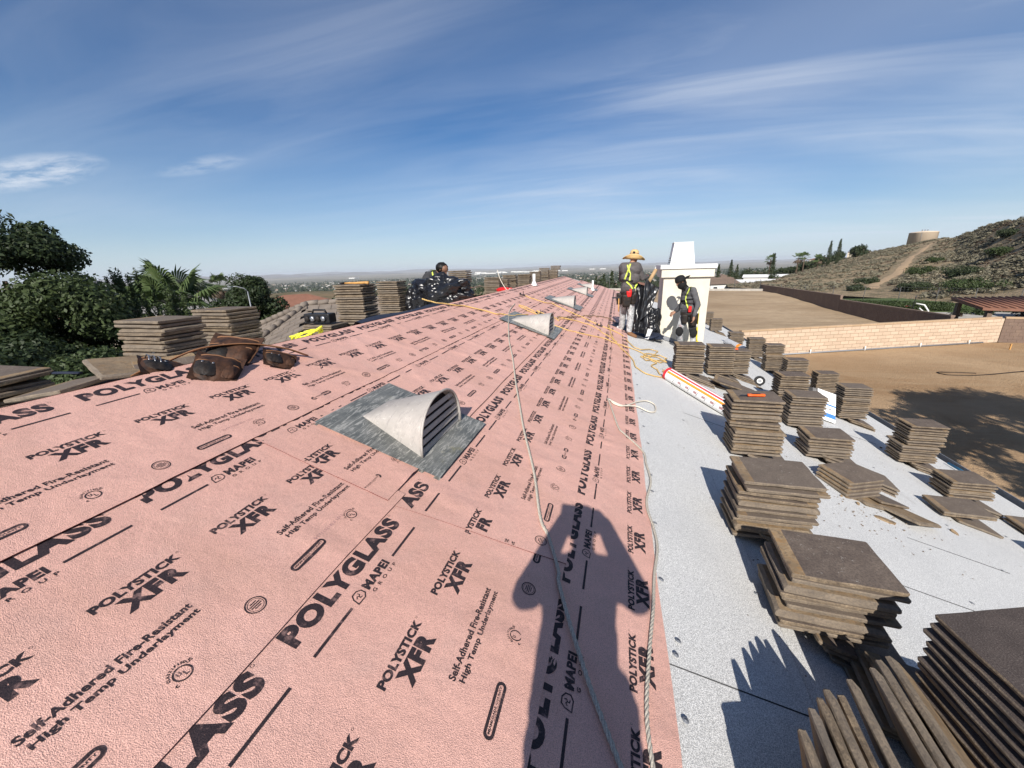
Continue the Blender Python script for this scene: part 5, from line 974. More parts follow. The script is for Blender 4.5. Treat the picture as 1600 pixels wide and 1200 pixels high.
# ------------------------------------------------------------------ rolls, boxes, tools
def roll(s0, y0, s1, y1, r, label, mats, parts):
    a, b = W(s0, y0, r + .008), W(s1, y1, r + .008); d = (b - a); L = d.length; root = empty('underlayment_roll', label, 'roll', tuple((a + b) / 2)); q = d.to_track_quat('Z', 'Y'); root.rotation_mode = 'QUATERNION'; root.rotation_quaternion = q; n = 40
    for nm, a0, a1, z0, z1, mat, rr in parts:
        mb = MB(); k = max(2, int(n * (a1 - a0) / (2 * PI))); A = [lerp(a0, a1, i / k) for i in range(k + 1)]; Z = [lerp(z0, z1, i / 12) * L - L / 2 for i in range(13)]
        mb.rings([[((rr) * math.cos(t) * (1 + .012 * noise.noise(Vector((t * 2, z * 6, 1)))), (rr) * math.sin(t) * (1 + .012 * noise.noise(Vector((t * 2, z * 6, 1)))), z) for t in A] for z in Z], 0, True, False, False); mb.obj(nm, [mat], root)
    for zz in (-L / 2, L / 2):
        mb = MB(); mb.rings([[(rr * math.cos(t), rr * math.sin(t), zz + dz) for t in (2 * PI * i / n for i in range(n))] for rr, dz in ((r * .99, 0), (r * .90, math.copysign(.006, zz)), (r * .35, 0), (r * .30, math.copysign(-.05, zz)))], 0, True, True, False); mb.obj('roll_end', [mats[0]], root)
        mb = MB(); mb.rings([[(rr * math.cos(t), rr * math.sin(t), zz + dz) for t in (2 * PI * i / 20 for i in range(20))] for rr, dz in ((r * .34, math.copysign(.004, zz)), (r * .25, math.copysign(.004, zz)), (r * .25, math.copysign(-.09, zz)))], 0, True, True, False); mb.obj('core', ['cardboard'], root)
    return root
def roll_angles(s0, y0, s1, y1, r):
    a, b = W(s0, y0, r), W(s1, y1, r); q = (b - a).to_track_quat('Z', 'Y'); m = (a + b) / 2; lc = q.inverted() @ (Vector((CX, 0, CZ)) - m); lu = q.inverted() @ Vector((0, 0, 1)); tc, tu = math.atan2(lc.y, lc.x), math.atan2(lu.y, lu.x); return tc, math.copysign(1, (tu - tc + PI) % (2 * PI) - PI)
TC, SG = roll_angles(3.47, 5.93, 4.30, 5.00, .095)
def ar(a, b): return (TC + SG * rad(a), TC + SG * rad(b)) if SG > 0 else (TC + SG * rad(b), TC + SG * rad(a))
rr = roll(3.47, 5.93, 4.30, 5.00, .095, 'white plastic wrapped roll with red and orange stripes lying across the cap sheet', ['red_print'],
     [('wrapper', 0, 2 * PI, 0, 1, 'white_film', .0935), ('red_stripe', *ar(34, 50), 0.0, 1, 'red_print', .0952), ('orange_stripe', *ar(4, 24), 0.04, 1, 'orange_print', .0952), ('red_stripe', *ar(72, 78), 0.0, 1, 'red_print', .0952), ('end_band', 0, 2 * PI, 0, .035, 'red_print', .0956)])
for k in range(7):
    mb = MB(); z = -.42 + .14 * k; mb.rings([[(.0950 * math.cos(t), .0950 * math.sin(t), z + dz + .03 * math.sin(t)) for t in np.linspace(*ar(-46, 0), 9)] for dz in (0, .006)], 0, True, False, False); mb.obj('print_mark', ['black_cloth'], rr)
    if k < 6: mb = MB(); mb.rings([[(.0950 * math.cos(t), .0950 * math.sin(t), z + dz + .05) for t in np.linspace(*ar(-30, -12), 6)] for dz in (0.03, .085)], 0, True, False, False); mb.obj('print_mark', ['faint_ink'], rr)
roll(6.55, 14.3, 7.05, 13.1, .10, 'grey film roll with an orange band and pale pink end farther down the slope', ['pale_pink'], [('wrapper', 0, 2 * PI, 0, 1, 'grey_film', .0985), ('label_band', 0, 2 * PI, .45, .55, 'orange_print', .0995)])
tp = empty('tape_roll', 'black tape roll with a white core standing on the cap sheet', 'tape roll', tuple(W(5.66, 8.40, .10)), rad(20)); tp.rotation_euler = (rad(80), 0, rad(-12))
mb = MB(); mb.rings([[(r * math.cos(t), r * math.sin(t), z) for t in (2 * PI * i / 28 for i in range(28))] for r, z in ((.05, -.04), (.095, -.04), (.095, .04), (.05, .04), (.05, -.04))], 0, False, True, False); mb.obj('tape', ['black_plastic'], tp)
mb = MB(); mb.rings([[(r * math.cos(t), r * math.sin(t), z) for t in (2 * PI * i / 28 for i in range(28))] for r, z in ((.034, -.042), (.05, -.042), (.05, .042), (.034, .042), (.034, -.042))], 0, False, True, False); mb.obj('core', ['white_film'], tp)
# printed carton leaning against the eave stack
p0, p1, p2, p3 = V3(5.88, 7.32, 3.94), V3(6.24, 7.40, 3.80), V3(6.12, 7.25, 3.34), V3(5.90, 7.18, 3.42)
bxr = empty('product_box', 'white carton with blue bands leaning between two tile stacks', 'carton', tuple(p3)); ux = (p1 - p0).normalized(); uz = (p0 - p3).normalized(); un = ux.cross(uz).normalized(); uz = un.cross(ux) * -1
if un.y > 0: un = -un
def quadbox(name, u0, u1, v0, v1, d0, d1, mat):
    mb = MB(); o = p3 + ux * u0; vs = []
    for d in (d0, d1):
        for u, v in ((u0, v0), (u1, v0), (u1, v1), (u0, v1)): vs.append(ux * u + (p0 - p3).normalized() * v + un * d)
    mb.add(vs, [(0, 1, 2, 3), (7, 6, 5, 4), (0, 4, 5, 1), (1, 5, 6, 2), (2, 6, 7, 3), (3, 7, 4, 0)]); return mb.obj(name, [mat], bxr)
quadbox('carton', 0, .34, 0, .49, 0, -.16, 'box_white'); quadbox('printed_band', 0.002, .338, .06, .13, .0015, .0005, 'box_blue'); quadbox('printed_band', 0.002, .338, .26, .285, .0015, .0005, 'box_blue'); quadbox('grey_panel', -.012, .0, 0.36, .49, -.01, -.15, 'box_grey'); quadbox('grey_panel', -.08, -.012, 0.36, .48, -.02, -.14, 'box_grey')
V, F = fit(T_('UNDERLAYMENT', .02, 2), 0, .22, 0, .028); vs = [ux * (.07 + a) + (p0 - p3).normalized() * (.19 + b) + un * .002 for a, b in V]; mb = MB(); mb.add(vs, [tuple(f) for f in F]); mb.obj('printed_word', ['box_grey'], bxr)
# utility knives
def knife(loc, rz, label, tilt=0.0):
    root = empty('utility_knife', label, 'utility knife', tuple(loc)); root.rotation_euler = (0, tilt, rz); mb = MB(); n = 10
    mb.rings([[(x, w_ / 2 * math.cos(t), .014 + .013 * math.sin(t)) for t in (2 * PI * i / n for i in range(n))] for x, w_ in ((-.075, .03), (-.07, .042), (-.02, .036), (.03, .040), (.07, .046), (.078, .036))]); mb.obj('handle', ['orange_plastic'], root)
    mb = MB(); mb.box((0.0, 0, .028), (.075, .014, .006)); mb.obj('grip_insert', ['black_plastic'], root); mb = MB(); mb.add([(-.075, -.011, .013), (-.15, -.011, .013), (-.128, .011, .013), (-.075, .011, .013), (-.075, -.011, .015), (-.15, -.011, .015), (-.128, .011, .015), (-.075, .011, .015)], [(3, 2, 1, 0), (4, 5, 6, 7), (0, 1, 5, 4), (1, 2, 6, 5), (2, 3, 7, 6)]); mb.obj('blade', ['dark_steel'], root)
topz = stk1.location.z + 15 * .0365 + .004
knife((3.85, 3.975, topz), rad(8), 'orange utility knife on top of the tall tile stack'); knife((4.80, 8.34, zr(4.66) + .012 + 13 * .036 + .01), rad(-15), 'orange snap knife on the right one of the three tile stacks')
# hammer on the ridge stack
hz_ = l4.location.z + 23 * .033 + .004; root = empty('hammer', 'framing hammer with a wooden handle lying on a ridge tile stack', 'hammer', (-.86, 4.58, hz_ + .016), rad(-5))
mb = MB(); mb.tube([(-.17, 0, 0), (-.1, 0, .002), (0, 0, .0), (.17, 0, .004), (.22, 0, .0)], [.012, .013, .015, .018, .02], 8); mb.obj('handle', ['wood_handle'], root); mb = MB(); mb.box((-.19, -.0, 0), (.03, .13, .03)); mb.obj('head', ['dark_steel'], root)
# black tool case on the low pile
tz = zr(1.35) - .03 + 13 * .030 + .004; tc_ = empty('tool_case', 'black plastic tool with silver coils lying on the low tile pile by the yellow rope', 'tool', (-1.13, 4.15, tz + .012), rad(4)); me = MB().box((0, 0, .07), (.36, .15, .12)).mesh('case', ['black_plastic']); bevel(me, .018, 2); link('case', me, tc_)
for k in range(4): mb = MB(); mb.lathe([(.03, 0), (.034, .02), (.02, .03), (.0, .03)], n=14); o = mb.obj('latch', ['steel' if k % 2 else 'leather_black'], tc_); o.location = (-.12 + .075 * k, -.078, .07); o.rotation_euler = (PI / 2, 0, 0)
mb = MB(); mb.tube([(-.10, 0, .13), (-.08, 0, .17), (.08, 0, .17), (.10, 0, .13)], .012, 8); mb.obj('handle', ['black_plastic'], tc_)
# leather tool pouches lying over the ridge
def shellp(mb, w_, L, d, x0=0.0, y0=0.0, z0=0.0, seed=0, mi=0, taper=.25):
    """an open-mouthed leather pocket: flat back, bulging front, mouth at +y"""
    nu, nv = 14, 10; g = []
    for j in range(nv + 1):
        v = j / nv; wv = w_ / 2 * (1 - taper * v ** 2) * (1 if v < .8 else math.sqrt(max(0, 1 - ((v - .8) / .2) ** 2)) * .5 + .5); row = []
        for i in range(nu + 1):
            u = -1 + 2 * i / nu; bulge = d * (max(0, 1 - abs(u) ** 2.6)) ** .6 * (.75 + .55 * math.sin(PI * min(1, v * 1.1)) - .55 * v ** 4) * (1 if v < .97 else .4); row.append((x0 + u * wv + .004 * noise.noise(Vector((u * 3, v * 4, seed))), y0 + L / 2 - v * L + .006 * noise.noise(Vector((u * 2, seed, v))), z0 + bulge + .007 * noise.noise(Vector((u * 3, v * 3, seed + 5)))))
        g.append(row)
    mb.rings(g, mi, True, False, False); return g
def leather(loc, rz, label, seed, sc=1.0, pitch=6, roll_=12, studs=2, loops=False):
    root = empty('tool_pouch', label, 'tool pouch', tuple(loc)); root.rotation_euler = (rad(pitch), rad(roll_), rz); root.scale = (sc, sc, sc * .78)
    mb = MB(); back = [[(x * (1 - .1 * j / 8), .13 - .27 * j / 8, .004 + .03 * abs(x) / .13 * (1 if j < 3 else .4) + .006 * noise.noise(Vector((x * 9, j * .4, seed)))) for x in [-.135 + .27 * i / 12 for i in range(13)]] for j in range(9)]
    mb.rings(back, 0, True, False, False); mb.rings([[(x, y, z - .006) for x, y, z in r][::-1] for r in back], 0, True, False, False); mb.obj('back_panel', ['leather'], root)
    mb = MB(); g = shellp(mb, .25, .23, .055, 0, -.02, .008, seed); mb.obj('main_pocket', ['leather'], root); mb = MB(); mb.tube(g[0], .0055, 6); mb.obj('edge_binding', ['leather_tan'], root)
    mb = MB(); mb.add([(x * .96, y - .006, z - .01) for x, y, z in g[0]] + [(-.11, .09, .006), (.11, .09, .006)], [tuple(range(15)) + (16, 15)]); mb.obj('pocket_shade', ['vent_dark'], root)  # near-black face across the mouth, painted shade of the pocket's inside
    mb = MB(); g = shellp(mb, .135, .13, .028, -.045, -.055, .048, seed + 2); mb.obj('front_pocket', ['leather_black'], root); mb = MB(); mb.tube(g[0], .0045, 6); mb.obj('edge_binding', ['leather_tan'], root)
    mb = MB(); g = shellp(mb, .085, .12, .026, .070, -.05, .040, seed + 3); mb.obj('side_pocket', ['leather'], root); mb = MB(); mb.tube(g[0], .004, 6); mb.obj('edge_binding', ['leather_tan'], root)
    for k in range(studs): mb = MB(); mb.lathe([(.007, 0), (.006, .003), (0, .004)], n=10); o = mb.obj('rivet', ['steel'], root); o.location = (-.075 + .055 * k, -.02, .082)
    if loops:
        for k in range(3): mb = MB(); mb.tube([(-.10 + .026 * k, .10, .02), (-.10 + .026 * k, .07, .075), (-.098 + .026 * k, .0, .092), (-.096 + .026 * k, -.06, .085)], .0035, 6); mb.obj('tool_loop', ['steel'], root)
    return root
leather((-.07, 1.62, 5.475), rad(62), 'leftmost leather tool pouch with steel tool loops on the ridge', 3, 1.0, 10, 26, loops=True); leather((.17, 1.74, 5.462), rad(40), 'middle brown leather pouch with two pockets on the pink sheet edge', 4, .95, 24, 20); leather((.02, 1.98, 5.51), rad(24), 'dark leather pouch with a round flap behind the middle one', 6, 1.15, 30, 10, 0); leather((.25, 2.12, 5.43), rad(50), 'small leather pouch at the right end of the pouches', 7, .80, 18, 24)
mb = MB(); mb.tube(crm([V3(-.45, 1.62, 5.40), V3(-.33, 1.66, 5.46), V3(-.2, 1.70, 5.50), V3(-.06, 1.80, 5.565), V3(.02, 1.92, 5.575), V3(.12, 2.05, 5.56), V3(.24, 2.20, 5.50), V3(.30, 2.32, 5.425)], .03), .03, 8, flat=.2); me = mb.mesh('leather_belt', ['leather_tan']); tag(link('leather_belt', me, None), 'long brown leather belt running across the row of pouches', 'belt')
# bits
mb = MB(); mb.tube([(0, 0, 0), (.12, .02, .004), (.25, .05, .0)], .018, 8, flat=.5); mb.box((-.05, -.01, 0), (.1, .05, .02)); o = mb.obj('blue_tool', ['navy_felt']); o.location = (-1.20, 1.62, zr(1.2) + .345); tag(o, 'dark blue tool lying on the crooked tile pile at the left edge', 'tool')
mb = MB(); mb.tube([(0, 0, 0), (.10, .10, .10), (.16, .16, .15)], [.012, .016, .02], 8); o = mb.obj('pry_bar', ['steel']); o.location = (-.98, 1.90, zr(.98) + .17); tag(o, 'grey tool handle sticking up from the loose tiles under the trees', 'tool handle')
mb = MB(); mb.tube([W(8.40, 7.3, .05), W(8.42, 6.6, .055)], .02, 8); tag(mb.obj('blue_offcut', ['blue_plastic']), 'blue plastic offcut on the eave behind the low stack', 'plastic offcut')
# dark felt in the valley beside the ridge
mb = MB(); nx = 14; rows = []
for i in range(nx + 1): t = i / nx; y = 3.45 + 2.1 * t; rows.append([(-.02, y, RZ + .0), (-.16, y + .1, zr(.16) + .06 + .02 * math.sin(9 * t)), (-.45 - .1 * math.sin(3 * t), y + .25, zr(.45) + .10 * math.sin(PI * t)), (-.80, y + .35, zr(.8) + .03)])
mb.rings(rows, 0, True, False, False); tag(mb.obj('felt_strip', ['navy_felt']), 'folded dark navy felt strip along the ridge in front of the tile stacks', 'felt strip')
# ------------------------------------------------------------------ ground and far land
def ground_h(x, y):
    """lie of the land round the house: flat plot, then the suburb falls away to a wide plain"""
    r = math.hypot(x, y)
    def ss(a, b, v): t = min(1, max(0, (v - a) / (b - a))); return t * t * (3 - 2 * t)
    e_ = ss(.05, .30, x / max(1, y)) if y > 0 else 0.0; h = -0.35 - (4.0 * ss(60, 260, r)) * e_ - (10.5 * ss(52, 150, r)) * (1 - e_) - 56 * ss(240, 1100, r) - 35 * ss(1100, 6000, r)
    h += 6.5 * math.exp(-((x + 205) / 75) ** 2 - ((y - 225) / 55) ** 2)
    h += (2.5 * noise.noise(Vector((x / 160, y / 160, 0)))) * ss(120, 400, r) + 9 * noise.noise(Vector((x / 900, y / 900, 3))) * ss(700, 2000, r)
    return h
V = []; F = []; RR = [0, 6, 12, 20, 30] + [42 * 1.105 ** k for k in range(68)]; NA = 180
for i, r in enumerate(RR):
    for j in range(NA): a = 2 * PI * j / NA; x, y = r * math.sin(a), r * math.cos(a); V.append((x, y, ground_h(x, y)))
for i in range(len(RR) - 1):
    for j in range(NA): k = (j + 1) % NA; F.append((i * NA + j, i * NA + k, (i + 1) * NA + k, (i + 1) * NA + j)[::-1])
me = npmesh('terrain', V, F, ['valley'], None, True); tag(link('terrain', me), kind='structure')
def strip(name, mat, x0, x1, y0, y1, hf, nx, ny, bump=0.0):
    V = [(lerp(x0, x1, i / nx), lerp(y0, y1, j / ny), 0) for i in range(nx + 1) for j in range(ny + 1)]; V = [(x, y, hf(x, y) + bump * noise.fractal(Vector((x * .35, y * .35, 0)), 1, 2, 4)) for x, y, _ in V]
    F = [(i * (ny + 1) + j, (i + 1) * (ny + 1) + j, (i + 1) * (ny + 1) + j + 1, i * (ny + 1) + j + 1) for i in range(nx) for j in range(ny)]; return tag(link(name, npmesh(name, V, F, [mat], None, True)), kind='structure')
strip('yard', 'dirt', 8.2, 60, -40, 34, lambda x, y: 0.0, 120, 160, .035)
LA = (10.2, 27.15); LB = (28.5, 34.45)     # line of the tan block wall
def lot_h(x, y): t = min(1, max(0, (y - 38) / 25)); return .55 + .95 * t * t * (3 - 2 * t)
V = []; F = []; nx, ny = 60, 90
for i in range(nx + 1):
    for j in range(ny + 1):
        x = lerp(-8, 24.6, i / nx); yb = LA[1] + (x - LA[0]) * (LB[1] - LA[1]) / (LB[0] - LA[0]) + .12 if x > LA[0] - 2 else 26.5; y = lerp(yb, 66 + (23.6 - x) * .33, j / ny); V.append((x, y, lot_h(x, y) + .05 * noise.fractal(Vector((x * .4, y * .4, 0)), 1, 2, 3)))
for i in range(nx):
    for j in range(ny): a = i * (ny + 1) + j; F.append((a, a + ny + 1, a + ny + 2, a + 1))
tag(link('vacant_lot', npmesh('vacant_lot', V, F, ['lot_dirt'], None, True)), kind='structure')
mb = MB(); mb.box((8, 70.2, 1.25), (34, .5, 1.1)); o = mb.obj('lot_curb', ['concrete']); o.rotation_euler = (0, 0, 0); 
me = o.data; [setattr(v, 'co', Vector((v.co.x, v.co.y - (v.co.x - 8) * .33 + 1.2, v.co.z))) for v in me.vertices]; tag(o, kind='structure')
strip('slope_fill', 'hill_dirt', -40, 24, 72, 130, lambda x, y: 1.0 - (y - 72) * .05, 20, 20, .3)
strip('neighbour_lawn', 'lawn', 24.9, 70, 36, 66, lambda x, y: .30, 20, 20, .02)
strip('neighbour_patio', 'concrete', 27.5, 46, 35.5, 49, lambda x, y: .36, 4, 4)
# ---- block walls
def block_wall(A, Bp, z0, z1, mat, label, name='block_wall', single=True, bl=.62, bh=.235, th=.2, capm='block_cap', coursefn=None, capz=.12):
    A, Bp = Vector((*A, 0)), Vector((*Bp, 0)); d = (Bp - A); L = d.length; ang = math.atan2(d.y, d.x); root = empty(name, label, 'wall', (A.x, A.y, z0), ang)
    nc = int((z1 - z0 - capz) / bh); nb = int(L / bl) + 1
    mb = MB(); mb.box((L / 2, 0, nc * bh / 2), (L, th - .025, nc * bh)); mb.obj('mortar_core', ['mortar' if single else mat], root)
    me = MB().box((0, 0, 0), (bl - .026, th, bh - .024)).mesh('block', [mat]); bevel(me, .006); hf = MB().box((0, 0, 0), (bl / 2 - .026, th, bh - .024)).mesh('block', [mat]); bevel(hf, .006); cnt = 0; rest = MB()
    for c in range(nc):
        x = 0.0; k = 0
        while x < L - .05:
            w_ = bl / 2 if (k == 0 and c % 2) else min(bl, L - x)
            if single and w_ > bl * .9 or single and abs(w_ - bl / 2) < .01:
                o = link('block', me if w_ > bl * .9 else hf, root); o.location = (x + w_ / 2, R.uniform(-.002, .002), c * bh + bh / 2)
            else: rest.box((x + w_ / 2, 0, c * bh + bh / 2), (w_ - .014, th, bh - .014))
            x += w_; k += 1
    if rest.v: rest.obj('block_courses', [mat], root, kind='stuff')
    capb = MB().box((0, 0, 0), (bl - .01, th + .05, capz)).mesh('cap_block', [capm]); bevel(capb, .008)
    if single:
        for k in range(int(L / bl)): o = link('cap_block', capb, root); o.location = ((k + .5) * bl, 0, nc * bh + capz / 2 + .002)
    else: mb = MB(); mb.box((L / 2, 0, nc * bh + capz / 2 + .002), (L, th + .05, capz)); mb.obj('cap_course', [capm], root)
    return root
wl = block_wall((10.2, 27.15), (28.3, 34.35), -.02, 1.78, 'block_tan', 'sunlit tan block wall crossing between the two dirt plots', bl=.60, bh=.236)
mb = MB(); mb.tube([(0.3, -.16, .07), (18.2, -.16, .07)], .05, 8); mb.obj('drain_pipe', ['gutter_metal'], wl)
for x in (1.5, 5.0, 9.0, 13.2, 17.0): mb = MB(); mb.lathe([(.035, .0), (.035, .30), (.0, .30)], (x, -.22, 0), 8); mb.obj('stub_pipe', ['white_paint'], wl)
block_wall((28.36, 34.3), (40, 31.2), -.02, 1.78, 'block_shaded', 'block wall in painted shade turning right from the corner of the yard', single=False, bl=.42)
block_wall((24.75, 33.2), (24.1, 46.0), .2, 1.98, 'block_shaded', 'block wall in painted shade along the vacant lot, its lower near part', single=False, bl=.42, capm='block_shaded'); block_wall((24.1, 46.04), (23.5, 67.5), .6, 2.42, 'block_shaded', 'block wall in painted shade along the vacant lot, its raised far part', single=False, bl=.42, capm='block_shaded')
mb = MB(); mb.tube(crm([V3(19.0, 24.4, .03), V3(19.3, 24.1, .03), V3(20.6, 24.3, .03), V3(23.3, 25.5, .03), V3(27, 27, .03)], .1), .025, 6); mb.tube(crm([V3(19.0, 24.4, .03), V3(19.2, 24.7, .03), V3(20.7, 24.7, .03)], .1), .025, 6); tag(mb.obj('garden_hose', ['leather_black']), 'thin dark hose lying in a loop on the dirt yard', 'hose')
for x, y, h, l in ((27.0, 31.5, .38, 'short wooden stake in the dirt by the wall corner'), (18.6, 18.3, .35, 'short wooden stake near the tree shadow')): mb = MB(); mb.box((0, 0, h / 2), (.06, .06, h)); o = mb.obj('wooden_stake', ['wood_handle']); o.location = (x, y, 0); tag(o, l, 'stake')
# ---- leaf crowns
def leafmesh(name, clumps, per, size, mat, seed, hollow=.55, aspect=.55, droop=0.0, tilt=1.0):
    """many leaf faces spread on the outside of overlapping clumps"""
    r = np.random.RandomState(seed); Vs = []
    for (cx, cy, cz, rx, ry, rz) in clumps:
        n = per; d = r.normal(size=(n, 3)); d /= np.linalg.norm(d, axis=1)[:, None]; rad_ = (hollow + (1 - hollow) * r.rand(n) ** .6)[:, None]
        c = d * rad_ * [rx, ry, rz] + [cx, cy, cz]; c += r.normal(size=(n, 3)) * size * .5
        nrm = d * tilt + r.normal(size=(n, 3)) * .65; nrm[:, 2] += .35; nrm /= np.linalg.norm(nrm, axis=1)[:, None]
        t = np.cross(nrm, r.normal(size=(n, 3))); t /= np.linalg.norm(t, axis=1)[:, None] + 1e-9; t[:, 2] -= droop; b = np.cross(nrm, t); s = (size * (.6 + .8 * r.rand(n)))[:, None]
        q = np.stack([c - t * s, c - b * s * aspect, c + t * s, c + b * s * aspect], 1); Vs.append(q.reshape(-1, 3))
    V = np.concatenate(Vs); F = np.arange(len(V)).reshape(-1, 4); return npmesh(name, V, F, [mat])
def clumps_in(r, n, R_, H, cr, z0, flat=.75, power=.5):
    out = []
    for i in range(n):
        a = r.uniform(0, 2 * PI); h = r.uniform(0, 1); prof = math.sin(PI * min(1, .12 + .86 * h)) ** power; q = R_ * prof * math.sqrt(r.uniform(.15, 1)); k = cr * r.uniform(.65, 1.25); out.append((q * math.cos(a), q * math.sin(a), z0 + h * H, k, k, k * flat))
    return out
def tree(name, x, y, z, R_, H, n, cr, per, size, mat, label, seed, trunk=1.5, cat='tree', group=None, trad=.18, power=.5, fl=.75, aspect=.55, limbs=6):
    r = random.Random(seed); root = empty(name, label, cat, (x, y, z), 0, group); cl = clumps_in(r, n, R_, H, cr, trunk, fl, power)
    me = leafmesh('crown', cl, per, size, mat, seed, aspect=aspect); link('crown', me, root)
    mb = MB(); mb.tube([(0, 0, -.3), (.05, 0, trunk * .6), (0, .05, trunk + H * .35), (.03, 0, trunk + H * .75)], [trad * 1.2, trad, trad * .7, trad * .25], 8)
    for c in r.sample(cl, min(limbs, len(cl))): mb.tube([(0, 0, trunk * .8 + r.uniform(0, H * .3)), (c[0] * .5, c[1] * .5, c[2] * .85), (c[0], c[1], c[2])], [trad * .5, trad * .3, trad * .1], 6)
    mb.obj('trunk', ['bark'], root); return root
GT = 'dark evergreen trees left of the roof'
tree('evergreen_tree', -11.9, 6.2, -.35, 1.9, 5.6, 60, .62, 950, .050, 'leaf_dark', 'tallest dark evergreen tree at the left edge, its top above the horizon', 1, 2.2, group=GT)
tree('evergreen_tree', -10.9, 4.3, -.35, 2.4, 4.6, 60, .60, 950, .050, 'leaf_dark', 'dark evergreen tree cut off by the left edge below the tallest one', 2, 1.4, group=GT)
tree('evergreen_tree', -9.6, 6.0, -.35, 1.7, 4.9, 55, .52, 950, .046, 'leaf_mid', 'round sunlit evergreen crown right beside the tallest tree', 3, 1.3, group=GT)
tree('evergreen_tree', -8.3, 4.4, -.35, 1.7, 4.1, 50, .5, 900, .044, 'leaf_dark', 'lower dark evergreen directly behind the loose tiles', 4, 1.0, group=GT)
tree('evergreen_tree', -9.3, 7.4, -.35, 1.5, 4.0, 45, .5, 900, .044, 'leaf_dark', 'dark evergreen between the sunlit crown and the pointed conifer', 5, 1.0, group=GT)
tree('bush', -5.55, 4.10, 2.6, .62, 1.9, 26, .26, 600, .030, 'leaf_mid', 'round green bush just behind the leftmost tile stack', 6, .4, cat='bush', trad=.06)
tree('bush', -7.9, 2.1, 1.6, 1.6, 2.4, 36, .42, 800, .036, 'leaf_mid', 'leafy green bush at the left edge above the crooked tile pile', 7, .5, cat='bush', trad=.08)
# upright juniper with many pointed leaders
jr = empty('juniper_tree', 'juniper with many upright pointed shoots between the evergreens and the fan palm', 'tree', (-11.2, 8.2, -.35)); r = random.Random(9); cl = []
for i in range(46):
    a = r.uniform(0, 6.28); q = 1.5 * math.sqrt(r.random()); top = 5.2 + 1.45 * (1 - q / 1.6) * r.uniform(.7, 1.0); x, y = q * math.cos(a), q * math.sin(a)
    for k in range(9): t = k / 8; w_ = .26 * (1 - t) ** .7 + .03; cl.append((x * (.8 + .3 * t), y * (.8 + .3 * t), 1.6 + (top - 1.6) * t, w_, w_, .34))
link('crown', leafmesh('crown', cl, 110, .05, 'leaf_mid', 9, aspect=.3), jr); mb = MB(); mb.tube([(0, 0, 0), (0, 0, 3.5), (0.1, 0, 5.2)], [.16, .12, .04], 8); mb.obj('trunk', ['bark'], jr)
def palm(x, y, z, H, L, nf, label, fan=True, tr=.22, seed=1, dead=6, group=None, size=1.0, name='fan_palm'):
    root = empty(name, label, 'palm tree', (x, y, z), 0, group); r = random.Random(seed); mb = MB(); mb.tube([(0, 0, -.3), (.03, 0, H * .5), (0, 0, H)], [tr * 1.2, tr, tr * .9], 12)
    mb.obj('trunk', ['bark'], root)
    for f in range(nf):
        a = r.uniform(0, 6.28); e = r.uniform(-.45, 1.35) if f >= dead else r.uniform(-1.2, -.6); pl = L * r.uniform(.45, .7); d = Vector((math.cos(a) * math.cos(e), math.sin(a) * math.cos(e), math.sin(e))); hub = Vector((0, 0, H)) + d * pl; mb = MB()
        mb.tube([(0, 0, H - .05), tuple(Vector((0, 0, H)) + d * pl * .5 + Vector((0, 0, .04))), tuple(hub)], .018 * size, 5)
        side = d.cross(Vector((0, 0, 1))).normalized(); up = side.cross(d).normalized(); nl = 22; FR = L * r.uniform(.5, .62)
        for i in range(nl):
            t = -1.9 + 3.8 * i / (nl - 1); dd = (d * math.cos(t) + side * math.sin(t)).normalized(); tip = hub + dd * FR * (1 - .12 * abs(t)) + Vector((0, 0, -.28 * FR * r.uniform(.5, 1.3))); mid = hub + dd * FR * .55 + up * .02; wd = FR * .045
            s2 = dd.cross(up).normalized() * wd; mb.add([tuple(hub), tuple(mid - s2), tuple(tip), tuple(mid + s2), tuple(mid + up * wd * .6)], [(0, 1, 4), (0, 4, 3), (1, 2, 4), (4, 2, 3)])
        mb.obj('frond', ['leaf_palm' if f >= dead else 'bark'], root)
    return root
palm(-13.95, 11.3, -.35, 5.05, 1.9, 34, 'fan palm with spreading fronds behind the tile stacks, in front of the grey roof', seed=3)
palm(-44.2, 37.5, -.4, 5.2, 1.6, 20, 'small far palm beside the grey roof and the round tree', seed=4, dead=8)
tree('round_tree', -20.1, 19.9, -.4, 1.75, 4.6, 60, .6, 500, .075, 'leaf_dark', 'round dark green tree behind the street lamp', 12, 1.6, aspect=.6)
tree('yellow_tree', -13.2, 15.6, -.4, 1.05, 2.3, 30, .42, 300, .07, 'leaf_yellow', 'yellow green tree top beside the red roof', 13, 2.4, cat='tree'); tree('yellow_tree', -14.8, 15.9, -.4, .8, 1.7, 22, .38, 260, .07, 'leaf_yellow', 'small yellow green tree next to the round dark tree', 14, 2.3)
lp = empty('street_lamp', 'thin grey street lamp with a curved arm over the tile stacks', 'street lamp', (-18.5, 18.5, -.4)); mb = MB(); mb.tube([(0, 0, 0), (0, 0, 4.2), (0.0, 0.0, 5.5)], [.05, .04, .03], 8); mb.obj('pole', ['gutter_metal'], lp); mb = MB(); mb.tube([(0, 0, 5.5), (-.1, -.10, 5.68), (-.35, -.35, 5.80), (-.5, -.5, 5.81)], .03, 6); mb.obj('arm', ['gutter_metal'], lp); mb = MB(); mb.box((-.56, -.56, 5.80), (.25, .14, .07)); mb.obj('lamp_head', ['gutter_metal'], lp)
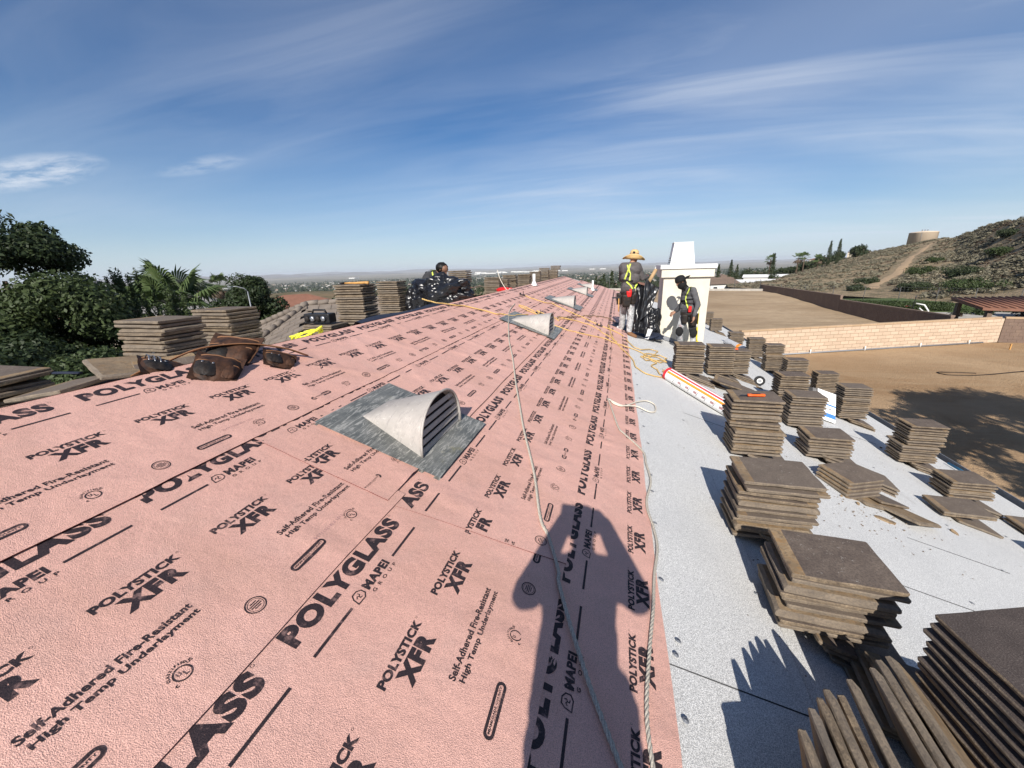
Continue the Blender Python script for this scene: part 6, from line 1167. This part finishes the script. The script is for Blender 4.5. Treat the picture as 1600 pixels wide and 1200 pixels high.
# agave
ag = empty('agave', 'grey green agave rosette beyond the gable roof', 'plant', (-9.2, 9.6, 2.6)); mb = MB(); r = random.Random(4)
for i in range(34): a = r.uniform(0, 6.28); e = r.uniform(.2, 1.4); d = Vector((math.cos(a) * math.cos(e), math.sin(a) * math.cos(e), math.sin(e))); s_ = d.cross(Vector((0, 0, 1))).normalized() * .04; mb.add([tuple(-s_), tuple(s_), tuple(d * .30 + s_ * 1.1), tuple(d * .6), tuple(d * .30 - s_ * 1.1)], [(0, 1, 2, 4), (4, 2, 3)])
mb.obj('leaves', ['leaf_sage'], ag)
# parked white truck glimpsed between the stacks
tk = empty('parked_truck', 'white pickup partly hidden under the round tree', 'truck', (-27.0, 27.3, -.45), rad(40))
def tp_(nm, c, d, mat, bv=.06): me = MB().box(c, d).mesh(nm, [mat]); bevel(me, bv, 2); link(nm, me, tk)
tp_('body', (0, 0, .75), (5.2, 1.85, .6), 'car_white'); tp_('cab', (.5, 0, 1.35), (2.0, 1.7, .7), 'car_white', .15); tp_('windscreen', (.5, 0, 1.38), (2.03, 1.4, .45), 'window_glass', .05); tp_('side_window', (.5, 0, 1.38), (1.5, 1.72, .42), 'window_glass', .05)
for x in (-1.6, 1.6):
    for y in (-.85, .85): mb = MB(); mb.lathe([(.36, -.12), (.38, 0), (.36, .12)], n=20); o = mb.obj('wheel', ['black_plastic'], tk); o.location = (x, y, .38); o.rotation_euler = (PI / 2, 0, 0)
# ---- lower tiled gable of the same street side, with real tile courses
def tiled_plane(mb, o, u, v, nu, nv, mi=0):
    """courses run along u, stepped down v; every tile its own raised slab"""
    o, u, v = Vector(o), Vector(u), Vector(v); n = u.cross(v).normalized()
    if n.z < 0: n = -n
    for j in range(nv):
        for i in range(nu):
            a = o + u * ((i + (.5 if j % 2 else 0)) / nu) + v * (j / nv); du, dv = u / nu * .96, v / nv * 1.06; k = n * .035; l = n * (.012 + R.uniform(0, .008))
            q = [a + l, a + du + l, a + du + dv + k, a + dv + k]; mb.add([tuple(x) for x in q] + [tuple(q[2] - n * .035), tuple(q[3] - n * .035)], [(0, 1, 2, 3), (3, 2, 4, 5)], mi)
gw = empty('garage_roof', 'lower hipped garage roof with flat brown tiles left of the tile stacks', 'roof', (-5.5, 10.5, 4.0)); mb = MB()
A_ = V3(-7.2, 10.6, 5.02); B_ = V3(-3.4, 13.0, 5.05)
tiled_plane(mb, A_, B_ - A_, V3(1.9, -3.1, -1.35), 12, 9); tiled_plane(mb, A_, V3(-1.9, -1.5, -.95), V3(1.9, -2.4, -.60), 8, 9); me = mb.mesh('tile_courses', ['roof_tile_far']); me.transform(Matrix.Translation(-V3(-5.5, 10.5, 4.0))); o = link('tile_courses', me, gw); o['kind'] = 'stuff'
mb = MB()
for a, b in ((A_, B_), (A_, A_ + V3(-1.9, -1.5, -.95)), (A_ + V3(0, 0, .0), A_ + V3(0.0, -3.9, -1.5))):
    n = 14
    for k in range(n): p = a.lerp(b, k / n); q = a.lerp(b, (k + 1.05) / n); mb.tube([p + V3(0, 0, .05), q + V3(0, 0, .075)], .085, 8)
me = mb.mesh('ridge_tiles', ['roof_tile_far']); me.transform(Matrix.Translation(-V3(-5.5, 10.5, 4.0))); link('ridge_tiles', me, gw)['kind'] = 'stuff'
mb = MB(); mb.add([tuple(A_ + V3(0, 0, -.05)), tuple(B_ + V3(0, 0, -.05)), tuple(B_ + V3(1.9, -3.1, -1.42)), tuple(A_ + V3(1.9, -3.1, -1.42)), tuple(A_ + V3(0, -3.9, -1.6)), tuple(A_ + V3(-1.9, -1.5, -1.02))], [(0, 1, 2, 3), (0, 3, 4), (0, 4, 5)]); me = mb.mesh('deck', ['roof_tile_far']); me.transform(Matrix.Translation(-V3(-5.5, 10.5, 4.0))); link('deck', me, gw)
mb = MB(); mb.box((-5.2, 11.5, 1.6), (5, 4, 3.6)); me = mb.mesh('wall', ['wall_cream']); me.transform(Matrix.Translation(-V3(-5.5, 10.5, 4.0))); link('wall', me, gw)
# ---- houses
HC = {}
def house_at(x, y, z, w_, d_, h, rh, wm, rm, label, rz=0.0, group=None, hip=.35, name='house', stuffy=False):
    key = (w_, d_, h, rh, wm, rm, hip)
    if key in HC:
        root = copy_tree(HC[key]); root.location = (x, y, z); root.rotation_euler = (0, 0, rz); root['label'] = label
        if group: root['group'] = group
        return root
    root = empty(name, label, 'house', (x, y, z), rz, group); HC[key] = root
    mb = MB(); mb.box((0, 0, h / 2), (w_, d_, h)); mb.obj('wall', [wm], root)
    e = .45; mb = MB(); a, b = w_ / 2 + e, d_ / 2 + e; rx = a - b * 1.1 * hip / .35 if hip else a; rx = max(.3, rx); vs = [(-a, -b, h), (a, -b, h), (a, b, h), (-a, b, h), (-rx, 0, h + rh), (rx, 0, h + rh)]
    mb.add(vs, [(0, 1, 5, 4), (2, 3, 4, 5), (1, 2, 5), (3, 0, 4), (3, 2, 1, 0)]); mb.obj('roof', [rm], root)
    for sy in (-1, 1):
        for k in range(max(2, int(w_ / 4))):
            mb = MB(); xx = -w_ / 2 + (k + .5) * w_ / max(2, int(w_ / 4)); mb.box((xx, sy * (d_ / 2 + .01), h * .55), (1.4, .06, 1.1)); wn = mb.obj('window', ['wall_white'], root); mb = MB(); mb.box((xx, sy * (d_ / 2 + .045), h * .55), (1.2, .02, .9)); mb.obj('pane', ['window_glass'], wn)
    for sx in (-1, 1): mb = MB(); mb.box((sx * (w_ / 2 + .01), 0, h * .55), (.06, 1.5, 1.1)); mb.obj('window', ['window_glass'], root)
    return root
house_at(-35.0, 25.5, -.5, 11, 8, 3.3, 1.9, 'wall_cream', 'roof_grey', 'low house with a grey tile roof behind the fan palm', rad(52)); house_at(-27.5, 31.5, -.6, 12, 9, 2.9, 1.8, 'wall_tan', 'roof_red', 'low house with a red brown roof behind the yellow green trees', rad(48))
house_at(-46, 30, -.6, 12, 9, 2.9, 1.9, 'wall_tan', 'roof_red', 'red roofed house left of the far palm', rad(60))
house_at(30, 128, -3.0, 10, 8, 2.6, 1.7, 'wall_white', 'roof_brown', 'white gabled house just right of the chimney', rad(25), hip=0); house_at(44, 140, -3.6, 16, 7, 2.7, 1.0, 'wall_white', 'roof_white', 'long white mobile home with a white roof beside the tall cypress', rad(-12), hip=0)
house_at(56, 168, -3.2, 14, 6, 2.8, 1.0, 'wall_white', 'roof_white', 'second long white roofed home up the slope behind the cypress', rad(-20), hip=0)
house_at(38, 176, -4.4, 15, 7, 2.6, 1.6, 'wall_white', 'roof_red', 'white house with a brown roof in the dip right of the chimney', rad(5)); house_at(124, 251, 3.0, 9, 8, 5.2, .9, 'wall_cream', 'roof_red', 'cream flat topped house high on the hill left of the water tank', rad(-30)); house_at(108, 250, 1.5, 12, 7, 3.6, 1.0, 'wall_cream', 'roof_red', 'pale house on the hill shoulder below the cream one', rad(-20))
hr = random.Random(77); GH = 'scattered houses of the suburb below'
kinds = [(13, 9, 2.8, 1.9, 'wall_cream', 'roof_brown', .35), (14, 9, 2.8, 1.8, 'wall_white', 'roof_grey', .35), (12, 9, 2.9, 2.0, 'wall_tan', 'roof_red', .35), (15, 7, 2.7, .9, 'wall_white', 'roof_white', 0)]
kl = ['far cream house with a brown roof among the trees of the suburb', 'far white house with a grey roof among the trees of the suburb', 'far tan house with a red roof among the trees of the suburb', 'far long white roofed home in the suburb']
kg = [GH + ', brown roofed', GH + ', grey roofed', GH + ', red roofed', GH + ', white roofed']; placed = []
def inhill(x, y): return x > 26 + max(0, (y - 60)) * .30 and y < 270
for i in range(1500):
    az_ = rad(hr.uniform(-58, 17)); d = hr.uniform(95, 520); x, y = d * math.sin(az_), d * math.cos(az_)
    if any((x - a) ** 2 + (y - b) ** 2 < 22 ** 2 for a, b in placed) or inhill(x, y) or (x > .1 * y and d < 165) or ((x + 205) / 110) ** 2 + ((y - 225) / 90) ** 2 < 1: continue
    placed.append((x, y)); k = hr.choice((0, 0, 1, 2, 3)); house_at(x, y, ground_h(x, y) - .1, *kinds[k][:4], kinds[k][4], kinds[k][5], kl[k], hr.uniform(0, 3.1), kg[k], hip=kinds[k][6])
    if len(placed) > 90: break
# far buildings, one mass
mb = MB(); 
for i in range(1500):
    az_ = rad(hr.uniform(-66, 24)); d = 480 * math.exp(hr.uniform(0, 2.3)); x, y = d * math.sin(az_), d * math.cos(az_); z = ground_h(x, y); w_, dd = hr.uniform(12, 20), hr.uniform(9, 14); m_ = Matrix.Translation((x, y, z)) @ Matrix.Rotation(hr.uniform(0, 3), 4, 'Z'); k = hr.randrange(4)
    if d > 3000: w_ *= 2.5; dd *= 2; 
    mb.box((0, 0, 1.5), (w_, dd, 3.4), 0 if k else 1, m_); a, b = w_ / 2 + .4, dd / 2 + .4; mb.add([(-a, -b, 3.2), (a, -b, 3.2), (a, b, 3.2), (-a, b, 3.2), (-a * .6, 0, 5), (a * .6, 0, 5)], [(0, 1, 5, 4), (2, 3, 4, 5), (1, 2, 5), (3, 0, 4)], 2 + k, False, m_)
for i in range(26):
    az_ = rad(hr.uniform(-22, -2) if i < 20 else hr.uniform(-60, 10)); d = hr.uniform(7000, 9500); x, y = d * math.sin(az_), d * math.cos(az_); mb.box((x, y, ground_h(x, y) + 8), (hr.uniform(60, 220), 120, 14), 1)
tag(mb.obj('distant_buildings', ['wall_cream', 'wall_white', 'roof_brown', 'roof_grey', 'roof_red', 'roof_white']), 'pale mass of small buildings spread over the far valley', 'buildings', kind='stuff')
# tree masses of the suburb
def proto_blob(seed, sub=1, leaf=90):
    rs = np.random.RandomState(seed); n = leaf; d = rs.normal(size=(n, 3)); d /= np.linalg.norm(d, axis=1)[:, None]; c = d * (.55 + .45 * rs.rand(n))[:, None] * [1, 1, .9] + [0, 0, .9]; nr = d + rs.normal(size=(n, 3)) * .5; nr /= np.linalg.norm(nr, axis=1)[:, None]; t = np.cross(nr, rs.normal(size=(n, 3))); t /= np.linalg.norm(t, axis=1)[:, None]; b = np.cross(nr, t); s = .26 * (90 / n) ** .5 * .8; return np.stack([c - t * s, c - b * s * .8, c + t * s, c + b * s * .8], 1).reshape(-1, 3)
PB = {n: [proto_blob(s, 1, n) for s in range(6)] for n in (240, 90, 40, 14)}
def forest(name, label, N_, az0, az1, d0, d1, sz, mat, seed, lod, flt=None, ang=None, kind='stuff', zoff=0):
    rs = random.Random(seed); Vs = []; c = 0
    for i in range(N_):
        a = rad(rs.uniform(az0, az1)); d = d0 * (d1 / d0) ** rs.random(); x, y = d * math.sin(a), d * math.cos(a)
        if flt and flt(x, y): continue
        s = sz * rs.uniform(.5, 1.3); h = s * rs.uniform(.7, 1.3); q = PB[lod][rs.randrange(6)]; th = rs.uniform(0, 6.28); ct, st = math.cos(th), math.sin(th)
        Vs.append(np.stack([(q[:, 0] * ct - q[:, 1] * st) * s + x, (q[:, 0] * st + q[:, 1] * ct) * s + y, q[:, 2] * h + ground_h(x, y) + zoff], 1))
    V = np.concatenate(Vs); return tag(link(name, npmesh(name, V, np.arange(len(V)).reshape(-1, 4), [mat])), label, 'trees', kind=kind)
near_h = lambda x, y: (x > .16 * y and math.hypot(x, y) < 128) or (x > .16 * y and math.hypot(x, y) < 190 and noise.noise(Vector((x * .05, y * .05, 9))) < .22) or inhill(x, y) or ((x + 205) / 95) ** 2 + ((y - 225) / 75) ** 2 < 1 or any((x - a) ** 2 + (y - b) ** 2 < 60 for a, b in placed)
forest('suburb_trees', 'mass of dark green trees between the suburb houses', 1300, -66, 22, 75, 500, 2.2, 'leaf_far', 1, 240, near_h)
forest('distant_trees', 'dense dark tree cover of the lower valley', 3800, -68, 26, 450, 1500, 3.4, 'leaf_far', 2, 40)
forest('far_valley_trees', 'far tree cover fading into the plain', 5600, -68, 28, 1400, 5200, 7.0, 'leaf_far', 3, 14)
# cypresses and tall slim trees that can be told apart
def cypress(x, y, z, H, w_, label, seed, group=None):
    root = empty('cypress_tree', label, 'tree', (x, y, z), 0, group); cl = [(0, 0, H * (.06 + .92 * k / 11), w_ * math.sin(PI * min(.97, .25 + .72 * k / 11)) ** .8, w_ * math.sin(PI * min(.97, .25 + .72 * k / 11)) ** .8, H / 13) for k in range(12)]; link('crown', leafmesh('crown', cl, 110, H * .022, 'leaf_far', seed, aspect=.5), root); mb = MB(); mb.tube([(0, 0, -.5), (0, 0, H * .8)], [.2, .05], 6); mb.obj('trunk', ['bark'], root); return root
for i, (x, y, H, lb) in enumerate([(49.3, 142.5, 11.0, 'thick dark cypress at the right end of the white homes'), (38.3, 145.6, 9.6, 'slim cypress above the white gabled house'), (41.3, 150, 8.0, 'short slim cypress between the two taller ones'), (81.5, 183.7, 9.0, 'left one of two slim cypresses on the hill foot'), (84.2, 183.1, 9.6, 'right one of two slim cypresses on the hill foot'), (35.2, 148, 8.2, 'slim cypress right behind the chimney shoulder')]): cypress(x, y, (3 if x > 70 else -3.4), H * .95, .85, lb, 30 + i, 'slim cypresses right of the chimney')
for i, (x, y, H, lb) in enumerate([(1.0, 112, 9.5, 'tall slim tree left of the straw hat roofer, tallest of the row'), (-1.2, 116, 8.5, 'slim tree at the left end of the row beyond the roof end'), (3.2, 118, 8.8, 'slim tree right beside the straw hat roofer\'s elbow'), (-3.6, 121, 8.0, 'shorter slim tree left of the row beyond the roof end')]): cypress(x, y, -8.0, H + 2.2, .8, lb, 50 + i, 'slim trees beyond the roof end')
for i, (x, y, h, lb) in enumerate([(58, 172, 7.2, 'palm on the skyline over the white homes, leftmost'), (67, 172, 7.6, 'palm on the skyline between the white homes and the hill'), (72, 180, 7.8, 'palm on the skyline close to the hill foot'), (76, 178, 7.0, 'lower palm beside the two slim cypresses'), (117, 236, 7.2, 'single palm in front of the hill house')]): palm(x, y, 1.0 if x > 100 else -1.5, h, 2.2, 18, lb, seed=60 + i, dead=5, tr=.2, group='palms on the skyline by the hill', name='palm_tree')
# ---- the brushy hill
ridge = [(60, 250, -6.5), (83.4, 236.6, -4.0), (93, 233, .2), (109.5, 226, 6.2), (113.8, 212.6, 8.4), (119, 205, 10.2), (116, 178.5, 11.2), (98.5, 141, 12.9), (80.5, 105, 12.5), (70, 77, 13.0), (66, 50, 14)]
foot = [(27, 100, 0.2), (28.5, 92, .3), (30.5, 84, .2), (34, 79, .1), (38, 72, .1), (40, 65, .25), (41.8, 58.5, .3), (43.5, 54, .5), (45, 49, 1.0), (47, 43, 1.2), (50, 30, 1.5)]
def interp(L, t): f = t * (len(L) - 1); k = min(int(f), len(L) - 2); f -= k; a, b = L[k], L[k + 1]; return Vector(a).lerp(Vector(b), f)
NU, NV = 150, 90; V = []; hillpts = []
def hill_p(u, v):
    a, b = interp(foot, u), interp(ridge, u)
    if v <= 1: p = a.lerp(b, v); p.z = a.z + (b.z - a.z) * (v ** 1.0 * .62 + .38 * (v * v * (3 - 2 * v)))
    else: p = b + (b - a).normalized() * (v - 1) * 120; p.z = b.z - (v - 1) ** 2 * 60 - (v - 1) * 2
    k = min(1, v * 3) * (1 if v < .98 else .45); p.z += k * (.8 * noise.fractal(Vector((p.x / 22, p.y / 22, 2)), 1, 2, 4) * (1 - .5 * u)); return p
for i in range(NU + 1):
    for j in range(NV + 1): V.append(tuple(hill_p(i / NU, j / NV * 1.45)))
F = [(i * (NV + 1) + j, (i + 1) * (NV + 1) + j, (i + 1) * (NV + 1) + j + 1, i * (NV + 1) + j + 1) for i in range(NU) for j in range(NV)]
hill = tag(link('hill', npmesh('hill', V, F, ['hill_dirt'], None, True)), kind='structure'); hbv = BVHTree.FromPolygons([Vector(v) for v in V], F)
def hz_at(x, y): h = hbv.ray_cast(Vector((x, y, 100)), Vector((0, 0, -1))); return h[0].z if h[0] is not None else None
# worn trail up the hill
tpts = [(43.7, 80.0), (50, 90), (56, 98), (61.5, 105.5), (70, 119), (80, 135), (90, 149), (99, 162), (106, 172)]; mb = MB(); L = crm([V3(x, y, 0) for x, y in tpts], 1.2); rows = []
for i, p in enumerate(L):
    T = (L[min(i + 1, len(L) - 1)] - L[max(0, i - 1)]).normalized(); s_ = Vector((T.y, -T.x, 0)) * (.95 - .45 * i / len(L) + .5 * noise.noise(Vector((i * .3, 0, 0)))); row = []
    for f in (-1, -.5, 0, .5, 1): q = p + s_ * f; z = hz_at(q.x, q.y); row.append((q.x, q.y, (z if z is not None else 0) + .10 - .07 * abs(f) ** 3))
    rows.append(row)
mb.rings(rows, 0, True, False, False); tag(mb.obj('hill_trail', ['trail_dirt']), kind='structure')
# brush on the hill
def scrub(name, label, N_, s0, s1, mat, seed, lod, vmax=1.0, flat=.6, dens=None):
    rs = random.Random(seed); Vs = []
    for i in range(N_):
        u, v = rs.random() ** .8 if seed % 2 else rs.random(), rs.random() ** .75 * vmax; p = hill_p(u, v)
        if noise.noise(Vector((p.x / 9, p.y / 9, seed))) < (-.10 if dens is None else dens): continue
        dmin = min((p.x - x) ** 2 + (p.y - y) ** 2 for x, y in tpts)
        if any(abs((p.x - tpts[k][0]) * (tpts[k + 1][1] - tpts[k][1]) - (p.y - tpts[k][1]) * (tpts[k + 1][0] - tpts[k][0])) / math.hypot(tpts[k + 1][0] - tpts[k][0], tpts[k + 1][1] - tpts[k][1]) < 1.9 and 0 <= ((p.x - tpts[k][0]) * (tpts[k + 1][0] - tpts[k][0]) + (p.y - tpts[k][1]) * (tpts[k + 1][1] - tpts[k][1])) / ((tpts[k + 1][0] - tpts[k][0]) ** 2 + (tpts[k + 1][1] - tpts[k][1]) ** 2) <= 1 for k in range(len(tpts) - 1)): continue
        s = rs.uniform(s0, s1); q = PB[lod][rs.randrange(6)]; th = rs.uniform(0, 6.28); ct, st = math.cos(th), math.sin(th); Vs.append(np.stack([(q[:, 0] * ct - q[:, 1] * st) * s + p.x, (q[:, 0] * st + q[:, 1] * ct) * s + p.y, (q[:, 2] - .25) * s * flat + p.z], 1))
    V = np.concatenate(Vs); return tag(link(name, npmesh(name, V, np.arange(len(V)).reshape(-1, 4), [mat])), label, 'brush', kind='stuff')
scrub('sage_scrub', 'low grey green sage scrub covering the hill', 7500, .25, .70, 'leaf_sage', 3, 40)
scrub('dry_scrub', 'smaller dry brown scrub between the sage', 3000, .15, .40, 'bark', 4, 14)
GB = 'big dark shrubs on the hill slope'; bl_ = [(1478, 'x')]
hb = [(48, 66.5, 2.7, 'largest round shrub on the hill above the basketball hoop'), (57, 82, 2.4, 'big shrub at mid slope right of the trail'), (49.5, 92, 1.6, 'shrub beside the trail, halfway up'), (60, 96, 2.4, 'long dark shrub touching the trail'), (52, 61, 1.9, 'dark shrub at the right edge near the hill foot'), (55.5, 66, 2.1, 'broad shrub at the right edge of the slope'), (66, 89, 2.2, 'high round shrub below the skyline at right'), (76, 103, 2.0, 'shrub on the upper slope near the right skyline'), (45.5, 72.5, 1.8, 'low wide shrub left of the largest one'), (71, 112, 1.5, 'small upper shrub between trail and skyline'), (41.5, 80, 1.5, 'grey shrub at the hill foot left of the trail'), (50, 56.5, 1.6, 'shrub by the fence at the far right'), (66.5, 79, 1.6, 'shrub high up at the right edge')]
for i, (x, y, s, lb) in enumerate(hb):
    z = hz_at(x, y) or 1.0; root = empty('hill_shrub', lb, 'shrub', (x, y, z), 0, GB); r = random.Random(100 + i); cl = [(r.gauss(0, s * .45), r.gauss(0, s * .45), s * r.uniform(.1, .5), s * r.uniform(.28, .45), s * r.uniform(.28, .45), s * r.uniform(.22, .34)) for _ in range(14)]; link('foliage', leafmesh('foliage', cl, 200, .12, 'leaf_far' if i % 3 else 'leaf_mid', 100 + i), root)
# dark trees massed along the hill shoulder (behind the houses)
forest_rs = random.Random(5)
for i in range(26):
    u = forest_rs.uniform(.12, .36); v = forest_rs.uniform(.78, 1.0); p = hill_p(u, v); s = forest_rs.uniform(1.8, 3.2); root = empty('hillside_tree', 'bushy dark tree on the hill shoulder near the cream house', 'tree', (p.x, p.y, p.z - .3), 0, 'bushy trees on the hill shoulder'); cl = clumps_in(forest_rs, 12, s * .8, s * 1.2, s * .42, .6); link('crown', leafmesh('crown', cl, 70, .34, 'leaf_far', i), root); mb = MB(); mb.tube([(0, 0, 0), (0, 0, s)], [.2, .1], 6); mb.obj('trunk', ['bark'], root)
# water tank
wt = empty('water_tank', 'big round tan water tank on top of the hill', 'water tank', (121, 203, 10.3)); mb = MB(); mb.lathe([(4.3, -1.5), (4.3, 3.95), (4.38, 4.0), (4.38, 4.12), (3.9, 4.3), (0, 4.75)], n=48); mb.obj('tank_shell', ['tank_paint'], wt); mb = MB(); [mb.box((-2.2 + k * .9, -2.6, 4.85), (.25, .25, .5)) for k in range(3)]; mb.obj('roof_fitting', ['gutter_metal'], wt)
mb = MB(); mb.tube([(-2.6, -3.5, -.5), (-2.6, -3.5, 4.2)], .05, 5); mb.obj('ladder', ['gutter_metal'], wt)
# hedge, hoop, fence, patio roof of the plot on the right
hd = empty('hedge', 'clipped dark green hedge behind the shaded block wall', 'hedge', (27.2, 53, .3)); cl = []
for k in range(60): t = k / 59; cl.append((1.6 + 7.0 * t + R.uniform(-.1, .1), .9 - 3.4 * t, .45, .42, .42, .48))
link('foliage', leafmesh('foliage', cl, 260, .07, 'leaf_mid', 5), hd)
bh = empty('basketball_hoop', 'white basketball hoop with its board edge on, beyond the shaded wall', 'basketball hoop', (26.1, 38.9, .36), rad(-31)); mb = MB(); mb.tube([(.65, 0, 0), (.65, 0, 1.3), (.35, 0, 1.75), (-.15, 0, 1.85)], .06, 8); mb.tube([(.65, 0, 1.0), (.1, 0, 1.5)], .045, 8); mb.obj('pole', ['white_paint'], bh)
mb = MB(); mb.box((-.25, 0, 1.95), (.05, 1.35, .95)); mb.obj('backboard', ['black_plastic'], bh); mb = MB(); mb.lathe([(.22, 0), (.235, .01), (.22, .02)], (-.5, 0, 1.62), 20); mb.obj('rim', ['orange_plastic'], bh)
pr = empty('patio_roof', 'neighbour\'s patio cover with a brown tiled roof at the right edge', 'patio cover', (31.6, 37.6, -.25)); mb = MB(); mb.add([(-3.6, -1.9, 2.45), (6, -4.6, 2.35), (7.6, 2.0, 2.95), (-2.6, 2.6, 2.75)], [(0, 1, 2, 3)]); mb.add([(-3.6, -1.9, 2.27), (6, -4.6, 2.17), (7.6, 2.0, 2.77), (-2.6, 2.6, 2.57)], [(3, 2, 1, 0)]); mb.add([(-3.6, -1.9, 2.45), (6, -4.6, 2.35), (6, -4.6, 2.17), (-3.6, -1.9, 2.27)], [(3, 2, 1, 0)]); mb.add([(-3.6, -1.9, 2.45), (-2.6, 2.6, 2.75), (-2.6, 2.6, 2.57), (-3.6, -1.9, 2.27)], [(0, 1, 2, 3)]); mb.obj('roof', ['roof_red'], pr)
mb = MB()
for k in range(26): t = k / 25; mb.tube([(-3.6 + 9.6 * t, -1.9 - 2.7 * t, 2.49 - .1 * t), (-2.6 + 10.2 * t, 2.6 - .6 * t, 2.79 + .2 * t)], .07, 6)
mb.obj('barrel_tiles', ['roof_red'], pr)['kind'] = 'stuff'
for x, y in ((-3.0, -1.6), (-2.3, 2.2), (2.0, -3.0)): mb = MB(); mb.box((x, y, 1.2), (.28, .28, 2.4)); mb.obj('post', ['roof_brown'], pr)
house_at(42, 37.5, .3, 12, 8, 2.9, 1.6, 'wall_tan', 'roof_red', 'neighbour\'s house with a brown roof beyond the patio cover', rad(-20))
def mesh_fence(pts, H, label, zf, wires=7, step=2.6):
    root = empty('chain_link_fence', label, 'fence', (pts[0][0], pts[0][1], 0)); o3 = V3(pts[0][0], pts[0][1], 0); L = crm([V3(x, y, 0) for x, y in pts], step); P3 = [V3(p.x, p.y, zf(p.x, p.y)) - o3 for p in L]
    post = MB().lathe([(.035, -.3), (.035, H + .05), (0, H + .05)], n=6).mesh('post', ['fence_metal'])
    for p in P3: o = link('post', post, root); o.location = p
    mb = MB()
    for k in range(wires): z = H * (k + 1) / wires; mb.tube([p + V3(0, 0, z) for p in P3], .016 if k == wires - 1 else .006, 3)
    for i in range(len(P3) - 1):
        for k in range(10): p = P3[i].lerp(P3[i + 1], k / 10); mb.tube([p, p + V3(0, 0, H)], .006, 3)
    mb.obj('mesh_panel', ['fence_metal'], root, kind='stuff')
mesh_fence([(-8, 76.5), (4, 73.5), (14, 72.3), (24, 69.5)], 1.7, 'thin dark fence along the far side of the vacant lot', lambda x, y: 1.3); mesh_fence([(24, 69.5), (28, 64), (33, 60), (38, 56), (42, 51.5), (46, 44)], 1.9, 'chain link fence at the foot of the hill', lambda x, y: .4)
for i, (x, y, s, lb, mt) in enumerate([(36, 47, 1.1, 'low green shrub beside the neighbour\'s lawn', 'leaf_mid'), (38.5, 45, 1.4, 'reddish brown shrub row by the patio', 'bark'), (40.5, 49, 1.3, 'pale flowering shrub under the hill at the right edge', 'leaf_sage'), (26.8, 47, .6, 'small bush tight behind the shaded wall', 'leaf_mid')]):
    root = empty('garden_shrub', lb, 'shrub', (x, y, .3)); r = random.Random(200 + i); cl = [(r.gauss(0, s * .5), r.gauss(0, s * .5), s * r.uniform(.2, .6), s * .4, s * .4, s * .35) for _ in range(10)]; link('foliage', leafmesh('foliage', cl, 160, .08, mt, 200 + i), root)
palm(33.5, 45.5, .3, .5, .9, 12, 'small low palm in the neighbour\'s garden bed', seed=91, dead=0, tr=.12)
# the tree outside the frame whose shade lies on the yard
tree('shade_tree', 17.9, 4.6, 0, 4.9, 6.6, 95, .95, 260, .16, 'leaf_dark', 'tree outside the right edge whose ragged shadow lies on the dirt yard', 21, 3.4, trad=.25, aspect=.4)
# mountains on the horizon
def mountains(name, label, d, az0, az1, hmax, seed, base):
    mb = MB(); n = 220; rows = []
    for i in range(n + 1):
        a = rad(lerp(az0, az1, i / n)); h = hmax * max(.08, (.55 + .9 * noise.fractal(Vector((i * .045, seed, 0)), 1, 2, 5))); env = math.sin(PI * i / n) ** .4
        rows.append([(dd * math.sin(a), dd * math.cos(a), z) for dd, z in ((d * .93, base), (d, base + h * env), (d * 1.08, base - 50))])
    mb.rings(rows, 0, True, False, False); return tag(mb.obj(name, ['mountain']), kind='structure')
mountains('mountain_range', '', 26000, -75, 30, 160, 3, -95); mountains('low_hills', '', 17000, -72, -30, 120, 8, -95)
# ---- air: one closed box of thin haze
m = bpy.data.materials.new('haze'); m.use_nodes = True; t = m.node_tree; t.nodes.clear(); o_ = t.nodes.new('ShaderNodeOutputMaterial'); v_ = t.nodes.new('ShaderNodeVolumePrincipled'); v_.inputs['Color'].default_value = (.88, .94, 1, 1); v_.inputs['Density'].default_value = 5e-5; v_.inputs['Anisotropy'].default_value = 0.0; t.links.new(v_.outputs[0], o_.inputs['Volume'])
MATS['haze'] = m; mb = MB(); mb.box((0, 0, -35), (90000, 90000, 250)); tag(mb.obj('haze', ['haze']), 'thin pale haze filling the air over the valley', 'haze', kind='stuff')
